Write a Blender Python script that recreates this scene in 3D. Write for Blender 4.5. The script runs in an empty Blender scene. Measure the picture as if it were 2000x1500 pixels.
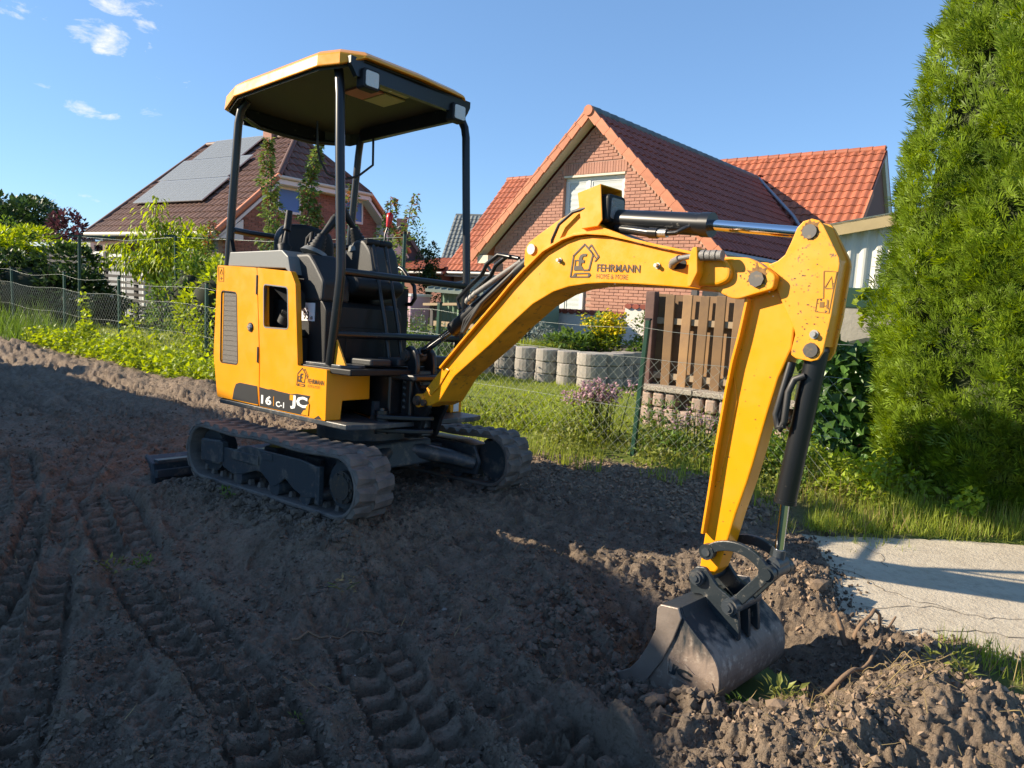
import bpy, bmesh, math, random
import numpy as np
from mathutils import Matrix, Vector
PI = math.pi
R = math.radians
sc = bpy.context.scene
COL = sc.collection
random.seed(7)
rng = np.random.default_rng(7)

# ------------------------------------------------------------------ camera, sky, sun, exposure
cam = bpy.data.cameras.new('camera')
cam.sensor_fit = 'HORIZONTAL'; cam.sensor_width = 36.0
cam.lens = 1382.93 / 2000 * 36.0
cam.clip_start = 0.05; cam.clip_end = 500
co = bpy.data.objects.new('camera', cam); COL.objects.link(co)
_r = Vector((0.99888, 0.00609, 0.04693)); _u = Vector((-0.04733, 0.12855, 0.99057)); _b = Vector((0, -0.99168, 0.1287))
co.matrix_world = Matrix(((_r.x, _u.x, _b.x, 0), (_r.y, _u.y, _b.y, 0), (_r.z, _u.z, _b.z, 1.35), (0, 0, 0, 1)))
sc.camera = co

SUN_EL = R(27); SUN_AZ = R(272)
CLOUDS = [((-0.4737, 0.8405, 0.2629), 0.0434, 0.0202, 0.95), ((-0.453, 0.8393, 0.3005), 0.0434, 0.0159, 0.9), ((-0.4362, 0.854, 0.2836), 0.0188, 0.0145, 0.7), ((-0.496, 0.8482, 0.186), 0.0362, 0.0116, 0.75), ((-0.4541, 0.8699, 0.1926), 0.0325, 0.0094, 0.45), ((-0.4441, 0.8639, 0.2376), 0.0615, 0.0145, 0.45), ((-0.5446, 0.7922, 0.2753), 0.0434, 0.0145, 0.5), ((-0.5142, 0.8535, 0.0842), 0.0542, 0.0145, 0.5), ((-0.4799, 0.8734, 0.0823), 0.0434, 0.0101, 0.35), ((-0.416, 0.88, 0.2291), 0.0362, 0.0101, 0.35), ((-0.5355, 0.8195, 0.2039), 0.0289, 0.0101, 0.3), ((-0.8, -0.5, 0.45), 0.12, 0.03, 0.6), ((0.6, -0.7, 0.5), 0.15, 0.04, 0.5), ((0.9, -0.1, 0.5), 0.1, 0.03, 0.5), ((-0.3, -0.9, 0.6), 0.14, 0.05, 0.6)]
w = bpy.data.worlds.new("World"); sc.world = w; w.use_nodes = True
wn = w.node_tree; bg = wn.nodes['Background']
sky = wn.nodes.new('ShaderNodeTexSky'); sky.sky_type = 'NISHITA'; sky.sun_disc = False
sky.sun_elevation = SUN_EL; sky.sun_rotation = SUN_AZ
sky.air_density = 1.0; sky.dust_density = 0.0; sky.ozone_density = 4.0; sky.altitude = 900
tc = wn.nodes.new('ShaderNodeTexCoord')
nz = wn.nodes.new('ShaderNodeTexNoise'); nz.inputs['Scale'].default_value = 26; nz.inputs['Detail'].default_value = 9; nz.inputs['Roughness'].default_value = .62; nz.inputs['Distortion'].default_value = .35
mp = wn.nodes.new('ShaderNodeMapping'); mp.inputs['Scale'].default_value = (1, 1, 2.2); wn.links.new(tc.outputs['Generated'], mp.inputs['Vector']); wn.links.new(mp.outputs[0], nz.inputs['Vector'])
def wmath(op, a, b=None, clamp=False):
    n = wn.nodes.new('ShaderNodeMath'); n.operation = op; n.use_clamp = clamp
    for k, v_ in enumerate((a, b)):
        if v_ is None: continue
        if isinstance(v_, (int, float)): n.inputs[k].default_value = v_
        else: wn.links.new(v_, n.inputs[k])
    return n.outputs[0]
cl_sum = None
for (d_, wd_, ht_, am_) in CLOUDS:                             # each cloud: direction, half width, half height (radians), density
    D_ = Vector(d_).normalized(); side = D_.cross(Vector((0, 0, 1))).normalized(); top = side.cross(D_)
    dv = []
    for ax_, k_ in ((side, wd_), (top, ht_)):
        n = wn.nodes.new('ShaderNodeVectorMath'); n.operation = 'DOT_PRODUCT'; wn.links.new(tc.outputs['Generated'], n.inputs[0]); n.inputs[1].default_value = tuple(ax_ / (k_ * 1.18)); dv.append(wmath('POWER', wmath('ABSOLUTE', n.outputs['Value']), 2))
    fr_ = wn.nodes.new('ShaderNodeVectorMath'); fr_.operation = 'DOT_PRODUCT'; wn.links.new(tc.outputs['Generated'], fr_.inputs[0]); fr_.inputs[1].default_value = tuple(D_)
    g_ = wmath('MULTIPLY', wmath('SUBTRACT', 1.0, wmath('ADD', dv[0], dv[1]), True), wmath('GREATER_THAN', fr_.outputs['Value'], 0))
    g_ = wmath('MULTIPLY', g_, am_); cl_sum = g_ if cl_sum is None else wmath('MAXIMUM', cl_sum, g_)
cr = wn.nodes.new('ShaderNodeValToRGB'); cr.color_ramp.elements[0].position = .30; cr.color_ramp.elements[0].color = (0, 0, 0, 1); cr.color_ramp.elements[1].position = .85; cr.color_ramp.elements[1].color = (.95, .95, .95, 1)
cl_n = wmath('ADD', wmath('MULTIPLY', cl_sum, .62), wmath('MULTIPLY', wmath('SUBTRACT', nz.outputs['Fac'], .52), 2.3))
wn.links.new(wmath('MULTIPLY', cl_n, wmath('MINIMUM', wmath('MULTIPLY', cl_sum, 3.0), 1.0)), cr.inputs['Fac'])
mixc = wn.nodes.new('ShaderNodeMixRGB'); mixc.inputs['Color2'].default_value = (3.0, 3.02, 3.05, 1)
wn.links.new(cr.outputs['Color'], mixc.inputs['Fac'])
gm_ = wn.nodes.new('ShaderNodeGamma'); gm_.inputs['Gamma'].default_value = .62
hs_ = wn.nodes.new('ShaderNodeMixRGB'); hs_.blend_type = 'MULTIPLY'; hs_.inputs['Fac'].default_value = 1; hs_.inputs['Color2'].default_value = (.60, .79, 1.0, 1)
wn.links.new(sky.outputs['Color'], gm_.inputs['Color']); wn.links.new(gm_.outputs['Color'], hs_.inputs['Color1']); wn.links.new(hs_.outputs['Color'], mixc.inputs['Color1']); wn.links.new(mixc.outputs['Color'], bg.inputs['Color'])
bg.inputs['Strength'].default_value = 0.124

sl = bpy.data.lights.new('sun', 'SUN'); sl.energy = 3.35; sl.angle = R(0.5); sl.color = (1.0, 0.86, 0.66)
so = bpy.data.objects.new('sun', sl); COL.objects.link(so)
_sd = Vector((math.sin(SUN_AZ) * math.cos(SUN_EL), math.cos(SUN_AZ) * math.cos(SUN_EL), math.sin(SUN_EL)))
so.rotation_euler = _sd.to_track_quat('Z', 'Y').to_euler(); so.location = _sd * 60
sc.view_settings.view_transform = 'Standard'; sc.view_settings.look = 'None'
sc.view_settings.exposure = 1.55; sc.view_settings.gamma = 1.0; sc.view_settings.use_curve_mapping = False

# ------------------------------------------------------------------ helpers
def tag(o, label=None, cat=None, group=None, kind=None):
    if label: o['label'] = label
    if cat: o['category'] = cat
    if group: o['group'] = group
    if kind: o['kind'] = kind
    return o
def empty(name, label=None, cat=None, loc=(0, 0, 0), rotz=0.0, group=None, kind=None, mat=None):
    o = bpy.data.objects.new(name, None); COL.objects.link(o); o.empty_display_size = 0.1
    if mat is not None: o.matrix_world = mat
    else: o.location = loc; o.rotation_euler = (0, 0, rotz)
    return tag(o, label, cat, group, kind)
def link(name, me, parent=None, loc=None):
    o = bpy.data.objects.new(name, me); COL.objects.link(o)
    if parent is not None: o.parent = parent
    if loc is not None: o.location = loc
    return o
def basis(loc, x, y, z):
    return Matrix(((x[0], y[0], z[0], loc[0]), (x[1], y[1], z[1], loc[1]), (x[2], y[2], z[2], loc[2]), (0, 0, 0, 1)))

class MB:
    def __init__(s): s.v = []; s.f = []; s.sm = []; s.mi = []
    def add(s, vs, fs, smooth=False, mi=0):
        n = len(s.v); s.v += [tuple(map(float, p)) for p in vs]
        for f in fs: s.f.append(tuple(i + n for i in f)); s.sm.append(smooth); s.mi.append(mi)
        return s
    def box(s, c, d, rot=None, mi=0, taper=1.0):
        hx, hy, hz = d[0] / 2, d[1] / 2, d[2] / 2
        P = [Vector((sx * hx * (taper if sz > 0 else 1), sy * hy * (taper if sz > 0 else 1), sz * hz)) for sz in (-1, 1) for sy in (-1, 1) for sx in (-1, 1)]
        if rot is not None: P = [rot @ p for p in P]
        return s.add([p + Vector(c) for p in P], [(0, 2, 3, 1), (4, 5, 7, 6), (0, 1, 5, 4), (2, 6, 7, 3), (0, 4, 6, 2), (1, 3, 7, 5)], mi=mi)
    def bx(s, x0, x1, y0, y1, z0, z1, mi=0):
        return s.box(((x0 + x1) / 2, (y0 + y1) / 2, (z0 + z1) / 2), (abs(x1 - x0), abs(y1 - y0), abs(z1 - z0)), mi=mi)
    def prism(s, poly, a, b, ax='y', mi=0, poly2=None):
        f = {'y': lambda p, t: (p[0], t, p[1]), 'x': lambda p, t: (t, p[0], p[1]), 'z': lambda p, t: (p[0], p[1], t)}[ax]
        n = len(poly); q = poly2 or poly
        return s.add([f(p, a) for p in poly] + [f(p, b) for p in q], [tuple(range(n))[::-1], tuple(range(n, 2 * n))] + [(i, (i + 1) % n, n + (i + 1) % n, n + i) for i in range(n)], mi=mi)
    def tube(s, path, r, n=8, closed=False, mi=0, caps=True):
        P = [Vector(p) for p in path]; m = len(P)
        rs = r if isinstance(r, (list, tuple)) else [r] * m
        ts = []
        for i in range(m):
            a = P[(i - 1) % m] if (closed or i > 0) else P[i]; b = P[(i + 1) % m] if (closed or i < m - 1) else P[i]
            t = (b - a); ts.append(t.normalized() if t.length > 1e-9 else Vector((0, 0, 1)))
        up = Vector((0, 0, 1)) if abs(ts[0].z) < 0.9 else Vector((1, 0, 0))
        u = ts[0].cross(up).normalized(); vs = []
        for i in range(m):
            u = (u - ts[i] * u.dot(ts[i])).normalized(); v_ = ts[i].cross(u)
            for k in range(n):
                a = 2 * PI * k / n; vs.append(P[i] + (u * math.cos(a) + v_ * math.sin(a)) * rs[i])
        fs = [(i * n + k, i * n + (k + 1) % n, ((i + 1) % m) * n + (k + 1) % n, ((i + 1) % m) * n + k) for i in range(m if closed else m - 1) for k in range(n)]
        s.add(vs, fs, True, mi)
        if not closed and caps:
            s.add(vs[:n], [tuple(range(n))[::-1]], False, mi); s.add(vs[-n:], [tuple(range(n))], False, mi)
        return s
    def cyl(s, p0, p1, r0, r1=None, n=16, mi=0):
        return s.tube([p0, p1], [r0, r0 if r1 is None else r1], n, mi=mi)
    def ball(s, c, r, nu=10, nv=7, mi=0):
        rr = r if isinstance(r, (list, tuple)) else (r, r, r)
        vs = [(c[0], c[1], c[2] - rr[2])]
        for j in range(1, nv):
            ph = -PI / 2 + PI * j / nv
            for i in range(nu): vs.append((c[0] + rr[0] * math.cos(ph) * math.cos(2 * PI * i / nu), c[1] + rr[1] * math.cos(ph) * math.sin(2 * PI * i / nu), c[2] + rr[2] * math.sin(ph)))
        vs.append((c[0], c[1], c[2] + rr[2])); fs = []
        for i in range(nu):
            fs.append((0, 1 + (i + 1) % nu, 1 + i)); fs.append((len(vs) - 1, 1 + (nv - 2) * nu + i, 1 + (nv - 2) * nu + (i + 1) % nu))
            for j in range(nv - 2): fs.append((1 + j * nu + i, 1 + j * nu + (i + 1) % nu, 1 + (j + 1) * nu + (i + 1) % nu, 1 + (j + 1) * nu + i))
        return s.add(vs, fs, True, mi)
    def mesh(s, name, mats, xf=None):
        me = bpy.data.meshes.new(name)
        vs = s.v if xf is None else [tuple(xf @ Vector(p)) for p in s.v]
        me.from_pydata(vs, [], s.f)
        for m in (mats if isinstance(mats, (list, tuple)) else [mats]): me.materials.append(m)
        me.polygons.foreach_set('use_smooth', s.sm); me.polygons.foreach_set('material_index', s.mi)
        bm = bmesh.new(); bm.from_mesh(me); bmesh.ops.recalc_face_normals(bm, faces=bm.faces); bm.to_mesh(me); bm.free()
        me.update(); return me
    def build(s, name, mats, parent=None, xf=None, bevel=0, seg=2, loc=None):
        o = link(name, s.mesh(name, mats, xf), parent, loc)
        if bevel:
            b = o.modifiers.new('bevel', 'BEVEL'); b.width = bevel; b.segments = seg; b.limit_method = 'ANGLE'; b.angle_limit = R(35)
        return o

def arr_mesh(name, V, F, mat, smooth=False):
    V = np.ascontiguousarray(V, dtype=np.float32); F = np.ascontiguousarray(F, dtype=np.int32)
    me = bpy.data.meshes.new(name); k = F.shape[1]
    me.vertices.add(len(V)); me.vertices.foreach_set('co', V.ravel())
    me.loops.add(F.size); me.loops.foreach_set('vertex_index', F.ravel())
    me.polygons.add(len(F)); me.polygons.foreach_set('loop_start', np.arange(0, F.size, k, dtype=np.int32))
    try: me.polygons.foreach_set('loop_total', np.full(len(F), k, dtype=np.int32))
    except Exception: pass
    me.polygons.foreach_set('use_smooth', np.full(len(F), smooth, dtype=bool))
    for m in (mat if isinstance(mat, (list, tuple)) else [mat]): me.materials.append(m)
    me.update(calc_edges=True); me.validate()
    return me
def scatter(tv, tf, pos, rot, sca):
    tv = np.asarray(tv, float); tf = np.asarray(tf, int); N = len(pos); sca = np.asarray(sca, float)
    if sca.ndim == 1: sca = sca[:, None].repeat(3, 1)
    V = np.einsum('nij,nkj->nki', rot, tv[None] * sca[:, None, :]) + pos[:, None, :]
    F = tf[None] + (np.arange(N) * len(tv))[:, None, None]
    return V.reshape(-1, 3), F.reshape(-1, tf.shape[1])
def frames(d, up=None, spin=None):
    # columns: x = side, y = along d, z = facing
    d = d / (np.linalg.norm(d, axis=1, keepdims=True) + 1e-9)
    up = np.tile([0, 0, 1.0], (len(d), 1)) if up is None else up
    up = up + rng.normal(0, 1e-3, up.shape)
    x = np.cross(d, up); x /= (np.linalg.norm(x, axis=1, keepdims=True) + 1e-9); z = np.cross(x, d)
    if spin is not None:
        c, s_ = np.cos(spin)[:, None], np.sin(spin)[:, None]; x, z = x * c + z * s_, z * c - x * s_
    return np.stack([x, d, z], axis=2)
def rand_dirs(n): 
    d = rng.normal(size=(n, 3)); return d / np.linalg.norm(d, axis=1, keepdims=True)

def _hash(ix, iy, seed):
    h = (ix.astype(np.int64) * 374761393 + iy.astype(np.int64) * 668265263 + seed * 2147483647) & 0xffffffff
    h = ((h ^ (h >> 13)) * 1274126177) & 0xffffffff
    return ((h ^ (h >> 16)) & 0xffff) / 65535.0
def vnoise(x, y, seed=0):
    ix, iy = np.floor(x), np.floor(y); fx, fy = x - ix, y - iy
    fx = fx * fx * fx * (fx * (fx * 6 - 15) + 10); fy = fy * fy * fy * (fy * (fy * 6 - 15) + 10)
    a, b = _hash(ix, iy, seed), _hash(ix + 1, iy, seed); c, d = _hash(ix, iy + 1, seed), _hash(ix + 1, iy + 1, seed)
    return (a + (b - a) * fx) + ((c + (d - c) * fx) - (a + (b - a) * fx)) * fy
def fbm(x, y, sc_, oct_=4, seed=0, gain=.5):
    t = 0; a = 1; n = 0; x = np.asarray(x, float) / sc_; y = np.asarray(y, float) / sc_
    for i in range(oct_):
        c, s_ = math.cos(.7 * i + .3), math.sin(.7 * i + .3)
        t = t + a * (vnoise(c * x - s_ * y + 17.3 * i, s_ * x + c * y - 9.1 * i, seed + i) - .5); n += a; a *= gain; x = x * 2.03; y = y * 2.03
    return t / n * 2
def sstep(a, b, x): t = np.clip((x - a) / (b - a), 0, 1); return t * t * (3 - 2 * t)

# ------------------------------------------------------------------ materials
def mat(name, col, rough=.6, metal=0., spec=.5, var=.0, vscale=8., bump=0., bscale=60., col2=None, stain=None, island=0., trans=0., coat=0.):
    m = bpy.data.materials.new(name); m.use_nodes = True; nt = m.node_tree; N = nt.nodes; L = nt.links
    b = N['Principled BSDF']; b.inputs['Roughness'].default_value = rough; b.inputs['Metallic'].default_value = metal
    b.inputs['Specular IOR Level'].default_value = spec
    if coat: b.inputs['Coat Weight'].default_value = coat; b.inputs['Coat Roughness'].default_value = .12
    c = None
    tcn = N.new('ShaderNodeTexCoord')
    def noise(scale, det=5, rg=.6):
        n = N.new('ShaderNodeTexNoise'); n.inputs['Scale'].default_value = scale; n.inputs['Detail'].default_value = det; n.inputs['Roughness'].default_value = rg
        L.new(tcn.outputs['Object'], n.inputs['Vector']); return n
    rgb = N.new('ShaderNodeRGB'); rgb.outputs[0].default_value = (*col, 1); c = rgb.outputs[0]
    if var or col2:
        n = noise(vscale); mx = N.new('ShaderNodeMixRGB'); rp = N.new('ShaderNodeValToRGB'); rp.color_ramp.elements[0].position = .35; rp.color_ramp.elements[1].position = .68
        L.new(n.outputs['Fac'], rp.inputs['Fac']); L.new(rp.outputs['Color'], mx.inputs['Fac']); L.new(c, mx.inputs['Color1'])
        mx.inputs['Color2'].default_value = (*(col2 or tuple(x * (1 - var) for x in col)), 1); c = mx.outputs['Color']
    if stain:   # (colour, scale, lo, hi)
        n = noise(stain[1], 9, .68); rp = N.new('ShaderNodeValToRGB'); rp.color_ramp.elements[0].position = stain[2]; rp.color_ramp.elements[1].position = stain[3]
        mx = N.new('ShaderNodeMixRGB'); L.new(n.outputs['Fac'], rp.inputs['Fac']); L.new(rp.outputs['Color'], mx.inputs['Fac']); L.new(c, mx.inputs['Color1']); mx.inputs['Color2'].default_value = (*stain[0], 1); c = mx.outputs['Color']
    if island:
        g = N.new('ShaderNodeNewGeometry'); hs = N.new('ShaderNodeHueSaturation')
        mr = N.new('ShaderNodeMapRange'); mr.inputs['To Min'].default_value = 1 - island; mr.inputs['To Max'].default_value = 1 + island
        oi = N.new('ShaderNodeObjectInfo'); ad = N.new('ShaderNodeMath'); ad.operation = 'ADD'; fr = N.new('ShaderNodeMath'); fr.operation = 'FRACT'
        L.new(g.outputs['Random Per Island'], ad.inputs[0]); L.new(oi.outputs['Random'], ad.inputs[1]); L.new(ad.outputs[0], fr.inputs[0])
        L.new(fr.outputs[0], mr.inputs['Value']); L.new(mr.outputs[0], hs.inputs['Value']); L.new(c, hs.inputs['Color']); c = hs.outputs['Color']
    L.new(c, b.inputs['Base Color'])
    if bump:
        n = noise(bscale, 6); bp = N.new('ShaderNodeBump'); bp.inputs['Strength'].default_value = bump; bp.inputs['Distance'].default_value = .01
        L.new(n.outputs['Fac'], bp.inputs['Height']); L.new(bp.outputs[0], b.inputs['Normal'])
    if trans:
        tr = N.new('ShaderNodeBsdfTranslucent'); ms = N.new('ShaderNodeMixShader'); ms.inputs[0].default_value = trans
        hs2 = N.new('ShaderNodeHueSaturation'); hs2.inputs['Value'].default_value = 1.5; hs2.inputs['Saturation'].default_value = 1.1; hs2.inputs['Hue'].default_value = .485
        L.new(c, hs2.inputs['Color']); L.new(hs2.outputs[0], tr.inputs['Color'])
        L.new(b.outputs[0], ms.inputs[1]); L.new(tr.outputs[0], ms.inputs[2]); L.new(ms.outputs[0], N['Material Output'].inputs['Surface'])
    return m
def leafm(name, col, island=.35, trans=.35, rough=.5, col2=None): return mat(name, col, rough=rough, spec=.35, island=island, trans=trans, col2=col2, vscale=2.5)
M = {}
M['yellow'] = mat('yellow_paint', (.88, .33, .002), .34, spec=.4, var=.05, vscale=2.2, stain=((.30, .13, .02), 38, .74, .80), coat=.12)
def dusty(m, amt=.22):
    nt = m.node_tree; N = nt.nodes; L = nt.links; b = N['Principled BSDF']; src = b.inputs['Base Color'].links[0].from_socket; tcn = N.new('ShaderNodeTexCoord')
    def nz_(sc_, det, a, c):
        n = N.new('ShaderNodeTexNoise'); n.inputs['Scale'].default_value = sc_; n.inputs['Detail'].default_value = det; n.inputs['Roughness'].default_value = .7; L.new(tcn.outputs['Object'], n.inputs['Vector'])
        r = N.new('ShaderNodeMapRange'); r.inputs['From Min'].default_value = a; r.inputs['From Max'].default_value = c; L.new(n.outputs['Fac'], r.inputs['Value']); return r.outputs[0]
    def mul(a, c):
        k = N.new('ShaderNodeMath'); k.operation = 'MULTIPLY'; L.new(a, k.inputs[0])
        if isinstance(c, float): k.inputs[1].default_value = c
        else: L.new(c, k.inputs[1])
        return k.outputs[0]
    f = mul(nz_(3.2, 7, .42, .75), amt); mx = N.new('ShaderNodeMixRGB'); L.new(f, mx.inputs['Fac']); L.new(src, mx.inputs['Color1']); mx.inputs['Color2'].default_value = (.42, .27, .12, 1)
    f2 = mul(nz_(75, 3, .68, .74), nz_(4.0, 3, .50, .62)); mx2 = N.new('ShaderNodeMixRGB'); L.new(f2, mx2.inputs['Fac']); L.new(mx.outputs[0], mx2.inputs['Color1']); mx2.inputs['Color2'].default_value = (.16, .085, .03, 1); L.new(mx2.outputs[0], b.inputs['Base Color'])
    rr = N.new('ShaderNodeMapRange'); L.new(nz_(6, 6, .4, .7), rr.inputs['Value']); rr.inputs['To Min'].default_value = .28; rr.inputs['To Max'].default_value = .52; L.new(rr.outputs[0], b.inputs['Roughness']); return m
dusty(M['yellow'], .12)
M['yellow_worn'] = mat('yellow_worn', (.72, .32, .008), .5, var=.25, vscale=9, stain=((.09, .05, .025), 26, .55, .68))
M['yellow_chip'] = mat('yellow_chipped', (.86, .335, .002), .36, stain=((.12, .08, .05), 60, .60, .66), coat=.2)
dusty(M['yellow_chip'], .3)
M['black'] = mat('black_paint', (.012, .013, .015), .32, var=.2, stain=((.16, .145, .12), 24, .64, .72))
M['black_plastic'] = mat('black_plastic', (.010, .0105, .0115), .55, spec=.35, bump=.1, bscale=300, stain=((.09, .08, .07), 18, .74, .86))
M['grey_plastic'] = mat('grey_plastic', (.022, .024, .026), .55, bump=.12, bscale=300, stain=((.16, .14, .12), 14, .68, .85))
M['lgrey_plastic'] = mat('light_grey_plastic', (.17, .18, .178), .5, bump=.08, bscale=250)
M['rubber'] = mat('dusty_rubber', (.085, .078, .073), .8, col2=(.19, .16, .135), vscale=7, bump=.35, bscale=45, stain=((.16, .13, .105), 24, .55, .72))
M['frame'] = mat('dusty_black_steel', (.040, .049, .058), .42, stain=((.20, .17, .135), 13, .52, .74), bump=.12, bscale=80)
M['dark'] = mat('dark_recess', (.008, .008, .009), .7)  # near-black stands for shade in slot and bays; plain black on caps
M['steel'] = mat('worn_bucket_steel', (.165, .125, .10), .42, metal=.35, col2=(.035, .036, .04), vscale=5, stain=((.24, .20, .16), 30, .60, .72), bump=.25, bscale=50)
def worn_steel():
    m = mat('worn_bucket_steel', (.27, .205, .16), .62, metal=.05, col2=(.17, .125, .095), vscale=7, stain=((.42, .35, .28), 26, .54, .68), bump=.25, bscale=50); nt = m.node_tree; N = nt.nodes; L = nt.links; b = N['Principled BSDF']
    src = b.inputs['Base Color'].links[0].from_socket; tcn = N.new('ShaderNodeTexCoord'); sep = N.new('ShaderNodeSeparateXYZ'); L.new(tcn.outputs['Object'], sep.inputs[0])
    n = N.new('ShaderNodeTexNoise'); n.inputs['Scale'].default_value = 11; n.inputs['Detail'].default_value = 8; mpn = N.new('ShaderNodeMapping'); mpn.inputs['Scale'].default_value = (2.2, 2.2, .5); L.new(tcn.outputs['Object'], mpn.inputs[0]); L.new(mpn.outputs[0], n.inputs['Vector'])
    ma = N.new('ShaderNodeMath'); ma.operation = 'MULTIPLY_ADD'; ma.inputs[1].default_value = .42; L.new(n.outputs['Fac'], ma.inputs[0]); L.new(sep.outputs['Z'], ma.inputs[2])
    mr = N.new('ShaderNodeMapRange'); mr.inputs['From Min'].default_value = .08; mr.inputs['From Max'].default_value = .17; L.new(ma.outputs[0], mr.inputs['Value'])
    mx = N.new('ShaderNodeMixRGB'); L.new(mr.outputs[0], mx.inputs['Fac']); L.new(src, mx.inputs['Color1']); mx.inputs['Color2'].default_value = (.022, .027, .032, 1); L.new(mx.outputs[0], b.inputs['Base Color']); return m
M['steel'] = worn_steel()
M['steel_blk'] = mat('black_linkage_steel', (.02, .027, .032), .38, stain=((.24, .215, .18), 34, .58, .70), bump=.12, bscale=90)
M['lip'] = mat('polished_side_cutter', (.30, .245, .205), .40, metal=.3, var=.35, vscale=8, bump=.15, bscale=60)
M['chrome'] = mat('chrome_rod', (.75, .76, .78), .08, metal=1)
M['pin'] = mat('pin_steel', (.11, .105, .10), .42, metal=.7, stain=((.22, .16, .10), 40, .55, .7))
M['zinc'] = mat('zinc_steel', (.48, .46, .42), .35, metal=.8)
M['hose'] = mat('hydraulic_hose', (.03, .03, .03), .5)
M['ghose'] = mat('grey_hose', (.20, .19, .175), .5, bump=.3, bscale=200)
M['mesh'] = mat('grille_mesh', (.13, .115, .10), .7, bump=.5, bscale=600)
M['red'] = mat('red_knob', (.55, .012, .015), .3)
M['white'] = mat('white_print', (.80, .79, .76), .5)
M['decal'] = mat('black_decal', (.016, .017, .019), .5, stain=((.16, .14, .11), 30, .66, .76))
M['ink'] = mat('ink_print', (.045, .03, .02), .5)
M['ink2'] = mat('thin_ink_print', (.20, .10, .012), .5)
M['lens'] = mat('lamp_lens', (.62, .62, .60), .18, spec=.8, bump=.6, bscale=120)
M['glass'] = mat('window_glass', (.05, .07, .09), .04, spec=1.0)
M['sky_tint_pane'] = mat('painted_sky_pane', (.10, .22, .48), .35, spec=.15)  # blue sky reflection painted as base colour of a dull pane
M['sticker'] = mat('white_sticker', (.74, .73, .76), .5)
M['stick_y'] = mat('yellow_sticker', (.42, .38, .16), .5); M['stick_r'] = mat('red_sticker', (.42, .13, .09), .5)
M['brick'] = mat('red_brick', (.45, .225, .16), .85, island=.09, bump=.5, bscale=60, var=.18, vscale=30)
M['brick_b'] = mat('brown_brick', (.27, .125, .095), .85, island=.25)
M['mortar'] = mat('mortar', (.44, .285, .215), .9, var=.15, vscale=20)
M['mortar_b'] = mat('dark_mortar', (.27, .20, .165), .9)
M['tile'] = mat('red_roof_tile', (.40, .12, .058), .62, island=.16, var=.22, vscale=7, bump=.2, bscale=60)
M['tile_v'] = mat('verge_tile', (.56, .20, .10), .7, island=.12, var=.2, vscale=9)
M['tile_dk'] = mat('shade_dark_brown_red_tile', (.30, .072, .042), .6, island=.14, var=.2, vscale=7)  # red tile with slope shade darkened into its colour; brown-red on wall coping
M['tile_b'] = mat('brown_roof_tile', (.15, .072, .047), .6, island=.2, var=.2, vscale=5)
M['tile_g'] = mat('grey_roof_tile', (.15, .165, .16), .7, island=.2)
M['slate'] = mat('dark_slate', (.10, .125, .13), .6, island=.2)
M['cream'] = mat('cream_board', (.62, .55, .43), .6)
M['wframe'] = mat('white_frame', (.66, .66, .63), .4)
M['wpaint'] = mat('white_wall_paint', (.74, .71, .64), .8, stain=((.45, .42, .36), 3.0, .60, .8), bump=.3, bscale=40)
M['blind'] = mat('pleated_blind', (.50, .53, .52), .8)
M['lead'] = mat('lead_flashing', (.34, .36, .38), .45, metal=.6)
M['gutter'] = mat('zinc_gutter', (.30, .30, .30), .5, metal=.3)
M['pv'] = mat('solar_cells', (.20, .21, .205), .38, spec=.6)
M['alu'] = mat('aluminium', (.62, .63, .62), .35, metal=.7)
M['greywall'] = mat('dark_grey_cladding', (.085, .09, .10), .8)
M['corr'] = mat('white_corrugated', (.70, .69, .62), .5, stain=((.5, .47, .40), 5, .6, .8))
M['tan'] = mat('tan_fascia', (.56, .43, .22), .6, var=.12, vscale=5)
M['green_p'] = mat('green_board', (.035, .085, .055), .5, var=.15, vscale=4)
M['green_corr'] = mat('green_corrugated', (.14, .22, .15), .5)
M['green_roof'] = mat('grey_green_roofing', (.15, .19, .17), .6)
M['conc_base'] = mat('rough_concrete', (.44, .40, .33), .9, var=.2, vscale=3, bump=.5, bscale=20)
M['concrete'] = mat('concrete_slab', (.55, .48, .37), .9, col2=(.46, .395, .295), vscale=2.6, stain=((.38, .32, .24), 18, .48, .70), bump=.7, bscale=70)
M['ring'] = mat('grey_concrete_block', (.33, .30, .265), .9, island=.12, var=.2, vscale=6, bump=.4, bscale=40)
M['stone'] = mat('pinkish_block', (.42, .31, .25), .9, island=.2, var=.25, vscale=8, bump=.5, bscale=40)
M['cap'] = mat('aggregate_coping', (.42, .38, .31), .9, stain=((.18, .14, .12), 60, .48, .56), bump=.6, bscale=70)
M['wood'] = mat('weathered_plank', (.30, .175, .075), .75, col2=(.20, .12, .065), vscale=4, island=.30)
M['wood_dk'] = mat('dark_red_post', (.155, .085, .07), .8, var=.3, vscale=12)
M['wood_rail'] = mat('pale_rail', (.36, .27, .17), .8)
M['post'] = mat('green_coated_post', (.012, .055, .035), .42, stain=((.1, .12, .09), 20, .7, .8))
M['wire'] = mat('galvanised_wire', (.30, .33, .30), .45, metal=.5)
M['wire_g'] = mat('green_grey_wire', (.16, .22, .19), .5, metal=.3)
M['slatg'] = mat('grey_slat', (.085, .078, .076), .7)
M['pvc'] = mat('white_pvc_panel', (.66, .66, .66), .5); M['pvcg'] = mat('grey_pvc_infill', (.33, .33, .35), .5)
M['bark'] = mat('bark', (.14, .10, .07), .9, bump=.6, bscale=30, var=.3, vscale=10)
M['clod'] = mat('soil_clod', (.120, .091, .067), .95, island=.35, bump=.5, bscale=60)
M['clod_l'] = mat('sandy_clod', (.25, .178, .12), .95, island=.3, bump=.6, bscale=50)
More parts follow.
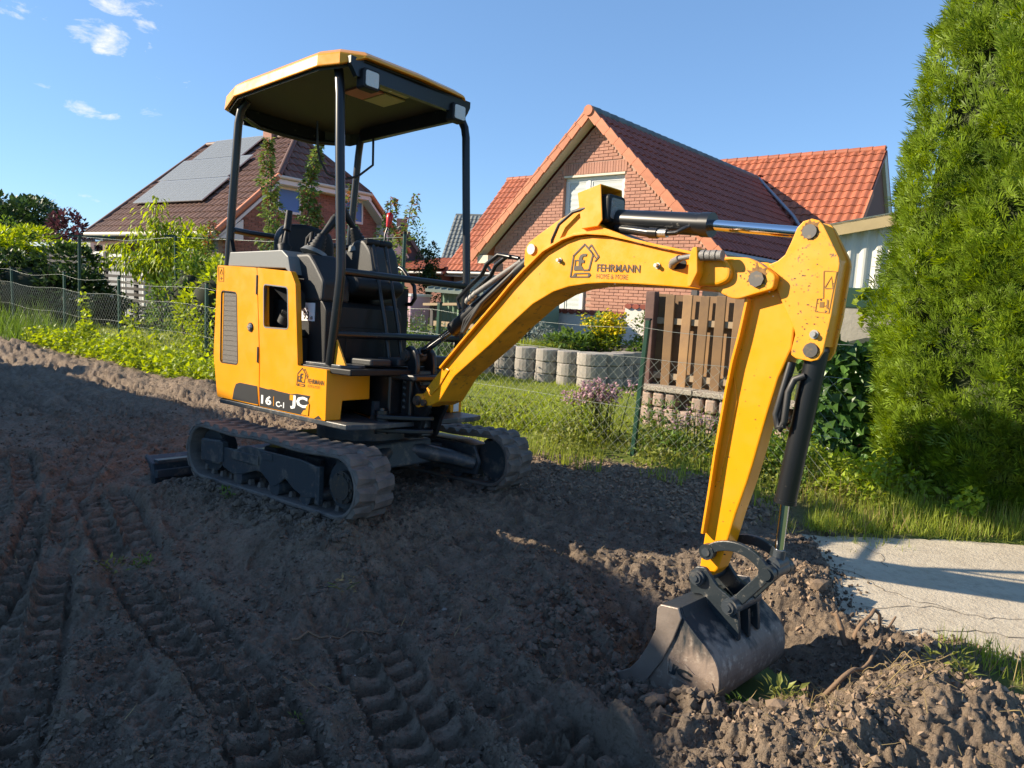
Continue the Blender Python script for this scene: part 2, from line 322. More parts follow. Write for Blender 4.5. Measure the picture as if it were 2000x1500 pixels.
M['pebble'] = mat('pebble', (.22, .19, .165), .8, island=.35, bump=.2, bscale=40)
M['root'] = mat('root', (.20, .13, .08), .9, bump=.4, bscale=50)
M['straw'] = leafm('straw', (.34, .25, .11), .3, .2, .7)
M['thuja'] = leafm('thuja_spray', (.205, .295, .020), .40, .38, .5, col2=(.10, .165, .014))
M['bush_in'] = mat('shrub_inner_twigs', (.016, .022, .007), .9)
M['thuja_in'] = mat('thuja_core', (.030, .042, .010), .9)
M['g_lime'] = leafm('lime_leaf', (.28, .36, .035), .35, .45)
M['g_mid'] = leafm('mid_green_leaf', (.11, .185, .03), .4, .35)
M['g_dark'] = leafm('dark_green_leaf', (.035, .070, .020), .5, .22)
M['g_pear'] = leafm('pear_leaf', (.16, .225, .06), .4, .3, .35)
M['g_olive'] = leafm('olive_leaf', (.19, .21, .045), .4, .35)
M['g_grass'] = leafm('grass_blade', (.27, .33, .055), .35, .5)
M['g_ivy'] = leafm('ivy_leaf', (.075, .155, .03), .45, .25, .35)
M['g_purple'] = leafm('purple_leaf', (.085, .035, .04), .45, .25)
M['g_blue'] = leafm('silver_leaf', (.22, .26, .24), .3, .2)
M['g_red'] = leafm('reddish_leaf', (.27, .11, .045), .3, .35)
M['f_yel'] = leafm('yellow_flower', (.62, .50, .01), .2, .3)
M['f_pink'] = leafm('mauve_flower', (.46, .29, .32), .3, .3)
M['f_red'] = leafm('crimson_flower', (.55, .02, .09), .25, .3)
# ------------------------------------------------------------------ terrain
MT = Vector((-0.8776, 4.1401, 0.1683))
MR = Matrix(((0.79598, 0.60527, 0.0079), (-0.60464, 0.7944, 0.05782), (0.02872, -0.0508, 0.9983)))
def S2W(s, t): return (.8 * s + .6 * t, -.6 * s + .8 * t)      # s along the fence (towards the right), t away from the camera
def pathdist(x, y, pts):
    best = np.full(x.shape, 9.0); A = np.zeros(x.shape); B = np.zeros(x.shape); acc = 0
    for (x0, y0), (x1, y1) in zip(pts[:-1], pts[1:]):
        dx, dy = x1 - x0, y1 - y0; L_ = math.hypot(dx, dy); ux, uy = dx / L_, dy / L_
        a = np.clip((x - x0) * ux + (y - y0) * uy, 0, L_); ex, ey = x - x0 - a * ux, y - y0 - a * uy
        d = np.hypot(ex, ey); side = ux * ey - uy * ex; m = d < best
        best = np.where(m, d, best); A = np.where(m, acc + a, A); B = np.where(m, np.sign(side) * d, B); acc += L_
    return best, A, B, acc
def smooth_path(p, n=6):
    p = [p[0]] + list(p) + [p[-1]]; out = []
    for i in range(1, len(p) - 2):
        for k in range(n):
            u = k / n; q = [np.array(p[i + j - 1], float) for j in range(4)]
            out.append(tuple(.5 * (2 * q[1] + (q[2] - q[0]) * u + (2 * q[0] - 5 * q[1] + 4 * q[2] - q[3]) * u * u + (3 * q[1] - q[0] - 3 * q[2] + q[3]) * u ** 3)))
    return out + [tuple(p[-1])]
PRINTS = [([(-1.10, 1.2), (-1.42, 1.85), (-1.92, 2.75), (-2.6, 4.0), (-3.1, 5.3)], .29, 1.0), ([(-2.35, 4.0), (-1.66, 3.08), (-1.06, 2.4), (-.6, 1.8), (-.35, 1.3)], .28, 1.0),
          ([(-1.25, 4.2), (-1.05, 3.6), (-.55, 2.6), (-.15, 1.85), (.05, 1.3)], .29, 1.0), ([(-5.6, 7.6), (-4.6, 6.6), (-3.3, 5.6), (-2.3, 4.9)], .24, .8),
          ([(-8.2, 10.9), (-5.5, 8.6), (-3.7, 7.2), (-2.3, 6.15), (-1.2, 5.5)], .25, .9), ([(-7.2, 9.6), (-5.2, 7.7), (-3.6, 6.4), (-2.0, 5.3)], .25, .7), ([(-.35, 3.9), (.05, 3.1), (.32, 2.55), (.5, 2.1)], .23, .7),
          ([(-1.9, 2.2), (-2.4, 3.3), (-3.4, 4.7)], .28, .9), ([(-.1, 2.35), (.25, 1.9), (.6, 1.5)], .28, 1.0), ([(.0, 4.7), (.6, 4.1), (1.1, 3.5)], .23, .5), ([(-1.0, 4.1), (-.48, 3.05), (-.08, 2.4), (.25, 1.85)], .28, .9), ([(-.5, 4.5), (.12, 3.55), (.48, 2.85)], .26, .8), ([(-3.0, 3.4), (-2.2, 2.3), (-1.6, 1.5)], .28, .9)]
FEET = [(-.68, 3.08, .5), (-.89, 2.79, .9), (-.01, 2.46, .2), (-1.1, 3.14, 1.2), (-1.53, 3.73, .8), (-.57, 2.27, 1.0), (-.38, 1.98, .6), (-.05, 2.11, 1.3), (-1.88, 3.3, .3), (-1.71, 2.7, .7), (-2.07, 4.02, 1.1), (-.72, 2.0, 1.5), (-1.3, 2.35, .9), (-2.4, 3.4, .2), (.18, 2.02, .1)]
def blob(x, y, cx, cy, r, k=2.0): return np.exp(-(((x - cx) ** 2 + (y - cy) ** 2) / r ** 2) ** (k / 2))
def ground(x, y, detail=True):
    x = np.asarray(x, float); y = np.asarray(y, float)
    s = .8 * x - .6 * y; t = .6 * x + .8 * y
    z = .01 + .10 * sstep(1.8, 5.0, t) + .014 * np.clip(-s - 3, 0, 9) + .06 * sstep(6, 16, t)
    z = z + .045 * fbm(x, y, 1.3, 3, 3) * (1 - sstep(5, 6, t))
    # the pad under the tracks follows the machine's own tilt
    X = (x - MT.x) * MR[0][0] + (y - MT.y) * MR[1][0]; Y = (x - MT.x) * MR[0][1] + (y - MT.y) * MR[1][1]
    zp = MT.z - ((x - MT.x) * MR[0][2] + (y - MT.y) * MR[1][2]) / MR[2][2] - .002
    dx = np.clip(np.abs(X) - .62, 0, None); dy = np.clip(np.abs(Y) - .66, 0, None); wgt = np.exp(-(dx ** 2 + dy ** 2) / .30 ** 2)
    z = z * (1 - wgt) + zp * wgt
    z = z - .22 * blob(x, y, .95, 2.62, .42) - .03 * blob(x, y, .5, 2.55, .25)                      # the scooped hollow round the bucket
    z = z + .05 * blob(x, y, .22, 2.80, .22) + .05 * blob(x, y, .62, 2.16, .20)
    z = z + .14 * blob(x, y, 1.40, 2.11, .34, 2.6) + .09 * blob(x, y, 1.78, 2.04, .30) + .08 * blob(x, y, 1.02, 2.00, .22) + .09 * blob(x, y, .86, 1.9, .25)
    z = z + .11 * blob(x, y, 1.36, 3.06, .16) + .09 * blob(x, y, 1.74, 3.72, .20) + .08 * blob(x, y, 1.22, 3.3, .22)
    z = z + .06 * blob(x, y, -1.05, 2.0, .30) + .07 * blob(x, y, -.8, 1.65, .3) + .07 * blob(x, y, .1, 3.2, .26)
    tb = 4.15 + .50 * sstep(-5.2, -2.6, s)
    berm = np.exp(-((t - tb + .30 - .14 * fbm(s, s * 0, .9, 3, 11)) / .26) ** 2)
    z = z + berm * (.055 + .07 * fbm(x, y, .5, 3, 8)) * (1 - .7 * sstep(-3.6, -2.2, s)) * (1 - wgt)
    soil = 1 - sstep(tb, tb + .28, t + .25 * fbm(x, y, .5, 3, 21))
    right = sstep(1.55, 2.0, x - .22 * (y - 4) + .2 * fbm(x, y, .4, 3, 31)) * sstep(3.9, 4.25, y + .12 * fbm(x, y, .3, 2, 33))
    soil = soil * (1 - right)
    corner = sstep(.0, .2, x - 1.75 - .9 * np.clip(2.55 - y, -9, 9) * -1 + .0) * sstep(1.2, 1.8, y) * (1 - sstep(2.45, 2.6, y)) * sstep(1.72, 1.85, x)
    soil = soil * (1 - .8 * corner)
    nb = sstep(1.35, 1.9, x) * (1 - sstep(4.35, 5.3, y)); z = z * (1 - nb) + .035 * nb + nb * .02 * fbm(x, y, .2, 3, 35)
    slab = slab_mask(x, y)
    z = z * (1 - slab) + (-.03) * slab
    if not detail: return z
    rough = soil * (1 - slab)
    flat = np.zeros_like(z); pr = np.zeros_like(z)
    for k, (p, wd, amt) in enumerate(PRINTS):
        d, A, B, tot = pathdist(x, y, smooth_path(p)); h = wd / 2
        m = (1 - sstep(h * .86, h * 1.08, d)) * amt * np.clip(.80 + 1.4 * fbm(x, y, .5, 3, 40 + k), 0, 1) * (1 - .9 * wgt)
        ph = 2 * PI * A / .108
        lug = np.where(B > 0, np.sin(ph), np.sin(ph + PI)); lug = sstep(-.30, .12, lug)
        e = .036 * (1 - lug) * sstep(0, .012, h * .86 - np.abs(B)) + .030 * np.exp(-(B / .014) ** 2)
        z = np.where(True, z - m * (.050 - 1.35 * e - .01 * fbm(x, y, .05, 2, 51)), z)
        z = z + amt * .04 * np.exp(-((d - h * 1.22) / .04) ** 2) * np.clip(.5 + fbm(x, y, .12, 3, 61 + k), 0, 1.3) * (1 - wgt) * soil
        flat = np.maximum(flat, m * .75)
    for fx, fy, a in FEET:
        ca, sa = math.cos(a), math.sin(a); u = (x - fx) * ca + (y - fy) * sa; v = -(x - fx) * sa + (y - fy) * ca
        q = (u / .115) ** 2 + (v / (.044 + .012 * np.cos(u * 22))) ** 2; m = 1 - sstep(.75, 1.15, q)
        z = z - m * (.016 + .003 * np.sin(u * 190)) + .008 * np.exp(-((q - 1.35) / .3) ** 2); flat = np.maximum(flat, m)
    n1 = fbm(x, y, .42, 3, 71); n2 = fbm(x, y, .13, 4, 72); n3 = fbm(x, y, .045, 3, 73); n4 = fbm(x, y, .018, 2, 74)
    crumb = np.clip(fbm(x, y, .30, 3, 75) + .25, 0, 1)
    z = z + rough * (.022 * n1 + (1 - .93 * flat) * (.034 * n2 + (.016 + .022 * crumb) * n3 + .013 * n4 * (0.3 + crumb)) + .0015 * n4)
    bil = .5 - np.abs(fbm(x, y, .062, 2, 77)) * 1.6; bil2 = .5 - np.abs(fbm(x, y, .026, 2, 78)) * 1.6
    z = z + rough * (1 - .96 * flat) * (.35 + crumb) * (.011 * bil + .010 * bil2)
    pile = np.clip(blob(x, y, 1.40, 2.13, .5) + blob(x, y, 1.8, 2.1, .4) + blob(x, y, 1.36, 3.06, .25) + blob(x, y, .95, 1.95, .3), 0, 1)
    z = z + pile * rough * (.030 * np.abs(fbm(x, y, .16, 4, 81)) + .012 * n3 + .008 * n4)
    dry = np.clip(sstep(tb - 1.0, tb - .3, t + .25 * fbm(x, y, .6, 3, 91)) * .9 + pile * 1.0 + .25 * sstep(.1, .5, fbm(x, y, .8, 4, 92)) + (.22) * flat * sstep(-.1, .4, fbm(x, y, .9, 2, 93)), 0, 1)
    return z, soil, dry, slab
SLAB = [(1.70, 4.02), (1.62, 3.80), (1.66, 3.45), (1.52, 3.2), (1.46, 2.92), (1.56, 2.76), (1.80, 2.68), (2.02, 2.57), (2.6, 2.35), (4.6, 1.7), (5.2, 3.9), (3.4, 3.98), (2.6, 4.05), (2.13, 4.02)]
def slab_mask(x, y):
    ins = np.zeros(np.shape(x), bool); n = len(SLAB)
    for i in range(n):
        x0, y0 = SLAB[i]; x1, y1 = SLAB[(i + 1) % n]
        c = ((y0 > y) != (y1 > y)) & (x < (x1 - x0) * (y - y0) / (y1 - y0 + 1e-12) + x0); ins ^= c
    return ins.astype(float)
def gz(x, y): return float(ground(np.array([x]), np.array([y]), True)[0][0])

ny, nx = 800, 800
yy = np.exp(np.concatenate([np.linspace(math.log(.95), math.log(6.2), 660, endpoint=False), np.linspace(math.log(6.2), math.log(26), 140)])); uu = np.linspace(-1.0, 1.0, nx)
GX = uu[None, :] * (yy[:, None] + .25); GY = np.repeat(yy[:, None], nx, 1)
gzv, gsoil, gdry, gslab = ground(GX, GY)
V = np.stack([GX, GY, gzv], -1).reshape(-1, 3)
idx = np.arange(ny * nx).reshape(ny, nx)
F = np.stack([idx[:-1, :-1], idx[:-1, 1:], idx[1:, 1:], idx[1:, :-1]], -1).reshape(-1, 4)

def soil_material():
    m = bpy.data.materials.new('soil_and_turf'); m.use_nodes = True; nt = m.node_tree; N = nt.nodes; L = nt.links; b = N['Principled BSDF']
    b.inputs['Roughness'].default_value = .95; b.inputs['Specular IOR Level'].default_value = .2
    g = N.new('ShaderNodeNewGeometry')
    def noise(sc_, d=8, r=.65):
        n = N.new('ShaderNodeTexNoise'); n.inputs['Scale'].default_value = sc_; n.inputs['Detail'].default_value = d; n.inputs['Roughness'].default_value = r; L.new(g.outputs['Position'], n.inputs['Vector']); return n.outputs['Fac']
    def ramp(src, stops):
        r = N.new('ShaderNodeValToRGB'); e = r.color_ramp.elements
        while len(e) < len(stops): e.new(.5)
        for k, (p, c) in enumerate(stops): e[k].position = p; e[k].color = (*c, 1)
        L.new(src, r.inputs['Fac']); return r.outputs['Color']
    def mix(f, a, c):
        x = N.new('ShaderNodeMixRGB'); L.new(f, x.inputs['Fac']); L.new(a, x.inputs['Color1']); L.new(c, x.inputs['Color2']); return x.outputs['Color']
    def attr(n): a = N.new('ShaderNodeAttribute'); a.attribute_name = n; return a.outputs['Fac']
    wet = ramp(noise(9), [(.30, (.170, .130, .096)), (.5, (.255, .197, .146)), (.72, (.34, .27, .205))])
    dry = ramp(noise(7), [(.28, (.205, .155, .112)), (.5, (.29, .22, .158)), (.75, (.36, .27, .19))])
    grass = ramp(noise(5), [(.3, (.13, .175, .03)), (.55, (.19, .23, .04)), (.75, (.26, .26, .075))])
    c = mix(attr('dry'), wet, dry); dkc = N.new('ShaderNodeMixRGB'); dkc.blend_type = 'MULTIPLY'; dkc.inputs['Fac'].default_value = 1; L.new(c, dkc.inputs['Color1']); L.new(ramp(noise(48, 9, .75), [(.36, (.58, .56, .55)), (.50, (1, 1, 1)), (.66, (1.0, 1.0, 1.0))]), dkc.inputs['Color2']); c = dkc.outputs['Color']
    spk = ramp(noise(170, 3, .6), [(.66, (0, 0, 0)), (.76, (.45, .45, .45))])
    pale = N.new('ShaderNodeRGB'); pale.outputs[0].default_value = (.32, .26, .21, 1)
    c = mix(spk, c, pale.outputs[0]); c = mix(attr('turf'), c, grass); L.new(c, b.inputs['Base Color'])
    bp = N.new('ShaderNodeBump'); bp.inputs['Strength'].default_value = .9; bp.inputs['Distance'].default_value = .014; L.new(noise(90, 6, .7), bp.inputs['Height']); bp2 = N.new('ShaderNodeBump'); bp2.inputs['Strength'].default_value = .75; bp2.inputs['Distance'].default_value = .05; L.new(noise(26, 9, .72), bp2.inputs['Height']); L.new(bp2.outputs[0], bp.inputs['Normal']); L.new(bp.outputs[0], b.inputs['Normal'])
    return m
M['soil'] = soil_material()
gme = arr_mesh('ground', V, F, M['soil'], True)
for n_, a_ in (('dry', gdry), ('turf', 1 - gsoil)):
    at = gme.attributes.new(n_, 'FLOAT', 'POINT'); at.data.foreach_set('value', a_.astype(np.float32).ravel())
tag(link('ground', gme), kind='structure')
far = MB(); far.add([(-260, -60, -.12), (260, -60, -.12), (260, 320, -.12), (-260, 320, -.12)], [(0, 1, 2, 3)])
fo = far.build('meadow', mat('far_turf', (.09, .13, .03), .9, var=.3, vscale=.3)); tag(fo, kind='structure')
# broken-edged concrete slab, a real thickness with a crumbled rim
m = MB()
ed = []
for i in range(len(SLAB)):
    p, q = SLAB[i], SLAB[(i + 1) % len(SLAB)]; k = max(2, int(math.hypot(q[0] - p[0], q[1] - p[1]) / .035))
    for j in range(k):
        u = j / k; ed.append((p[0] + (q[0] - p[0]) * u + rng.normal(0, .010), p[1] + (q[1] - p[1]) * u + rng.normal(0, .010)))
m.prism(ed, -.12, .022, 'z')
tag(m.build('concrete_slab', M['concrete'], bevel=.006, seg=1), kind='structure')
# cracks in the slab: thin dark grooves sunk as dirt-filled strips
m = MB()
for p in ([(1.62, 3.55), (1.78, 3.42), (1.86, 3.2), (2.05, 3.02)], [(1.62, 3.02), (1.9, 3.06), (2.2, 2.98), (2.6, 3.0)], [(2.0, 3.9), (2.05, 3.72), (2.0, 3.55)], [(1.75, 2.82), (2.05, 2.83), (2.3, 2.74)]):
    q = smooth_path(p, 7); q = [(a + rng.normal(0, .012), b_ + rng.normal(0, .012)) for a, b_ in q]
    for (a, b_), (c_, d_) in zip(q[:-1], q[1:]):
        w_ = .0012 + .002 * rng.random(); nx_, ny_ = -(d_ - b_), c_ - a; l_ = math.hypot(nx_, ny_) + 1e-9; nx_ *= w_ / l_; ny_ *= w_ / l_
        m.add([(a + nx_, b_ + ny_, .0245), (a - nx_, b_ - ny_, .0245), (c_ - nx_, d_ - ny_, .0245), (c_ + nx_, d_ + ny_, .0245)], [(0, 1, 2, 3)])
tag(m.build('slab_crack_dirt', mat('crack_dirt', (.20, .165, .125), .95)), kind='stuff')
# ------------------------------------------------------------------ roofs, brickwork, houses
def tile_template(w=.25, l=.36):
    P = [0, .012, .034, .040, .026, .006, 0]; n = len(P); vs = []
    for j, (yv, lift) in enumerate(((0, .03), (l, .0))):
        for i in range(n): vs.append((i * w / (n - 1), yv, P[i] + lift))
    for i in range(n): vs.append((i * w / (n - 1), 0, P[i] + .008))
    fs = [(i, i + 1, n + i + 1, n + i) for i in range(n - 1)] + [(2 * n + i, 2 * n + i + 1, i + 1, i) for i in range(n - 1)]
    return np.array(vs, float), np.array(fs)
TV, TF = tile_template()
tile_me = arr_mesh('roof_tile', TV, TF, M['tile'], False); tile_dk_me = arr_mesh('roof_tile_shade_dark', TV, TF, M['tile_dk'], False)
def tile_plane(o, e1, e2, w, l, nu, nv, inside):
    # e1 along the courses, e2 up the slope; returns origins of the tiles kept
    o, e1, e2 = Vector(o), Vector(e1).normalized(), Vector(e2).normalized(); n = e1.cross(e2); out = []
    for j in range(nv):
        for i in range(nu):
            c = o + e1 * ((i + .5) * w) + e2 * ((j + .5) * l)
            if inside(c): out.append(o + e1 * (i * w) + e2 * (j * l) + n * .01)
    return out, e1, e2, n
def place_tiles(lst, e1, e2, n, me, parent, cap, jit=.006):
    rest = []
    for k, p in enumerate(lst):
        if k < cap[0]:
            o = link('roof_tile', me, parent); a = random.uniform(-.012, .012)
            o.matrix_local = basis(p + n * random.uniform(0, jit), e1, e2, n) @ Matrix.Rotation(a, 4, 'Z')
        else: rest.append(p)
    cap[0] -= min(cap[0], len(lst))
    if not rest: return None
    return scatter(TV, TF, np.array([tuple(p + n * random.uniform(0, jit)) for p in rest]), np.tile(np.array([[e1.x, e2.x, n.x], [e1.y, e2.y, n.y], [e1.z, e2.z, n.z]]), (len(rest), 1, 1)), np.ones(len(rest)))
def joined(name, parts, m, parent):
    parts = [p for p in parts if p is not None]
    if not parts: return
    off = 0; Vs = []; Fs = []
    for v_, f_ in parts: Vs.append(v_); Fs.append(f_ + off); off += len(v_)
    return tag(link(name, arr_mesh(name, np.concatenate(Vs), np.concatenate(Fs), m), parent), kind='stuff')
BV = np.array([(x, y, z) for z in (-.5, .5) for y in (-.5, .5) for x in (-.5, .5)]); BF = np.array([(0, 2, 3, 1), (4, 5, 7, 6), (0, 1, 5, 4), (2, 6, 7, 3), (0, 4, 6, 2), (1, 3, 7, 5)])
brick_me = arr_mesh('brick', BV * [.236, .024, .058], BF, M['brick'])
soldier_me = arr_mesh('soldier_brick', BV * [.062, .024, .25], BF, M['brick'])

# ---- house with the red tiled roof
HA = empty('brick_house', 'red brick gabled house with orange-red pantiles and white framed gable window', 'house', (1.626, 16.608, 0), R(-39.13), group='houses beyond the garden')
ha, tg, hm, ym, yj, tp, xl, xr = 5.432, .944, 6.22, 10.579, 9.788, 1.097, -11.5, 3.669
ww = 2.87
def gtop(x): return ha - tg * abs(x) - .27
WX0, WX1, WZ0, WZ1 = -.80, .84, 2.75, 4.10
m = MB(); m.prism([(-ww, -.3), (ww, -.3), (ww, gtop(ww)), (0, gtop(0)), (-ww, gtop(ww))], .15, 7.2, 'y')
m.prism([(-ww, -.3), (WX0, -.3), (WX0, gtop(WX0)), (-ww, gtop(ww))], 0, .15, 'y'); m.prism([(WX1, -.3), (ww, -.3), (ww, gtop(ww)), (WX1, gtop(WX1))], 0, .15, 'y')
m.prism([(WX0, -.3), (WX1, -.3), (WX1, WZ0), (WX0, WZ0)], 0, .15, 'y'); m.prism([(WX0, WZ1), (WX1, WZ1), (WX1, gtop(WX1)), (0, gtop(0)), (WX0, gtop(WX0))], 0, .15, 'y')
m.bx(-11.3, 3.4, 7.21, 13.9, -.3, 2.1)
m.prism([(7.3, 2.1), (13.9, 2.1), (10.579, 5.75)], -11.2, 3.35, 'x')
m.build('wall', M['mortar'], HA)
# bricks of the gable, running bond; window and opening left out
bl = []
nz_ = 0; z = .02
while z < ha:
    zc = z + .032; half = min(ww, (ha - .30 - zc - .03) / tg)
    x = -ww + (.125 if nz_ % 2 else 0) - .25
    while x < ww:
        a, b_ = max(x, -half), min(x + .24, half)
        def cutok(a, b_): return b_ - a > .045
        segs = [(a, b_)]
        if WZ0 - .02 < zc < WZ1 + .26:
            zz = []
            for (c, d) in segs:
                L0 = WX0 - (.0 if zc < WZ1 else .05); L1 = WX1 + (.0 if zc < WZ1 else .05)
                if d <= L0 or c >= L1: zz.append((c, d))
                else:
                    if c < L0: zz.append((c, L0))
                    if d > L1: zz.append((L1, d))
            segs = zz
        if zc < 1.55: segs = [(c, d) for c, d in segs if d < -1.02 or c > -.03]
        for c, d in segs:
            if cutok(c, d): bl.append(((c + d) / 2, zc, d - c))
        x += .25
    z += .0715; nz_ += 1
vis = sorted(bl, key=lambda b_: (0 if (b_[1] > 2.2 and b_[2] > .2) else 1, abs(b_[0] - .6) * .35 + abs(b_[1] - 3.9)))
for (x, zc, l_) in vis[:262]:
    o = link('brick', brick_me, HA, (x, -.004 - random.uniform(0, .004), zc)); o.scale = (l_ / .24, 1, 1)
rest = vis[262:]
pv = np.array([(x, -.004 - random.uniform(0, .004), zc) for x, zc, l_ in rest]); sv = np.array([(.236 * l_ / .24, .024, .058) for x, zc, l_ in rest])
joined('brickwork', [scatter(BV, BF, pv, np.tile(np.eye(3), (len(pv), 1, 1)), sv)], M['brick'], HA)
x = WX0 - .03
while x < WX1 + .03:
    link('brick', soldier_me, HA, (x + .03, -.006 - random.uniform(0, .004), WZ1 + .13)); x += .0715
# gable window set back in its reveal
def window(parent, x0, x1, z0, z1, y, mull, blind=True, face=1, depth=.06, gm='glass', name='window'):
    fr = MB(); t_ = .06
    fr.bx(x0, x1, y, y + depth, z1 - t_, z1); fr.bx(x0, x1, y, y + depth, z0, z0 + t_); fr.bx(x0, x0 + t_, y, y + depth, z0 + t_, z1 - t_); fr.bx(x1 - t_, x1, y, y + depth, z0 + t_, z1 - t_)
    xs = [x0 + t_] + [v_ for mm in mull for v_ in (mm - .045, mm + .045)] + [x1 - t_]
    for mm in mull: fr.bx(mm - .045, mm + .045, y - .004, y + depth, z0 + t_, z1 - t_)
    f = fr.build(name, M['wframe'], parent, bevel=.006)
    for a, b_ in zip(xs[::2], xs[1::2]):
        s_ = MB(); k = .045
        s_.bx(a, b_, y + .012, y + .05, z0 + t_, z0 + t_ + k); s_.bx(a, b_, y + .012, y + .05, z1 - t_ - k, z1 - t_); s_.bx(a, a + k, y + .012, y + .05, z0 + t_ + k, z1 - t_ - k); s_.bx(b_ - k, b_, y + .012, y + .05, z0 + t_ + k, z1 - t_ - k)
        s_.build('sash', M['wframe'], f)
        g = MB(); g.bx(a + k, b_ - k, y + .03, y + .036, z0 + t_ + k, z1 - t_ - k); g.build('pane', M[gm], f)
        if blind:
            bl_ = MB(); n = 9; zz0, zz1 = z0 + t_ + k + .0, z1 - t_ - k; vs = []
            for i in range(2 * n + 1): vs += [(a + k + .004, y + .021 + .006 * (i % 2), zz1 - (zz1 - zz0) * i / (2 * n)), (b_ - k - .004, y + .021 + .006 * (i % 2), zz1 - (zz1 - zz0) * i / (2 * n))]
            bl_.add(vs, [(2 * i, 2 * i + 1, 2 * i + 3, 2 * i + 2) for i in range(2 * n)]); bl_.build('blind', M['blind'], f)
    return f
window(HA, WX0 + .004, WX1 - .004, WZ0 + .004, WZ1 - .05, .075, [-.15])
m = MB(); m.bx(WX0, WX1, -.02, .13, WZ1 - .05, WZ1 - .003); m.build('lintel_trim', M['cream'], HA)
m = MB()                                                        # brick returns in the window reveal
for k in range(19): m.bx(WX0 - .001, WX0 + .004, .0, .07, WZ0 + .0715 * k, WZ0 + .0715 * k + .058)
m.build('reveal_brick', M['brick'], HA)
window(HA, -1.0, -.06, .2, 1.5, -.05, [-.62], gm='glass')
# roof: decking, soffits, tiles, verges, ridge, gutter
def slab_roof(mb, pts, th):
    P = [Vector(p) for p in pts]; n = (P[1] - P[0]).cross(P[2] - P[0]).normalized()
    if n.z < 0: n = -n
    k = len(P); mb.add(P + [p - n * th for p in P], [tuple(range(k)), tuple(range(k, 2 * k))[::-1]] + [(i, (i + 1) % k, k + (i + 1) % k, k + i) for i in range(k)])
xe = 3.247; zev = ha - tg * xe; yval = ym - (hm - zev) / tp
m = MB()
slab_roof(m, [(0, -.28, ha - .03), (0, yj, ha - .03), (xe, yval, zev - .03), (xe, -.28, zev - .03)], .10)
slab_roof(m, [(0, -.28, ha - .03), (0, yj, ha - .03), (-xe, yval, zev - .03), (-xe, -.28, zev - .03)], .10)
slab_roof(m, [(xl, 6.75, hm - tp * (ym - 6.75) - .03), (xr, 6.75, hm - tp * (ym - 6.75) - .03), (xr, ym, hm - .03), (xl, ym, hm - .03)], .10)
slab_roof(m, [(xl, 14.4, hm - tp * (14.4 - ym) - .03), (xr, 14.4, hm - tp * (14.4 - ym) - .03), (xr, ym, hm - .03), (xl, ym, hm - .03)], .10)
m.build('roof', M['tile_dk'], HA)
m = MB()
for sg in (-1, 1):
    e = Vector((sg, 0, -tg)).normalized()
    slab_roof(m, [(0, -.285, ha - .145), (0, 0.0, ha - .145), (sg * xe, 0.0, zev - .145), (sg * xe, -.285, zev - .145)], .03)
m.bx(-xe + .02, -ww, -.26, -.01, zev - .32, zev - .12); m.bx(ww, xe - .02, -.26, -.01, zev - .32, zev - .12)
m.build('soffit', M['cream'], HA)
cap = [236]; restr = []
i1 = Vector((1, 0, 0)); up_m = Vector((0, 1, tp)).normalized()
def vx(Y): return (ym - Y)          # helper only for clarity of the valley test
o0 = Vector((-.1, 6.80, hm - tp * (ym - 6.80)))
lst, a1, a2, an = tile_plane(o0, i1, up_m, .25, .335, 15, 17, lambda c: c.y < ym - .03 and c.z > ha - tg * abs(c.x) + .02 and c.x < xr)
restr.append(place_tiles(lst, a1, a2, an, tile_me, HA, cap))
cap[0] += 0
# right slope of the cross gable
e1 = Vector((0, 1, 0)); e2 = Vector((-1, 0, tg)).normalized()
lst, a1, a2, an = tile_plane((xe, -.30, zev), e1, e2, .25, .335, 42, 14, lambda c: c.x > .05 and c.y < ym - (hm - c.z) / tp - .06)
lst.sort(key=lambda p: -p.x * .2 + p.y)
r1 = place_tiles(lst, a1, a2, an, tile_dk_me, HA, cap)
e1 = Vector((0, -1, 0)); e2 = Vector((1, 0, tg)).normalized()
lst, a1, a2, an = tile_plane((-xe, 9.9, zev), e1, e2, .25, .335, 41, 14, lambda c: c.x < -.05 and c.y < ym - (hm - c.z) / tp - .06 and c.y > -.3)
r2 = place_tiles(lst, a1, a2, an, tile_me, HA, [0])
lst, a1, a2, an = tile_plane((xl, 6.80, hm - tp * (ym - 6.80)), i1, up_m, .25, .335, 46, 17, lambda c: c.y < ym - .03 and c.x < -.1 and c.z > ha - tg * abs(c.x) + .02)
r3 = place_tiles(lst, a1, a2, an, tile_me, HA, [0])
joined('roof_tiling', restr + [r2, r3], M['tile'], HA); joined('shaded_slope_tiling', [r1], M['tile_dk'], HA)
vm = MB(); vm.box((0, 0, 0), (.328, .055, .20)); verge_me = vm.mesh('verge_tile', M['verge'] if 'verge' in M else M['tile_v'])
for sg in (-1, 1):
    n = int(4.47 / .335)
    for k in range(n + 1):
        u = (k + .5) * .335; cx = u / math.hypot(1, tg); p = Vector((sg * (cx + .02), -.315, ha - tg * cx - .055))
        o = link('verge_tile', verge_me, HA); o.matrix_local = Matrix.Translation(p) @ Matrix.Rotation(sg * math.atan(tg) + sg * .075, 4, 'Y')
for k in range(11):                                             # verge of the main roof's right end
    u = (k + .5) * .335; y = 6.8 + u / math.hypot(1, tp); o = link('verge_tile', verge_me, HA)
    o.matrix_local = Matrix.Translation((xr + .02, y, hm - tp * (ym - y) - .05)) @ Matrix.Rotation(PI / 2, 4, 'Z') @ Matrix.Rotation(-math.atan(tp), 4, 'Y')
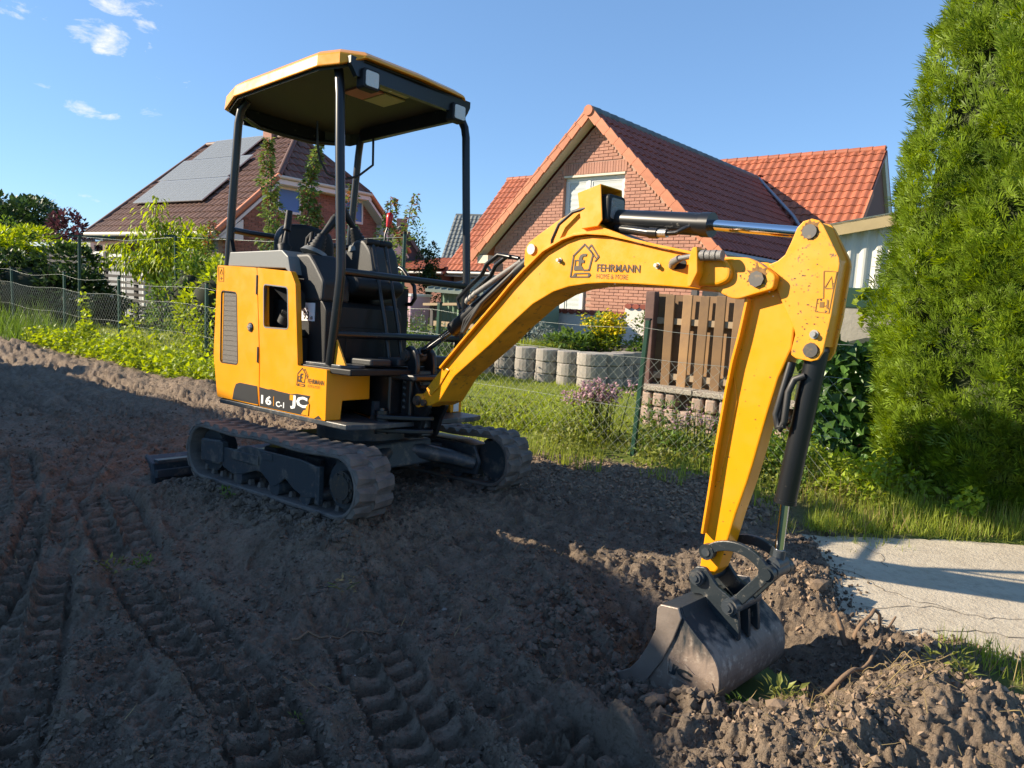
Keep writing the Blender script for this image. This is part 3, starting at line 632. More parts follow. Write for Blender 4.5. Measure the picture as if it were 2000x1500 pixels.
rm_ = MB(); rm_.tube([(0, 0, 0), (.36, 0, .0)], [.10, .115], 10); ridge_me = rm_.mesh('ridge_tile', M['tile']); rm2 = MB(); rm2.tube([(0, 0, 0), (.36, 0, 0)], [.10, .115], 10); ridge_dk_me = rm2.mesh('ridge_tile_brown', M['slate'])
for k in range(28):
    o = link('ridge_tile', ridge_dk_me, HA); o.matrix_local = Matrix.Translation((0, -.3 + .355 * k, ha + .0)) @ Matrix.Rotation(PI / 2, 4, 'Z')
for k in range(42):
    o = link('ridge_tile', ridge_me, HA); o.location = (xl + .36 * k, ym, hm + .01)
m = MB(); m.cyl((0, -.375, ha - .015), (0, -.30, ha - .015), .115, n=18); m.build('ridge_end_disc', M['tile_v'], HA, bevel=.01)
m = MB(); m.tube([(.06, yj - .05, ha + .02), (xe * .55, (yj + yval) * .5 - .12, (ha + zev) * .5 + .12), (xe, yval, zev + .03)], .055, 6); m.build('valley_flashing', M['lead'], HA)
m = MB(); m.tube([(xe + .05, -.2, zev - .06), (xe + .05, yval, zev - .06)], .065, 10); m.tube([(-xe - .05, -.2, zev - .06), (-xe - .05, yval, zev - .06)], .065, 10)
m.tube([(-xe - .05, .05, zev - .1), (-xe + .05, .02, zev - .3), (-ww - .05, -.02, zev - .55), (-ww - .05, -.04, .2)], .045, 8)
m.tube([(xl, 6.7, 2.0), (-3.2, 6.7, 2.0)], .07, 10); m.build('gutter', M['gutter'], HA)
m = MB(); m.bx(xl + .1, -3.2, 6.76, 7.2, 1.86, 1.98); m.build('fascia', M['wframe'], HA); m = MB(); m.bx(xe - .1, xe, 0, yval, zev - .2, zev - .1); m.build('fascia', M['wframe'], HA)
m = MB(); m.prism([(7.0, 2.2), (14.1, 2.2), (ym, hm - .35)], xr - .18, xr - .1, 'x'); m.build('end_gable', M['brick_b'], HA)
m = MB(); slab_roof(m, [(xr - .1, 10.6, hm - .16), (xr, 10.6, hm - .16), (xr, 14.3, hm - tp * 3.72 - .16), (xr - .1, 14.3, hm - tp * 3.72 - .16)], .3); m.build('barge_board', M['cream'], HA)
# low annex roof left of the main house
m = MB(); slab_roof(m, [(-16.2, 6.3, 1.98), (xl + .3, 6.5, 2.02), (xl + .3, 8.6, 2.6), (-16.2, 8.4, 2.38)], .08); m.build('annex_roof', M['tile'], HA)
ax = Vector((1, 0, .012)).normalized(); ay = Vector((0, 1, .26)).normalized()
lst, a1, a2, an = tile_plane((-16.1, 6.35, 2.03), ax, ay, .25, .34, 19, 7, lambda c: True)
joined('annex_tiling', [place_tiles(lst, a1, a2, an, tile_me, HA, [0])], M['tile'], HA)
m = MB(); m.bx(-16, xl, 6.7, 9, -.2, 1.95); m.build('annex_wall', M['brick_b'], HA)
m = MB(); m.tube([(-16.2, 6.22, 1.93), (xl + .3, 6.42, 1.97)], .06, 8); m.build('annex_gutter', M['gutter'], HA)
m = MB(); m.cyl((-2.2, 10.579, 6.2), (-2.2, 10.579, 6.46), .09, .07, 10); m.build('roof_vent', M['tile'], HA)

# ---- house with the solar panels
HB = empty('brick_house', 'brown brick house with half-hipped brown roof covered in solar panels', 'house', (-8.651, 20.565, 0), R(-32.12), group='houses beyond the garden')
ze, zr, yr, dh, zh, bx0 = 2.648, 6.247, 4.177, 1.495, 4.554, -7.0
tpb = (zr - ze) / yr; yh = (zh - ze) / tpb; Yd = 2 * yr
m = MB(); m.bx(bx0 + .3, -.4, .35, Yd - .35, -.3, ze - .05); m.prism([(.45, ze - .08), (Yd - .45, ze - .08), (Yd - yh, zh - .12), (yh, zh - .12)], bx0 + .4, -.4, 'x')
m.build('wall', M['mortar_b'], HB)
m = MB(); slab_roof(m, [(bx0, 0, ze), (0, 0, ze), (0, yh, zh), (-dh, yr, zr), (-6.42, yr, zr)], .12)
slab_roof(m, [(bx0, Yd, ze), (0, Yd, ze), (0, Yd - yh, zh), (-dh, yr, zr), (-6.42, yr, zr)], .12)
slab_roof(m, [(0, yh, zh), (0, Yd - yh, zh), (-dh, yr, zr)], .12); slab_roof(m, [(bx0, 0, ze), (bx0, Yd, ze), (-6.42, yr, zr)], .05)
m.build('roof', M['tile_b'], HB)
b1 = Vector((1, 0, 0)); b2 = Vector((0, 1, tpb)).normalized()
lst, a1, a2, an = tile_plane((bx0, 0, ze), b1, b2, .25, .335, 28, 17, lambda c: c.y < yr and (c.x > bx0 + .58 * c.y / yr) and (c.y < yh or c.x < -dh * (c.y - yh) / (yr - yh) - .02))
t1 = place_tiles(lst, a1, a2, an, tile_me, HB, [0])
b1 = Vector((0, 1, 0)); b2 = Vector((-dh, 0, zr - zh)).normalized()
lst, a1, a2, an = tile_plane((0, yh, zh), b1, b2, .25, .335, 18, 8, lambda c: abs(c.y - yr) < (yr - yh) * (1 - (c.z - zh) / (zr - zh)) - .03)
t2 = place_tiles(lst, a1, a2, an, tile_me, HB, [0])
joined('roof_tiling', [t1, t2], M['tile_b'], HB)
m = MB(); m.tube([(-6.42, yr, zr + .04), (-dh, yr, zr + .04)], .10, 8); m.tube([(-dh, yr, zr + .04), (0, yh, zh + .04)], .09, 8); m.tube([(-dh, yr, zr + .04), (0, Yd - yh, zh + .04)], .09, 8); m.tube([(bx0, 0, ze + .05), (-6.42, yr, zr + .05)], .08, 8)
m.build('ridge', M['tile_b'], HB)
m = MB(); m.bx(-3.0, -2.55, yr - .2, yr + .25, zr - .2, zr + .24); m.build('chimney', M['brick'], HB, bevel=.01)
# gable trim: white fascia under the hip and along both verges
m = MB(); m.bx(-.05, .03, yh - .1, Yd - yh + .1, zh - .22, zh - .08); m.bx(-.38, -.05, yh, Yd - yh, zh - .24, zh - .20)
slab_roof(m, [(-.4, 0, ze - .15), (.02, 0, ze - .15), (.02, yh, zh - .15), (-.4, yh, zh - .15)], .08); slab_roof(m, [(-.4, Yd, ze - .15), (.02, Yd, ze - .15), (.02, Yd - yh, zh - .15), (-.4, Yd - yh, zh - .15)], .08)
m.prism([(0, ze - .15), (.9, ze - .15), (0.9, ze + .45)], -.38, .02, 'x'); m.prism([(Yd, ze - .15), (Yd - 1.4, ze - .15), (Yd - 1.4, ze + .9)], -.38, .0, 'x')
m.build('fascia', M['wframe'], HB)
for (ya, za, yb, zb) in ((-.02, ze, yh, zh), (Yd + .02, ze, Yd - yh, zh)):
    m = MB(); m.tube([(.03, ya, za + .03), (.03, yb, zb + .03)], .085, 6); m.build('verge', M['tile_v'], HB)
m = MB(); m.tube([(bx0, -.06, ze - .04), (0, -.06, ze - .04)], .07, 10); m.tube([(.06, yh - .1, zh - .02), (.06, Yd - yh + .1, zh - .02)], .06, 8); m.build('gutter', M['cream'], HB)
bp = []; nz_ = 0; z = .4
while z < zh - .2:
    y = .5 + (.125 if nz_ % 2 else 0)
    while y < Yd - .6:
        edge = min((z - ze) / tpb if z > ze else -1, 99)
        if y > edge + .15 and y < Yd - edge - .3 and not (3.5 < z < 4.36 and (2.4 < y + .12 < 3.35 or 5.2 < y + .12 < 6.15)): bp.append((-.392, y + .12, z))
        y += .25
    z += .0715; nz_ += 1
bp = np.array(bp)
joined('brickwork', [scatter(BV, BF, bp, np.tile(np.eye(3), (len(bp), 1, 1)), np.tile([.024, .236, .058], (len(bp), 1)))], M['brick_b'], HB)
for y0 in (2.46, 5.3):
    fr = MB()
    for a, b_, c, d in ((y0 - .04, y0 + .9, 4.24, 4.32), (y0 - .04, y0 + .9, 3.5, 3.58), (y0 - .04, y0 + .02, 3.58, 4.24), (y0 + .84, y0 + .9, 3.58, 4.24)): fr.bx(-.40, -.33, a, b_, c, d)
    f = fr.build('window', M['wframe'], HB); g = MB(); g.bx(-.37, -.36, y0 + .02, y0 + .84, 3.58, 4.24); g.build('pane', M['sky_tint_pane'], f)
# solar array: 7 + 7 + 5 panels, each with frame and cells
nrm = Vector((0, -tpb, 1)).normalized(); upb = Vector((0, 1, tpb)).normalized(); pl = 1.02 * math.hypot(1, tpb)
pm = MB(); pm.bx(0, .545, 0, pl - .03, 0, .035); pf_me = pm.mesh('solar_panel', M['alu'])
cm_ = MB()
for i in range(3):
    for j in range(8): cm_.bx(.014 + i * .174, .014 + i * .174 + .168, .014 + j * (pl - .06) / 8, .014 + (j + 1) * (pl - .06) / 8 - .006, .035, .038)
pc_me = cm_.mesh('solar_cells', M['pv'])
for r_, (xa, n) in enumerate(((-5.98, 7), (-6.14, 7), (-5.70, 5))):
    for k in range(n):
        y = 1.12 + r_ * 1.025; p = Vector((xa + k * .55, y, ze + tpb * y)) + nrm * .14
        o = link('solar_panel', pf_me, HB); o.matrix_local = basis(p, (1, 0, 0), upb, nrm); link('cells', pc_me, o)
# glazed patio canopy under the eave
can = MB()
for k in range(9): can.box((-6.9 + k * .5, -1.0, 2.27), (.05, 2.2, .09), Matrix.Rotation(.12, 3, 'X'))
can.bx(-7.1, -2.6, -2.15, -2.05, 2.05, 2.17); can.bx(-7.0, -6.9, -2.12, -2.02, -.1, 2.05); can.bx(-2.75, -2.65, -2.12, -2.02, -.1, 2.05)
cn = can.build('patio_canopy', M['alu'], HB); g = MB(); g.box((-4.85, -1.0, 2.33), (4.4, 2.2, .012), Matrix.Rotation(.12, 3, 'X')); g.build('roof_glass', M['glass'], cn)
window(HB, -4.6, -3.6, .2, 2.1, .26, [-4.1], blind=False)
# ---- houses far behind
def far_house(name, label, loc, rz, L_, W_, he, hr, wall, roof, win=()):
    h = empty(name, label, 'house', loc, rz, group='houses beyond the garden')
    m = MB(); m.bx(0, L_, 0, W_, -.3, he); m.prism([(0, he), (W_, he), (W_ / 2, hr - .15)], 0, L_, 'x'); m.build('wall', wall, h)
    m = MB(); sl_ = (hr - he) / (W_ / 2)
    slab_roof(m, [(-.25, -.3, he - .3 * sl_), (L_ + .25, -.3, he - .3 * sl_), (L_ + .25, W_ / 2, hr), (-.25, W_ / 2, hr)], .14); slab_roof(m, [(-.25, W_ + .3, he - .3 * sl_), (L_ + .25, W_ + .3, he - .3 * sl_), (L_ + .25, W_ / 2, hr), (-.25, W_ / 2, hr)], .14)
    m.build('roof', roof, h)
    e2 = Vector((0, 1, sl_)).normalized(); n = int((W_ / 2 + .3) * math.hypot(1, sl_) / .335)
    lst, a1, a2, an = tile_plane((-.25, -.3, he - .3 * sl_), (1, 0, 0), e2, .25, .335, int((L_ + .5) / .25), n, lambda c: True)
    joined('roof_tiling', [place_tiles(lst, a1, a2, an, tile_me, h, [0])], roof, h)
    for (a, b_, c, d) in win:
        f = MB(); f.bx(L_ + .005, L_ + .05, a, b_, c, d); fo_ = f.build('window', M['wframe'], h); g = MB(); g.bx(L_ + .052, L_ + .056, a + .08, b_ - .08, c + .08, d - .08); g.build('pane', M['glass'], fo_)
    m = MB(); m.bx(L_ * .45, L_ * .45 + .5, W_ / 2 - .25, W_ / 2 + .25, hr - .3, hr + .45); m.build('chimney', M['brick'], h)
    return h
far_house('grey_house', 'dark grey clad house with steep gable behind the solar house', (-7.35, 37.7, 0), R(-80), 6.0, 2.3, 2.45, 4.15, M['greywall'], M['tile_g'], [(.5, 1.1, 1.3, 2.1)])
far_house('tiled_house', 'house with plain grey tiled roof behind the left wing of the red roof', (-4.3, 42.0, 0), R(-12), 8.0, 5.6, 2.95, 6.0, M['wpaint'], M['tile_g'])
far_house('slate_house', 'dark slate roofed house peeping out left of the solar roof', (-17.2, 27.6, 0), R(-32), 5.0, 5.5, 1.9, 4.25, M['wpaint'], M['slate'])
# ---- unseen house added left of the camera, roof outline shaped to shade the yard
def U2W(u, w_): return (.9994 * w_ + .0349 * u, -.0349 * w_ + .9994 * u)
NH = empty('unseen_shade_house', 'unseen rendered house added left of the yard, its roof outline shaped to cast the shade', 'house', (*U2W(0, -9), 0), math.atan2(-.0349, .9994), group='houses beyond the garden')
prof = [(8.8, 1.25), (6.4, 3.2), (3.6, 4.55), (3.3, 4.84), (2.6, 5.05), (2.15, 4.90), (-3.0, 4.4)]
m = MB(); m.prism([(8.4, -.2), (8.4, 1.4), (6.4, 3.05), (3.6, 4.40), (3.3, 4.69), (2.6, 4.90), (2.15, 4.75), (-2.6, 4.3), (-2.6, -.2)], -8, -.3, 'x'); m.build('wall', M['wpaint'], NH)
m = MB(); m.prism(prof + [(a, b_ - .14) for a, b_ in prof[::-1]], -8.3, 0, 'x'); m.build('roof', M['tile_b'], NH)
m = MB()
for y in (7.5, 5.0, 2.0, -.8): m.bx(-.30, -.22, y, y + 1.0, 1.0, 2.1)
f = m.build('window', M['wframe'], NH); m = MB()
for y in (7.5, 5.0, 2.0, -.8): m.bx(-.215, -.21, y + .08, y + .92, 1.08, 2.02)
m.build('pane', M['glass'], f)
m = MB(); m.bx(-.3, -.24, .6, 1.55, 0, 2.05); d = m.build('door', M['wood'], NH); m = MB(); m.cyl((-.24, .7, 1.0), (-.16, .7, 1.0), .03); m.build('handle', M['zinc'], d)
# ------------------------------------------------------------------ garden walls, fences, sheds
SX = Vector((.8, -.6, 0)); SY = Vector((.6, .8, 0)); SROT = math.atan2(-.6, .8)
def site(name, label, cat, s, t, z=0, group=None, rot=0): 
    x, y = S2W(s, t); return empty(name, label, cat, (x, y, z), SROT + rot, group)
# planting-ring retaining wall
RW = empty('retaining_wall', 'low retaining wall of upright round grey concrete planting rings with earth on top', 'retaining wall', (0, 0, 0))
ringpos = [(-2.6, 11.95), (-2.2, 11.65), (-1.82, 11.35), (-1.46, 11.09), (-1.1, 10.83), (-.75, 10.57), (-.41, 10.32), (-.10, 10.12), (.19, 9.93), (.47, 9.74), (.76, 9.56), (1.05, 9.40), (1.33, 9.52), (1.50, 9.74), (1.68, 9.97), (1.86, 10.2), (2.03, 10.44), (2.2, 10.7)]
rb = MB(); n = 20
def ringpoly(r): return [(r * math.cos(2 * PI * i / n) * (1 + .02 * (i % 2)), r * math.sin(2 * PI * i / n) * (1 + .02 * (i % 2))) for i in range(n)]
rb.prism(ringpoly(.165), 0, .163, 'z', poly2=ringpoly(.160)); ring_me = rb.mesh('planting_ring', M['ring'])
for x, y in ringpos:
    big = 1.22 if abs(x - 1.05) < .01 else 1.0
    for k in range(3):
        o = link('planting_ring', ring_me, RW, (x + random.uniform(-.008, .008), y + random.uniform(-.008, .008), .10 + k * .168)); o.rotation_euler = (0, 0, random.uniform(0, 6)); o.scale = (big, big, 1)
        b = o.modifiers.new('bevel', 'BEVEL'); b.width = .012; b.segments = 2; b.limit_method = 'ANGLE'; b.angle_limit = R(60)
m = MB(); P = [(x, y) for x, y in ringpos] + [(3.2, 12.3), (.0, 14.2), (-2.4, 13.2)]
m.prism(P, .0, .56, 'z'); tag(m.build('bed_soil', M['clod']), kind='structure')
# white garden wall with rounded tile coping
WW = empty('garden_wall', 'white painted garden wall with wavy red-brown tile coping and one step', 'garden wall', (0, 0, 0))
x0, y0 = -.2, 13.3; dx, dy = .86, -.51
def wl(d, o=0): return (x0 + dx * d + .51 * o, y0 + dy * d + .86 * o)
m = MB(); Lw = 2.75
def wallseg(a, b_, zt, mb): mb.prism([wl(a, -.07), wl(b_, -.07), wl(b_, .07), wl(a, .07)], 0, zt, 'z')
wallseg(-1.5, 2.42, 1.045, m); wallseg(2.42, 4.6, 1.19, m); m.build('masonry', M['wpaint'], WW)
cp = MB(); cp.tube([(-.10, 0, 0), (.10, 0, -.0)], [.062, .062], 10); cp_me = cp.mesh('coping_tile', M['tile_dk'])
for k in range(46):
    d = -1.45 + k * .131; zt = 1.06 if d < 2.36 else 1.205; o = link('coping_tile', cp_me, WW, (*wl(d), zt)); o.rotation_euler = (0, 0, math.atan2(.86, .51)); o.scale = (1, 1, .7)
# plank screen on the low block wall
GT = site('plank_screen', 'brown vertical plank screen with dark red-brown end post on low block wall', 'wooden fence', -3.15, 6.46, 0)
pk = MB(); pk.bx(-.0475, .0475, -.011, .011, 0, .925); pk_me = pk.mesh('plank', M['wood'])
for k in range(7):
    o = link('plank', pk_me, GT, (.19 + k * .168, 0, .475 + random.uniform(-.008, .006))); o.rotation_euler = (0, random.uniform(-.012, .012), 0)
    b = o.modifiers.new('bevel', 'BEVEL'); b.width = .006; b.segments = 2
for k in range(8):
    o = link('plank', pk_me, GT, (.085 + k * .168, .086, .475 + random.uniform(-.008, .006))); o.scale = (1.5, 1, 1)
rl = MB(); rl.bx(.02, 1.27, .013, .07, -.03, .03); rl_me = rl.mesh('rail', M['wood_rail'])
for z in (.60, 1.14): link('rail', rl_me, GT, (0, 0, z))
m = MB(); m.box((0, -.02, .87), (.10, .10, 1.1)); m.build('post', M['wood_dk'], GT, bevel=.008)
for k in range(3):
    m = MB(); m.bx(.30 + .28 * k - .03, .30 + .28 * k + .03, .28, .34, .2, 1.52); m.build('garden_post', M['slatg'], GT)
BW = site('block_wall', 'low wall of tumbled pinkish grey blocks under pale pebbled coping below the plank screen', 'block wall', -3.15, 6.40, 0)
sb = MB(); sb.box((0, 0, 0), (.105, .14, .13)); st_me = sb.mesh('block', M['stone'])
for j in range(3):
    for k in range(13):
        if random.random() < .03: continue
        o = link('block', st_me, BW, (.06 + k * .132 + random.uniform(-.008, .008), -.02 + random.uniform(-.012, .012), .085 + j * .148 + random.uniform(-.006, .006))); o.scale = (random.uniform(.93, 1.08), 1, random.uniform(.93, 1.04)); o.rotation_euler = (0, random.uniform(-.03, .03), random.uniform(-.06, .06))
        b = o.modifiers.new('bevel', 'BEVEL'); b.width = .02; b.segments = 2
m = MB(); m.bx(0.0, 1.72, .03, .14, -.1, .44); m.build('backing', M['clod'], BW)
cs = MB(); cs.bx(-.275, .275, -.115, .115, 0, .05); cs_me = cs.mesh('coping', M['cap'])
for k in range(3):
    o = link('coping', cs_me, BW, (.27 + k * .56, 0, .462)); b = o.modifiers.new('bevel', 'BEVEL'); b.width = .008; b.segments = 2
# chain-link fence
FE = site('chain_link_fence', 'sagging chain-link wire fence on dark green posts between the dug earth and the gardens', 'wire fence', 0, 5.02, 0)
def fz(s): x, y = S2W(s, 5.02); return float(ground(np.array([x]), np.array([y]), False)[0]) if False else .105 + .0145 * max(0, -s - 3)
FS = [-15.6, -13.3, -11.3, -8.85, -6.75, -4.7, -2.53]
for s in FS:
    m = MB(); z = fz(s); lean = .05 if s > -3 else random.uniform(-.02, .05)
    m.prism([(-.018, -.018), (.018, -.018), (.018, .018), (-.018, .018)], z - .3, z + 1.08, 'z'); o = m.build('post', M['post'], FE, bevel=.004); o.location = (s, 0, 0); 
    o.matrix_local = Matrix.Translation((s, 0, z)) @ Matrix.Rotation(lean, 4, 'Y') @ Matrix.Translation((0, 0, -z))
    c = MB(); c.bx(-.021, .021, -.021, .021, z + 1.08, z + 1.095); c.build('cap', M['dark'], o)
def sag(s, h):
    a = max([f for f in FS if f <= s] or [FS[0]]); b_ = min([f for f in FS if f > s] or [-.7]); u = min(1, max(0, (s - a) / max(.01, b_ - a))); return fz(s) + h - .05 * 4 * u * (1 - u) * (1.0 if h > .9 else .5) + .012 * math.sin(s * 3.1)
for h, r_, off in ((1.035, .0017, -.02), (.80, .0016, -.02), (.40, .0014, -.02)):
    m = MB(); m.tube([(s, off, sag(s, h)) for s in np.arange(-16.5, -.95, .25)], r_, 5); m.build('tension_wire', M['wire'], FE)
Vs = []; Fs_ = []; pitch = .062; r_ = .0011
def strand(p0, p1):
    d = (p1 - p0); d.normalize(); a = Vector((0, 1, 0)); b_ = d.cross(a); k = len(Vs)
    for p in (p0, p1):
        for i in range(3):
            an = 2 * PI * i / 3; q = p + (a * math.cos(an) + b_ * math.sin(an)) * r_; Vs.append((q.x, q.y, q.z))
    for i in range(3): Fs_.append((k + i, k + (i + 1) % 3, k + 3 + (i + 1) % 3, k + 3 + i))
s = -16.5
while s < -1.0:
    for sg in (1, -1):
        seg = 6; H = .80; prev = None
        for j in range(seg + 1):
            ss = s + sg * H * .98 * j / seg
            if ss < -16.5 or ss > -1.0: prev = None; continue
            p = Vector((ss, -.024 + .004 * sg + .010 * math.sin(ss * 2.3 + j), sag(ss, H * (1 - j / seg) + .0)))
            if prev is not None: strand(prev, p)
            prev = p
    s += pitch * 1.4
tag(link('wire_mesh', arr_mesh('wire_mesh', np.array(Vs), np.array(Fs_), M['wire']), FE), kind='stuff')
# sheds
SH = site('corrugated_shed', 'white corrugated garage side with tan roof edge, green board and rough concrete base', 'shed', -2.25, 9.55, 0, rot=.22)
cv = []; n = 150; Lx = 3.6
for j in range(2):
    for i in range(n + 1):
        x = Lx * i / n; ph = (x / .16) % 1.0; y = -.028 * (1 if ph < .3 else (1 - (ph - .3) / .12 if ph < .42 else (0 if ph < .8 else (ph - .8) / .2)))
        cv.append((x, y, 1.60 if j == 0 else 2.28 + .20 * x))
m = MB(); m.add(cv, [(i, i + 1, n + 2 + i, n + 1 + i) for i in range(n)]); m.build('corrugated_wall', M['corr'], SH)
m = MB(); m.bx(0, Lx, -.045, .02, 1.36, 1.60); m.build('green_board', M['green_p'], SH, bevel=.006)
m = MB(); m.bx(-.02, Lx, -.03, .25, -.3, 1.36); m.build('base_wall', M['conc_base'], SH)
m = MB(); m.prism([(-.15, 2.19), (Lx, 2.19 + .2 * (Lx + .15)), (Lx, 2.34 + .2 * (Lx + .15)), (-.15, 2.34)], -.14, -.09, 'y'); m.build('fascia', M['tan'], SH)
m = MB(); slab_roof(m, [(-.15, -.14, 2.35), (Lx, -.14, 2.35 + .2 * (Lx + .15)), (Lx, 3, 2.35 + .2 * (Lx + .15)), (-.15, 3, 2.35)], .03); m.build('roof', M['green_roof'], SH)
m = MB(); m.bx(0, .06, .02, 3, 1.3, 2.25); m.build('side_wall', M['corr'], SH)
m = MB(); m.tube([(-.1, -.05, 2.2), (-.08, -.06, 2.08), (.02, -.06, 2.0)], .04, 8); m.build('drain_elbow', M['wframe'], SH)
GS = site('green_shed', 'small green corrugated garden shed with lean-to roof beside the gabled house', 'shed', -8.35, 9.0, 0)
cv = []; n = 90; Lx = 1.5
for j in range(2):
    for i in range(n + 1):
        x = Lx * i / n; cv.append((x, .018 * math.sin(x * 2 * PI / .11), 0 if j == 0 else 1.28))
m = MB(); m.add(cv, [(i, i + 1, n + 2 + i, n + 1 + i) for i in range(n)]); m.build('corrugated_wall', M['green_corr'], GS)
m = MB(); slab_roof(m, [(-.1, -.3, 1.34), (1.7, -.3, 1.30), (1.7, 1.6, 1.60), (-.1, 1.6, 1.62)], .05); m.build('roof', M['green_roof'], GS)
for k in range(12):
    m = MB(); m.box((-.05 + k * .15, .65, 1.50 - .004 * k), (.02, 1.9, .03), Matrix.Rotation(.15, 3, 'X')); m.build('roof_batten', M['green_roof'], GS)
m = MB(); m.bx(1.45, 1.5, 0, 1.4, 0, 1.3); m.bx(0, .05, 0.03, 1.4, 0, 1.3); m.build('side_wall', M['green_corr'], GS)
LT = site('potting_bench', 'weathered grey wooden lean-to bench in front of the green shed', 'bench', -8.0, 8.45, 0)
m = MB(); m.box((.55, .1, 1.12), (1.3, .5, .04), Matrix.Rotation(-.05, 3, 'Y')); m.build('top', M['wood_rail'], LT)
for x in (-.0, 1.1):
    m = MB(); m.bx(x - .03, x + .03, -.05, .01, 0, 1.1); m.build('leg', M['slatg'], LT)
m = MB(); m.bx(0, 1.1, -.04, 0, .75, .83); m.build('rail', M['wood_rail'], LT)
PB = site('pink_planter', 'pale pink garden tub behind the flowering weeds left of the green shed', 'planter', -8.85, 8.7, 0)
m = MB(); m.prism([(-.28, -.2), (.28, -.2), (.28, .2), (-.28, .2)], .5, 1.22, 'z', poly2=[(-.32, -.24), (.32, -.24), (.32, .24), (-.32, .24)]); m.build('tub', mat('pale_pink', (.62, .40, .46), .6), PB, bevel=.02); m = MB(); m.bx(-.33, .33, -.25, .25, 1.2, 1.24); m.build('rim', M['wframe'], PB)
# white panel fence, grey slat fence
PF = empty('panel_fence', 'white framed grey plastic panel fence in front of the solar house', 'fence', (-13.6, 21.0, 0), R(-36))
for k in range(5):
    m = MB(); x = k * 1.05; m.bx(x, x + 1.0, 0, .05, 1.95 - .06 * k, 2.03 - .06 * k); m.bx(x, x + .06, 0, .05, 0, 1.95 - .06 * k); m.bx(x + .94, x + 1.0, 0, .05, 0, 1.95 - .06 * k); f = m.build('panel_frame', M['pvc'], PF)
    m = MB(); m.bx(x + .06, x + .94, .02, .03, 0, 1.95 - .06 * k); m.build('infill', M['pvcg'], f)
    m = MB(); m.bx(x - .09, x - .01, -.01, .07, 0, 2.1 - .06 * k); m.build('post', M['pvc'], PF)
SF = empty('slat_fence', 'weathered grey horizontal slat fence before the white panel fence', 'fence', (-10.7, 16.9, 0), R(-22))
sm_ = MB(); sm_.bx(0, 3.6, 0, .022, 0, .062); sl_me = sm_.mesh('slat', M['slatg'])
for k in range(9):
    o = link('slat', sl_me, SF, (-.6, 0, .62 + k * .132)); o.rotation_euler = (0, .01, 0)
for x in (-.6, .35, 1.3, 2.25, 3.0):
    m = MB(); m.bx(x - .04, x + .04, .025, .085, -.1, 1.86 - .03 * x); m.build('post', M['slatg'], SF)
# washing-line posts
def pole(x, y, h, label, arm=False, lean=0.0, z0=.15):
    o = empty('washing_line_post', label, 'post', (x, y, z0), 0, 'green washing-line posts in the gardens'); m = MB(); m.tube([(0, 0, -.2), (lean * h, 0, h)], .03, 8); m.build('pole', M['post'], o)
    m = MB()
    if arm: m.box((lean * h + .25, 0, h), (.9, .04, .04)); m.build('cross_arm', M['post'], o)
    else: m.cyl((lean * h, 0, h), (lean * h, 0, h + .04), .034); m.build('cap', M['dark'], o)
pole(-8.55, 13.9, 1.88, 'grey-green post with cross bar before the grey slat fence', True, .03); pole(-6.33, 13.27, 1.93, 'thin dark green post standing in the lawn beside the young tree', True, .0); pole(-1.78, 11.0, 2.0, 'green post between the digger canopy and the green shed', False, .02)
m = MB(); m.tube([(-8.5, 13.9, 2.02), (-7.4, 13.6, 1.97), (-6.33, 13.27, 2.06), (-4.2, 12.1, 2.0), (-1.75, 11.0, 2.1)], .004, 4); tag(m.build('washing_line', M['wire']), 'thin wire strung between the green washing-line posts', 'washing line')
# ------------------------------------------------------------------ vegetation
LEAF = (np.array([(0, 0, 0), (-.30, .42, .07), (0, .5, 0), (.30, .42, .07), (0, 1, -.10)]), np.array([(0, 2, 1), (1, 2, 4), (0, 3, 2), (3, 4, 2)]))
LEAFN = (LEAF[0] * [.62, 1, 1], LEAF[1])
IVY = (np.array([(0, 0, 0), (-.5, .18, .05), (-.30, .5, .04), (0, 1, -.06), (.30, .5, .04), (.5, .18, .05), (0, .4, -.02)]), np.array([(0, 6, 1), (1, 6, 2), (2, 6, 3), (3, 6, 4), (4, 6, 5), (5, 6, 0)]))
BLADE = (np.array([(-.5, 0, 0), (.5, 0, 0), (-.32, .55, .10), (.32, .55, .10), (0, 1, .34)]), np.array([(0, 1, 3), (0, 3, 2), (2, 3, 4)]))
def fan_template():
    v_, f_ = [], []
    for an, l_ in ((-.95, .55), (-.48, .82), (0, 1.0), (.48, .82), (.95, .55)):
        c, s_ = math.sin(an), math.cos(an); b0 = (c * .12, .10 + .10 * abs(an), 0); n_ = (s_, -c); k = len(v_); zz = .06 * (abs(an) > .3) * (1 if an > 0 else -1)
        v_ += [b0, (b0[0] + c * l_ * .55 + n_[0] * .058, b0[1] + s_ * l_ * .55 + n_[1] * .058, zz), (b0[0] + c * l_, b0[1] + s_ * l_, zz * 2), (b0[0] + c * l_ * .55 - n_[0] * .058, b0[1] + s_ * l_ * .55 - n_[1] * .058, zz)]; f_ += [(k, k + 1, k + 2), (k, k + 2, k + 3)]
    return np.array(v_), np.array(f_)
SPRAY = fan_template()
PETAL = (np.array([(-.5, -.5, 0), (.5, -.5, 0), (.5, .5, 0), (-.5, .5, 0), (0, 0, .35)]), np.array([(0, 1, 4), (1, 2, 4), (2, 3, 4), (3, 0, 4)]))
def foliage(name, parent, m, P, D, size, T=LEAF, up=None, kind=None):
    P = np.asarray(P, float); size = np.asarray(size, float)
    v_, f_ = scatter(T[0], T[1], P, frames(np.asarray(D, float), up, rng.uniform(-.7, .7, len(P))), size)
    o = link(name, arr_mesh(name, v_, f_, m), parent)
    return tag(o, kind=kind) if kind else o
def rel(P, loc): return np.asarray(P) - np.asarray(loc)
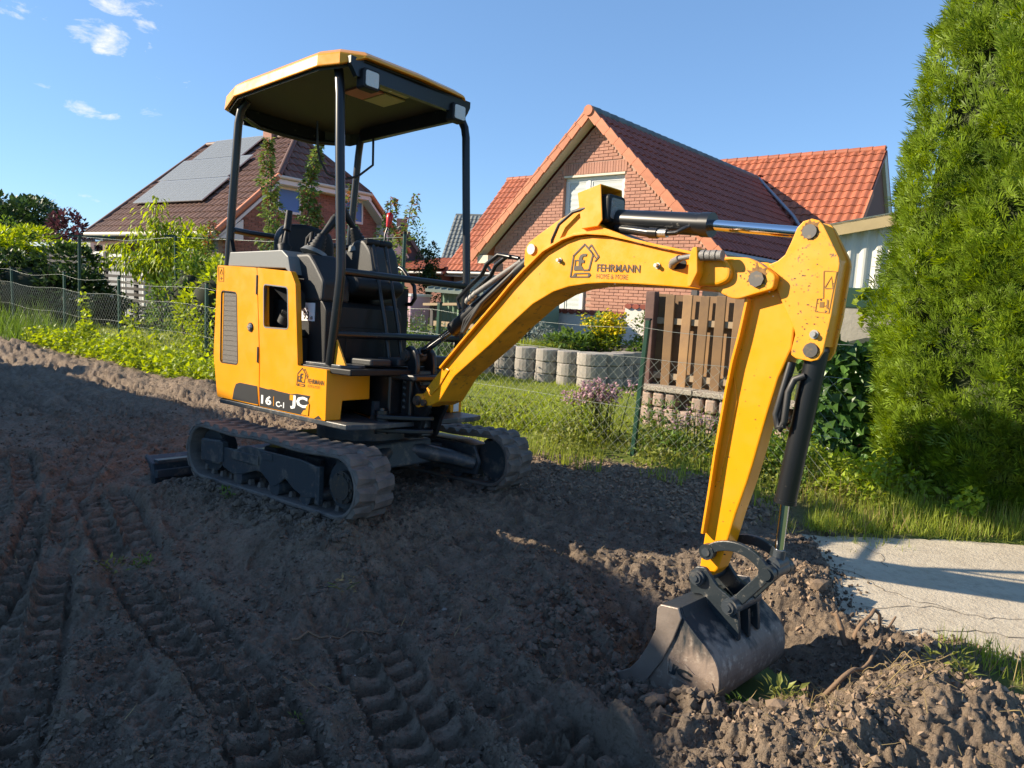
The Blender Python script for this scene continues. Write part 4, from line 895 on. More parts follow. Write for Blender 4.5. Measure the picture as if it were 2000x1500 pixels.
def cloud(n, c, r, shell=.55, lump=.25, seed=0, nl=7):
    # points through an uneven ellipsoid made of overlapping lobes
    lr = np.random.default_rng(seed); lob = lr.normal(0, .5, (nl, 3)); lob /= np.maximum(1, np.linalg.norm(lob, axis=1, keepdims=True) / .72)
    rad = lr.uniform(.38, .62, nl); k = lr.choice(nl, n, p=rad ** 2 / (rad ** 2).sum()); d = lr.normal(size=(n, 3)); d /= np.linalg.norm(d, axis=1, keepdims=True)
    q = lob[k] + d * (rad[k] * (shell + (1 - shell) * lr.random(n) ** .5))[:, None]
    return np.asarray(c) + q * np.asarray(r), d
def woody(parent, base, tips, r0, r1, m='bark', name='trunk', wob=.06):
    mb = MB()
    for tip in tips:
        p = [Vector(base).lerp(Vector(tip), k / 5) + Vector((random.uniform(-wob, wob), random.uniform(-wob, wob), 0)) * (k / 5) for k in range(6)]; p[0] = Vector(base)
        mb.tube(p, [r0 + (r1 - r0) * k / 5 for k in range(6)], 6)
    return mb.build(name, M[m], parent)
def bush(name, label, cat, loc, r, n, size, m, group=None, seed=1, h0=.0, T=LEAF, droop=.0, stems=5, shell=.5, upb=.35, nl=7, core=None):
    o = empty(name, label, cat, loc, 0, group); P, D = cloud(n, (0, 0, h0 + r[2] * .92), r, shell, seed=seed, nl=nl)
    d = D + rng.normal(0, .5, D.shape) + np.array([0, 0, upb - droop]); foliage('crown', o, M[m], P, d, rng.uniform(.65, 1.25, n) * size, T)
    lr = random.Random(seed); woody(o, (0, 0, -.1), [(lr.uniform(-.5, .5) * r[0], lr.uniform(-.5, .5) * r[1], h0 + r[2] * lr.uniform(1.0, 1.6)) for _ in range(stems)], .02 + .012 * r[2], .006)
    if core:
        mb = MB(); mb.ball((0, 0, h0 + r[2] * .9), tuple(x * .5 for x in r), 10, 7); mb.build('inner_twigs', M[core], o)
    return o
# ---- big thuja
TC = np.array((3.66, 4.98, 0.06)); TH = empty('thuja_tree', 'tall dense thuja conifer filling the right edge of the picture', 'tree', tuple(TC))
zt = np.array([0, .25, .7, 1.4, 2.2, 3.2, 4.2, 5.2, 6.1, 6.6]); rt = np.array([.76, .88, .96, .96, .91, .80, .62, .42, .18, .02])
def tr(z, a): return np.interp(z, zt, rt) * (1.03 + .11 * fbm(a * 2.2 + 40, z * 1.3, 1.0, 3, 5) + .085 * fbm(a * 5 + 40, z * 3.2, 1.0, 2, 6))
nc = 4600; zc = rng.random(nc) ** 1.12 * 6.45 + .03; ac = rng.uniform(-PI * 1.12, PI * .35, nc) - .25
rc = tr(zc, ac); cpos = np.stack([np.cos(ac) * rc, np.sin(ac) * rc, zc], -1); out = np.stack([np.cos(ac), np.sin(ac), np.zeros(nc)], -1)
k = 18; ci = np.repeat(np.arange(nc), k); n = nc * k
fan = rng.normal(0, 1, (n, 3)); u_ = rng.random(n)
tdir = (out * rng.uniform(.15, .62, (nc, 1)) + np.array([0, 0, .8]) + rng.normal(0, .28, (nc, 3))); tdir /= np.linalg.norm(tdir, axis=1, keepdims=True)
P = cpos[ci] - out[ci] * .07 + tdir[ci] * (u_ * .13 - .05)[:, None] + fan * (.038 * (1 - .5 * u_))[:, None]
D = tdir[ci] + fan * .34
foliage('crown', TH, M['thuja'], P, D, rng.uniform(.050, .098, n), SPRAY, up=out[ci])
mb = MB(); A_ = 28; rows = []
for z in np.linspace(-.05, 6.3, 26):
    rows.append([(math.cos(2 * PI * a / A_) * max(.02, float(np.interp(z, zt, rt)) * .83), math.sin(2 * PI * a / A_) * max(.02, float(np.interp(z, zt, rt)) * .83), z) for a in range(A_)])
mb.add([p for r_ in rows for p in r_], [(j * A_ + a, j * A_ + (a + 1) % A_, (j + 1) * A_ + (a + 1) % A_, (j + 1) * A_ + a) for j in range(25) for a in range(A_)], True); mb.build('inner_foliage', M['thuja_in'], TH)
mb = MB(); mb.tube([(0, 0, -.2), (.02, .01, 3), (0, 0, 6.3)], [.13, .08, .01], 8); mb.build('trunk', M['bark'], TH)
# ---- young cherry-like tree on the lawn
YT = empty('young_tree', 'young lime green cherry tree with drooping leaves on the left lawn', 'tree', (-7.75, 15.3, .2))
tips = [(-1.25, -.2, 1.30), (-.9, .2, 1.75), (-.45, .1, 2.15), (.1, -.1, 2.75), (.55, .1, 2.35), (.95, -.1, 2.0), (1.25, .1, 1.55), (.5, -.5, 1.5), (-.4, -.5, 1.3), (.2, .5, 1.9), (.15, -.05, 2.3), (1.0, .3, 1.25)]
woody(YT, (0, 0, -.1), [(0, 0, 1.1)], .045, .035); br = MB(); Pl = []; Dl = []
for tp_ in tips:
    b0 = Vector((0, 0, random.uniform(.75, 1.3))); path = [b0.lerp(Vector(tp_), q / 6) + Vector((0, 0, .22 * math.sin(PI * q / 6))) for q in range(7)]; br.tube(path, [.02 - .0027 * q for q in range(7)], 5)
    for q in range(165):
        u = random.random() ** .7; i = min(5, int(u * 6)); p = path[i].lerp(path[i + 1], u * 6 - i); s_ = .05 + .13 * random.random()
        off = Vector((random.gauss(0, 1), random.gauss(0, 1), random.gauss(-.1, .8))) * s_; Pl.append(tuple(p + off)); dd = off.normalized() * .6 + Vector((0, 0, -.75)); Dl.append(tuple(dd))
br.build('branch', M['bark'], YT); foliage('crown', YT, M['g_lime'], Pl, Dl, rng.uniform(.10, .19, len(Pl)), LEAFN)
P, D = cloud(300, (0, 0, 0.03), (.45, .35, .05), .2, seed=9); foliage('root_mulch', YT, M['straw'], P, D, rng.uniform(.03, .07, 300), LEAFN)
# ---- columnar fruit trees behind the digger
def column_tree(label, x, y, z0, z1, lean, r_, n, red=.2, seed=0, gap=.0):
    o = empty('columnar_fruit_tree', label, 'tree', (x, y, .12), 0, 'columnar fruit trees in front of the solar house'); lr = np.random.default_rng(seed); H = z1 - .12
    woody(o, (0, 0, -.1), [(lean, 0, H)], .03, .006, wob=.03)
    u = lr.random(n); hh = (z0 - .12) + (H - z0 + .12) * u; cl = np.sin(hh * 13 + seed) * .35 + .8; a = lr.uniform(0, 2 * PI, n); rr = r_ * cl * (1 - .72 * u ** 2) * np.sqrt(lr.random(n))
    P = np.stack([lean * hh / H + np.cos(a) * rr + .06 * np.sin(hh * 3 + seed), np.sin(a) * rr, hh], -1); D = np.stack([np.cos(a), np.sin(a), lr.uniform(-.9, .6, n)], -1)
    rd = (lr.random(n) < red * np.clip((u - .45) * 2.2, 0, 1))
    foliage('crown', o, M['g_pear'], P[~rd], D[~rd], lr.uniform(.065, .12, (~rd).sum()))
    if rd.sum() > 3: foliage('red_shoots', o, M['g_red'], P[rd], D[rd], lr.uniform(.04, .075, rd.sum()), kind='stuff')
    return o
column_tree('leftmost leafy columnar fruit tree with yellowish sparse top', -4.52, 13.0, .9, 3.85, .03, .26, 1700, .35, 1)
column_tree('tall columnar fruit tree leaning right behind the digger seat', -4.15, 13.0, .9, 3.78, .52, .24, 1700, .15, 2)
column_tree('short columnar fruit tree with orange shoots right of the leaning one', -3.72, 13.1, 1.2, 2.75, .08, .24, 900, .7, 3)
column_tree('columnar fruit tree with reddish tip between the canopy posts', -3.1, 13.2, 1.2, 3.15, .02, .24, 900, .6, 4)
column_tree('columnar fruit tree with thin bare tip right of the rear canopy post', -2.45, 13.2, 1.2, 2.95, .10, .28, 900, .5, 5)
column_tree('rightmost columnar fruit tree with a long slanting twig', -2.3, 12.6, 1.0, 2.95, .42, .20, 480, .6, 6)
column_tree('small columnar fruit tree beside the left canopy post', -5.6, 12.8, .8, 2.35, .10, .22, 650, .7, 7)
# ---- shrubs and far trees
SG = 'garden shrubs and far trees'
bush('lime_shrub', 'bright lime green shrub right behind the fence left of the yellow panel', 'shrub', (-4.25, 9.95, .2), (.62, .5, .80), 2600, .085, 'g_lime', SG, 11, core='bush_in')
bush('green_shrub', 'mid green shrub between the young tree and the lime shrub', 'shrub', (-5.6, 12.2, .2), (.6, .5, .85), 1900, .09, 'g_mid', SG, 12, core='bush_in')
bush('purple_shrub', 'small dark purple shrub behind the young tree', 'shrub', (-6.15, 13.9, .7), (.45, .4, .5), 800, .08, 'g_purple', SG, 13)
bush('spiky_shrub', 'tall narrow yellow-green shrub left of the canopy post', 'shrub', (-5.9, 13.3, .9), (.30, .3, .72), 700, .15, 'g_lime', SG, 14, T=LEAFN)
bush('dark_hedge', 'large dark green hedge mass behind the fence at the left edge', 'hedge', (-10.3, 14.9, .0), (1.75, .9, 1.0), 7000, .13, 'g_dark', SG, 15, core='bush_in', nl=9)
bush('dark_hedge', 'dark hedge tail sloping down in front of the grey slat fence', 'hedge', (-8.9, 15.2, .0), (1.1, .7, .58), 2600, .09, 'g_dark', SG, 16, core='bush_in')
bush('yellow_green_shrub', 'yellow-green shrub above the dark hedge at the left edge', 'shrub', (-14.0, 20.0, .9), (1.3, 1.0, .85), 2600, .18, 'g_lime', SG, 17, core='bush_in')
bush('yellow_green_shrub', 'small yellow-green shrub left of the white panel fence', 'shrub', (-12.6, 20.0, 1.0), (.7, .6, .62), 1100, .12, 'g_lime', SG, 18)
bush('clipped_hedge', 'clipped bright green hedge under the big dark tree', 'hedge', (-21.8, 30, .8), (2.6, 1.2, 1.35), 5200, .14, 'g_mid', SG, 19, core='bush_in', nl=12)
bush('purple_tree', 'purple leaved tree left of the solar house', 'tree', (-16.5, 26, .6), (1.35, 1.2, 1.5), 3200, .20, 'g_purple', SG, 20, shell=.3)
bush('big_tree', 'big dark green round tree at the far left horizon', 'tree', (-24.6, 34, 1.0), (2.9, 2.4, 2.25), 9000, .27, 'g_dark', SG, 21, core='bush_in', nl=12)
bush('far_bush', 'small green bush between the purple tree and the solar house', 'shrub', (-15.3, 27, 1.0), (.6, .6, .75), 800, .13, 'g_mid', SG, 22)
bush('birch_tree', 'loose feathery green tree behind the dark grey house', 'tree', (-5.3, 35, 1.2), (.9, .9, 1.95), 1500, .17, 'g_mid', SG, 23, shell=.2)
bush('dark_conifer', 'dark green conifer left of the plain grey tiled house', 'tree', (-2.95, 24, .9), (.42, .4, .92), 1500, .11, 'g_dark', SG, 24, core='bush_in')
# ---- plants in the raised bed
BG = 'plants in the raised bed'
def spires(name, label, cat, loc, w_, h, n, leafm_, flow, nfl, group, seed, lsize=.06, fsize=.03, fz=.6):
    o = empty(name, label, cat, loc, 0, group); lr = np.random.default_rng(seed); mb = MB(); L_ = []; Dd = []; Fp = []
    for i in range(n):
        b_ = lr.normal(0, .35, 2) * w_; t_ = b_ * 1.35 + lr.normal(0, .04, 2); hh = h * lr.uniform(.72, 1.0); mb.tube([(b_[0], b_[1], -.05), (t_[0], t_[1], hh)], [.006, .003], 4)
        for q in range(22):
            u = lr.random(); a = lr.uniform(0, 2 * PI); L_.append((b_[0] + (t_[0] - b_[0]) * u + .03 * math.cos(a), b_[1] + (t_[1] - b_[1]) * u + .03 * math.sin(a), hh * u)); Dd.append((math.cos(a), math.sin(a), lr.uniform(-.1, .7)))
        for q in range(nfl):
            u = lr.uniform(fz, 1.02); Fp.append((b_[0] + (t_[0] - b_[0]) * u + lr.normal(0, .03), b_[1] + (t_[1] - b_[1]) * u + lr.normal(0, .03), hh * u + lr.normal(0, .012)))
    mb.build('stem', M['g_mid'], o); foliage('leaves', o, M[leafm_], L_, Dd, lr.uniform(.6, 1.2, len(L_)) * lsize, LEAFN)
    if flow: foliage('flower_heads', o, M[flow], Fp, rand_dirs(len(Fp)), lr.uniform(.7, 1.3, len(Fp)) * fsize, PETAL, kind='stuff')
    return o
spires('yellow_flowers', 'tall clump of yellow flowering plants in the raised bed', 'flowers', (1.36, 10.15, .55), .30, .60, 26, 'g_lime', 'f_yel', 16, BG, 31, .075, .035, .55)
bush('hosta', 'broad leaved green plant left of the yellow flowers', 'plant', (.92, 10.3, .55), (.28, .25, .15), 200, .12, 'g_mid', BG, 32)
bush('broad_leaf_plant', 'dark green broad leaved plant behind the yellow flowers', 'plant', (1.25, 10.5, .55), (.32, .25, .25), 260, .13, 'g_mid', BG, 33)
bush('silver_plant', 'silvery grey foliage plant in the left of the raised bed', 'plant', (.42, 10.6, .55), (.30, .25, .17), 520, .055, 'g_blue', BG, 34)
bush('low_plant', 'low green plant at the rim left of the broad leaved plant', 'plant', (.72, 10.0, .55), (.28, .2, .13), 420, .07, 'g_mid', BG, 35)
bush('dark_shrub', 'dark green shrub against the white garden wall under the boom', 'shrub', (.05, 11.6, .55), (.30, .3, .27), 700, .06, 'g_dark', BG, 36)
bush('light_shrub', 'pale variegated shrub between the raised bed and the plank screen', 'shrub', (2.02, 10.4, .35), (.26, .3, .48), 800, .06, 'g_pear', BG, 37, shell=.2)
bush('rim_plant', 'green trailing plant at the right rim of the planting rings', 'plant', (1.72, 10.1, .55), (.22, .25, .12), 340, .06, 'g_mid', BG, 38)
P = np.stack([rng.uniform(-.35, .65, 900), rng.uniform(-.2, .2, 900), np.zeros(900)], -1); o = empty('bed_grass', 'tuft of grassy weeds at the left end of the raised bed', 'grass', (.15, 10.25, .55), 0, BG)
foliage('blades', o, M['g_grass'], P * [1, .8, 1] + np.stack([0 * P[:, 0], -.45 * P[:, 0], 0 * P[:, 0]], -1), rng.normal(0, .28, (900, 3)) + [0, 0, 1], np.stack([rng.uniform(.008, .014, 900), rng.uniform(.07, .18, 900), rng.uniform(.05, .12, 900)], -1), BLADE)
o = empty('red_geranium', 'crimson flowers on top of the white wall beside the plank screen', 'flowers', (2.28, 11.6, 1.16), 0, BG)
P, D = cloud(160, (0, 0, .08), (.16, .1, .10), .2, seed=41); foliage('flower_heads', o, M['f_red'], P, D, rng.uniform(.035, .06, 160), PETAL, kind='stuff'); P, D = cloud(120, (0, 0, .02), (.14, .1, .08), .2, seed=42); foliage('leaves', o, M['g_mid'], P, D, rng.uniform(.03, .06, 120))
# flowering weeds left of the green shed
for i, (x, y, h, lab, fl) in enumerate(((-1.72, 10.6, 1.0, 'tall weedy plants with pinkish spikes left of the green shed', 'f_pink'), (-1.35, 10.0, .85, 'tall green weeds with tiny white flowers in front of the green shed', 'g_blue'), (-.95, 9.6, .78, 'lower green weeds right before the green shed', None))):
    spires('tall_weeds', lab, 'weeds', (x, y, .12), .38, h, 30, 'g_mid', fl, 8, 'weeds along the fence', 50 + i, .075, .022, .6)
# ivy over the block at the garage
IV = empty('ivy', 'dense green ivy mound climbing the garage base beside the thuja', 'ivy', (2.98, 6.02, .1))
n = 2900; u = rng.uniform(-.58, .62, n); v_ = rng.random(n); top = 1.06 + .18 * np.sin(u * 7) * .6 + .10 * fbm(u * 6, u * 0, 1, 2, 3) - .5 * np.clip(np.abs(u) - .42, 0, 1) * 1.5; d = rng.normal(0, .09, n) + .13 * fbm(u * 4, v_ * 4, 1, 2, 8)
P = np.stack([u, -.46 + .6 * d + .22 * v_ - .1 * u, v_ * top + .04], -1); D = rng.normal(0, .55, (n, 3)) + [0, -.25, -.55]
foliage('leaves', IV, M['g_ivy'], P, D, rng.uniform(.055, .115, n), IVY, up=np.tile([-.5, -.8, .4], (n, 1)))
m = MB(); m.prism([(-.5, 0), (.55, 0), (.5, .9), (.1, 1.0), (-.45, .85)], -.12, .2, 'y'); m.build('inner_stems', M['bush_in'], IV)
P = np.array([(a, -.2, 1.12 + b_) for a, b_ in zip(rng.normal(-.12, .05, 90), rng.random(90) * .28)]); foliage('top_shoots', IV, M['g_lime'], P, rng.normal(0, .5, (90, 3)) + [0, 0, .3], rng.uniform(.04, .07, 90), IVY)
# ---- oregano and weeds on the fence line
spires('pink_oregano', 'clump of mauve-pink flowering oregano at the fence under the boom', 'flowers', (.72, 6.05, .06), .22, .58, 30, 'g_olive', 'f_pink', 22, 'weeds along the fence', 61, .05, .022, .80)
spires('pink_oregano', 'thin fading mauve weeds at the foot of the block wall', 'flowers', (1.45, 5.55, .06), .35, .44, 30, 'g_olive', 'f_pink', 6, 'weeds along the fence', 62, .045, .016, .80)
def weed_band(name, label, s0, s1, t0, t1, n, h, size, mname, T=LEAF, group='weeds along the fence', seed=0, climb=0, clump=.5):
    lr = np.random.default_rng(seed); s = lr.uniform(s0, s1, n); t = lr.uniform(t0, t1, n); dens = fbm(s, t, clump, 3, 100 + seed) * 1.25 + .34
    k = lr.random(n) < np.clip(dens * 1.5, 0, 1); s, t, dens = s[k], t[k], dens[k]; X, Y = S2W(s, t); z = ground(X, Y, False); hh = h * np.clip(dens * 1.3, .15, 1.3); u = lr.random(len(s)) ** 1.2
    P = np.stack([X, Y, z + .01 + u * hh], -1); D = lr.normal(0, .7, P.shape) + [0, 0, .25]
    o = foliage(name, None, M[mname], P, D, lr.uniform(.6, 1.3, len(P)) * size, T); return tag(o, label, 'weeds', group, kind='stuff')
weed_band('bindweed', 'lime green bindweed and ivy leaves creeping up the left fence', -12.6, -7.2, 4.12, 5.15, 10500, .24, .055, 'g_lime', IVY, seed=1, clump=.55)
weed_band('bindweed', 'yellow-green climbing shoots on the fence mesh by the third post', -12.6, -8.6, 4.92, 5.06, 1900, .80, .06, 'g_lime', IVY, seed=2, clump=.35)
weed_band('nettles', 'bright nettle clump beside the yellow side panel', -8.2, -5.9, 4.25, 5.15, 4600, .72, .075, 'g_lime', LEAFN, seed=3)
weed_band('low_weeds', 'low leafy weeds along the foot of the right fence', -5.4, -.6, 4.62, 5.45, 9000, .20, .042, 'g_olive', LEAF, seed=4, clump=.35)
weed_band('leafy_weeds', 'taller green weeds right of the green fence post', -2.6, -1.2, 4.95, 5.4, 2600, .34, .052, 'g_mid', LEAFN, seed=5, clump=.35)
weed_band('low_weeds', 'yellow-green herb patch between the digger arm and the thuja', -1.9, -.2, 4.95, 5.9, 6500, .20, .05, 'g_lime', LEAF, seed=6, clump=.4)
weed_band('tall_weeds', 'scattered weeds between the far track and the oregano', -5.2, -2.9, 4.95, 5.35, 2300, .36, .05, 'g_lime', LEAFN, seed=7, clump=.3)
def grass(name, label, P, hmin, hmax, wd, mname, lean=.35, seed=0, group=None, cat='grass', bend=1.):
    lr = np.random.default_rng(seed); n = len(P); D = lr.normal(0, lean, (n, 3)) + [0, 0, 1]; hh = lr.uniform(hmin, hmax, n) * np.clip(.75 + .9 * fbm(P[:, 0], P[:, 1], .35, 2, 400 + seed), .35, 1.5)
    o = foliage(name, None, M[mname], P, D, np.stack([np.full(n, wd) * lr.uniform(.7, 1.3, n), hh, hh * bend], -1), BLADE); return tag(o, label, cat, group, kind='stuff')
def spread(n, s0, s1, t0, t1, seed, thr=-.6, sc_=.4):
    lr = np.random.default_rng(seed); s = lr.uniform(s0, s1, n); t = t0 + (t1 - t0) * lr.random(n) ** 1.3; k = fbm(s, t, sc_, 3, 200 + seed) > thr; X, Y = S2W(s[k], t[k]); return np.stack([X, Y, ground(X, Y, False)], -1)
grass('lawn_grass', 'short lawn grass behind the right part of the fence', spread(52000, -8, 0, 5.1, 10.2, 1), .025, .075, .006, 'g_grass', .4, 1)
grass('lawn_grass', 'short lawn grass behind the left part of the fence', spread(26000, -18, -7.5, 4.7, 12.5, 2), .03, .085, .009, 'g_grass', .4, 2)
grass('meadow_edge_grass', 'longer grass along the fence foot', spread(13000, -13, -.4, 4.3, 5.4, 3, -.02), .06, .22, .006, 'g_grass', .35, 3)
def rect(n, x0, x1, y0, y1, seed, fn=None):
    lr = np.random.default_rng(seed); X = lr.uniform(x0, x1, n); Y = lr.uniform(y0, y1, n)
    if fn is not None: k = fn(X, Y); X, Y = X[k], Y[k]
    return np.stack([X, Y, ground(X, Y, False)], -1)
grass('verge_grass', 'lush sunlit grass between the concrete slab and the thuja', rect(15000, 1.7, 4.4, 3.9, 5.2, 4, lambda x, y: (x - .30 * (y - 4.05) > 1.85 + .25 * fbm(x, y, .3, 2, 5)) & (y > 4.03 + .04 * fbm(x, y, .2, 2, 7)) & (np.hypot(x - 3.66, y - 4.98) > .75)), .05, .20, .0055, 'g_grass', .4, 4)
grass('dry_grass', 'dry straw-coloured stems among the lush grass by the slab', rect(1500, 1.9, 4.2, 4.0, 5.0, 14), .06, .24, .004, 'straw', .4, 14)
grass('corner_grass', 'grass tuft patch at the lower right rim of the slab', rect(2600, 1.72, 2.4, 2.0, 2.68, 5, lambda x, y: (np.abs(y - (2.62 - .55 * (x - 1.9)) + .08) < .13)), .03, .11, .004, 'g_grass', .45, 5)
grass('rough_grass', 'tall dark rough grass by the fence at the left edge', spread(4200, -16.5, -12.2, 3.95, 5.5, 6, .0), .18, .62, .012, 'g_mid', .5, 6, 'weeds along the fence', bend=1.4)
grass('grass_tuft', 'small pale grass tuft on the dug earth right of the dipper', np.array([(1.86 + rng.normal(0, .05), 4.05 + rng.normal(0, .04), .05) for _ in range(240)]), .06, .17, .004, 'g_grass', .4, 7)
P = np.concatenate([np.array([(x + rng.normal(0, .09), y + rng.normal(0, .07), 0) for _ in range(130)]) for x, y in ((1.62, 3.92), (1.80, 3.80), (2.05, 4.1))]); P[:, 2] = ground(P[:, 0], P[:, 1], False)
grass('flattened_grass', 'flattened grey-green grass at the corner of the slab', P, .05, .13, .004, 'g_olive', .9, 8)
bush('red_weed', 'reddish weed under the ivy', 'weeds', (2.72, 5.62, .1), (.16, .12, .14), 160, .05, 'g_purple', 'weeds along the fence', 71)
for i, (x, y, r_) in enumerate(((2.35, 5.72, .10), (2.52, 5.66, .08), (2.70, 5.56, .12), (2.90, 5.48, .07))):
    m = MB(); m.ball((0, 0, .03), (r_, r_ * .7, r_ * .55), 9, 6); o = m.build('border_stone', M['stone'], None, loc=(x, y, .1)); tag(o, ('leftmost pale border stone in the row under the ivy', 'smaller border stone second from the left under the ivy', 'largest pale border stone under the ivy, third from the left', 'smallest border stone, nearest to the thuja, under the ivy')[i], 'stone', 'border stones under the ivy')
# ------------------------------------------------------------------ mini excavator
EX = empty('mini_excavator', 'yellow and black compact tracked digger with canopy, its bucket resting on the earth', 'excavator', mat=Matrix.Translation(MT) @ MR.to_4x4())
XU = Matrix.Rotation(R(-4.016), 4, 'Z'); XB = XU @ Matrix.Translation((.5, 0, .5)) @ Matrix.Rotation(R(-3), 4, 'Z')
def part(name, mb, m, xf=None, parent=None, bevel=0, seg=2):
    return mb.build(name, M[m] if isinstance(m, str) else ([M[k] for k in m] if isinstance(m, list) else m), parent or EX, xf, bevel, seg)
def rpoly(p, r, n=4):
    out = []; k = len(p)
    for i in range(k):
        a, b_, c = Vector(p[i - 1]), Vector(p[i]), Vector(p[(i + 1) % k]); u = (a - b_); v_ = (c - b_); rr = min(r, u.length * .45, v_.length * .45); u.normalize(); v_.normalize(); s_, e_ = b_ + u * rr, b_ + v_ * rr
        for j in range(n + 1): t = j / n; q = s_ * (1 - t) ** 2 + b_ * 2 * t * (1 - t) + e_ * t * t; out.append((q.x, q.y))
    return out
def plate(outer, holes, a, b_, ax='y'):
    # flat plate with holes, real thickness
    bm = bmesh.new(); f3 = {'y': lambda p, t: (p[0], t, p[1]), 'x': lambda p, t: (t, p[0], p[1])}[ax]; loops = []
    for lp in [outer] + holes:
        vs = [bm.verts.new(f3(p, a)) for p in lp]; loops.append(vs)
        for i in range(len(vs)): bm.edges.new((vs[i], vs[(i + 1) % len(vs)]))
    bmesh.ops.triangle_fill(bm, use_beauty=True, use_dissolve=False, edges=bm.edges[:]); bm.verts.index_update()
    mb = MB(); front = [[v.index for v in f.verts] for f in bm.faces]; co_ = [tuple(v.co) for v in bm.verts]; n = len(co_)
    back = [(c[0], b_, c[2]) if ax == 'y' else (b_, c[1], c[2]) for c in co_]; fs = front + [[i + n for i in f[::-1]] for f in front]
    for vs in loops:
        ids = [v.index for v in vs]
        fs += [(ids[i], ids[(i + 1) % len(ids)], ids[(i + 1) % len(ids)] + n, ids[i] + n) for i in range(len(ids))]
    bm.free(); mb.add(co_ + back, fs); return mb
def ribbon(path, th, a, b_, side=1):
    # strip of thickness th on one side of a 2D path, extruded in y
    P = [Vector(p) for p in path]; off = []
    for i in range(len(P)):
        t = (P[min(i + 1, len(P) - 1)] - P[max(i - 1, 0)]).normalized(); off.append(P[i] + Vector((-t.y, t.x)) * th * side)
    mb = MB(); mb.prism([tuple(p) for p in P] + [tuple(p) for p in off[::-1]], a, b_, 'y'); return mb
def text_shape(txt, size, bold=0.0, res=2):
    c = bpy.data.curves.new('lettering', 'FONT'); c.body = txt; c.size = size; c.offset = bold; c.resolution_u = res
    o = bpy.data.objects.new('lettering', c); COL.objects.link(o); dg = bpy.context.evaluated_depsgraph_get(); dg.update()
    me = bpy.data.meshes.new_from_object(o.evaluated_get(dg)); vs = [(v.co.x, v.co.y) for v in me.vertices]; fs = [tuple(p.vertices) for p in me.polygons]
    COL.objects.unlink(o); bpy.data.objects.remove(o); bpy.data.curves.remove(c); bpy.data.meshes.remove(me); return vs, fs
def lettering(name, txt, org, eu, ev, wd, ht, m, parent, xf, bold=0.0):
    vs, fs = text_shape(txt, 1.0, bold); x0, x1 = min(v[0] for v in vs), max(v[0] for v in vs); y0, y1 = min(v[1] for v in vs), max(v[1] for v in vs)
    O, U_, V_ = Vector(org), Vector(eu), Vector(ev); mb = MB(); mb.add([O + U_ * ((x - x0) / (x1 - x0) * wd) + V_ * ((y - y0) / (y1 - y0) * ht) for x, y in vs], fs); return part(name, mb, m, xf, parent)
# --- tracks
HL, TZ, TR_ = .593, .177, .158
def tpath(n_arc=14, r=TR_):
    P = []
    for i in range(13): P.append((-HL + 2 * HL * i / 12, TZ - r, 0, -1))
    for i in range(1, n_arc): a = -PI / 2 + PI * i / n_arc; P.append((HL + r * math.cos(a), TZ + r * math.sin(a), math.cos(a), math.sin(a)))
    for i in range(13): u = i / 12; sg = .012 * math.sin(PI * u * 2) ** 2; P.append((HL - 2 * HL * u, TZ + r - sg, 0, 1))
    for i in range(1, n_arc): a = PI / 2 + PI * i / n_arc; P.append((-HL + r * math.cos(a), TZ + r * math.sin(a), math.cos(a), math.sin(a)))
    return P
lg = MB(); lg.add([(-.041, -.061, 0), (.041, -.061, 0), (.041, .061, 0), (-.041, .061, 0), (-.026, -.057, .021), (.012, -.055, .021), (.026, .046, .019), (-.010, .052, .020)], [(0, 3, 2, 1), (4, 5, 6, 7), (0, 1, 5, 4), (1, 2, 6, 5), (2, 3, 7, 6), (3, 0, 4, 7)])
lug_me = lg.mesh('track_lug', M['rubber'])
lg2 = MB(); lg2.add([(x, -y, z) for x, y, z in lg.v], [f[::-1] for f in lg.f]); lug_me2 = lg2.mesh('track_lug', M['rubber'])
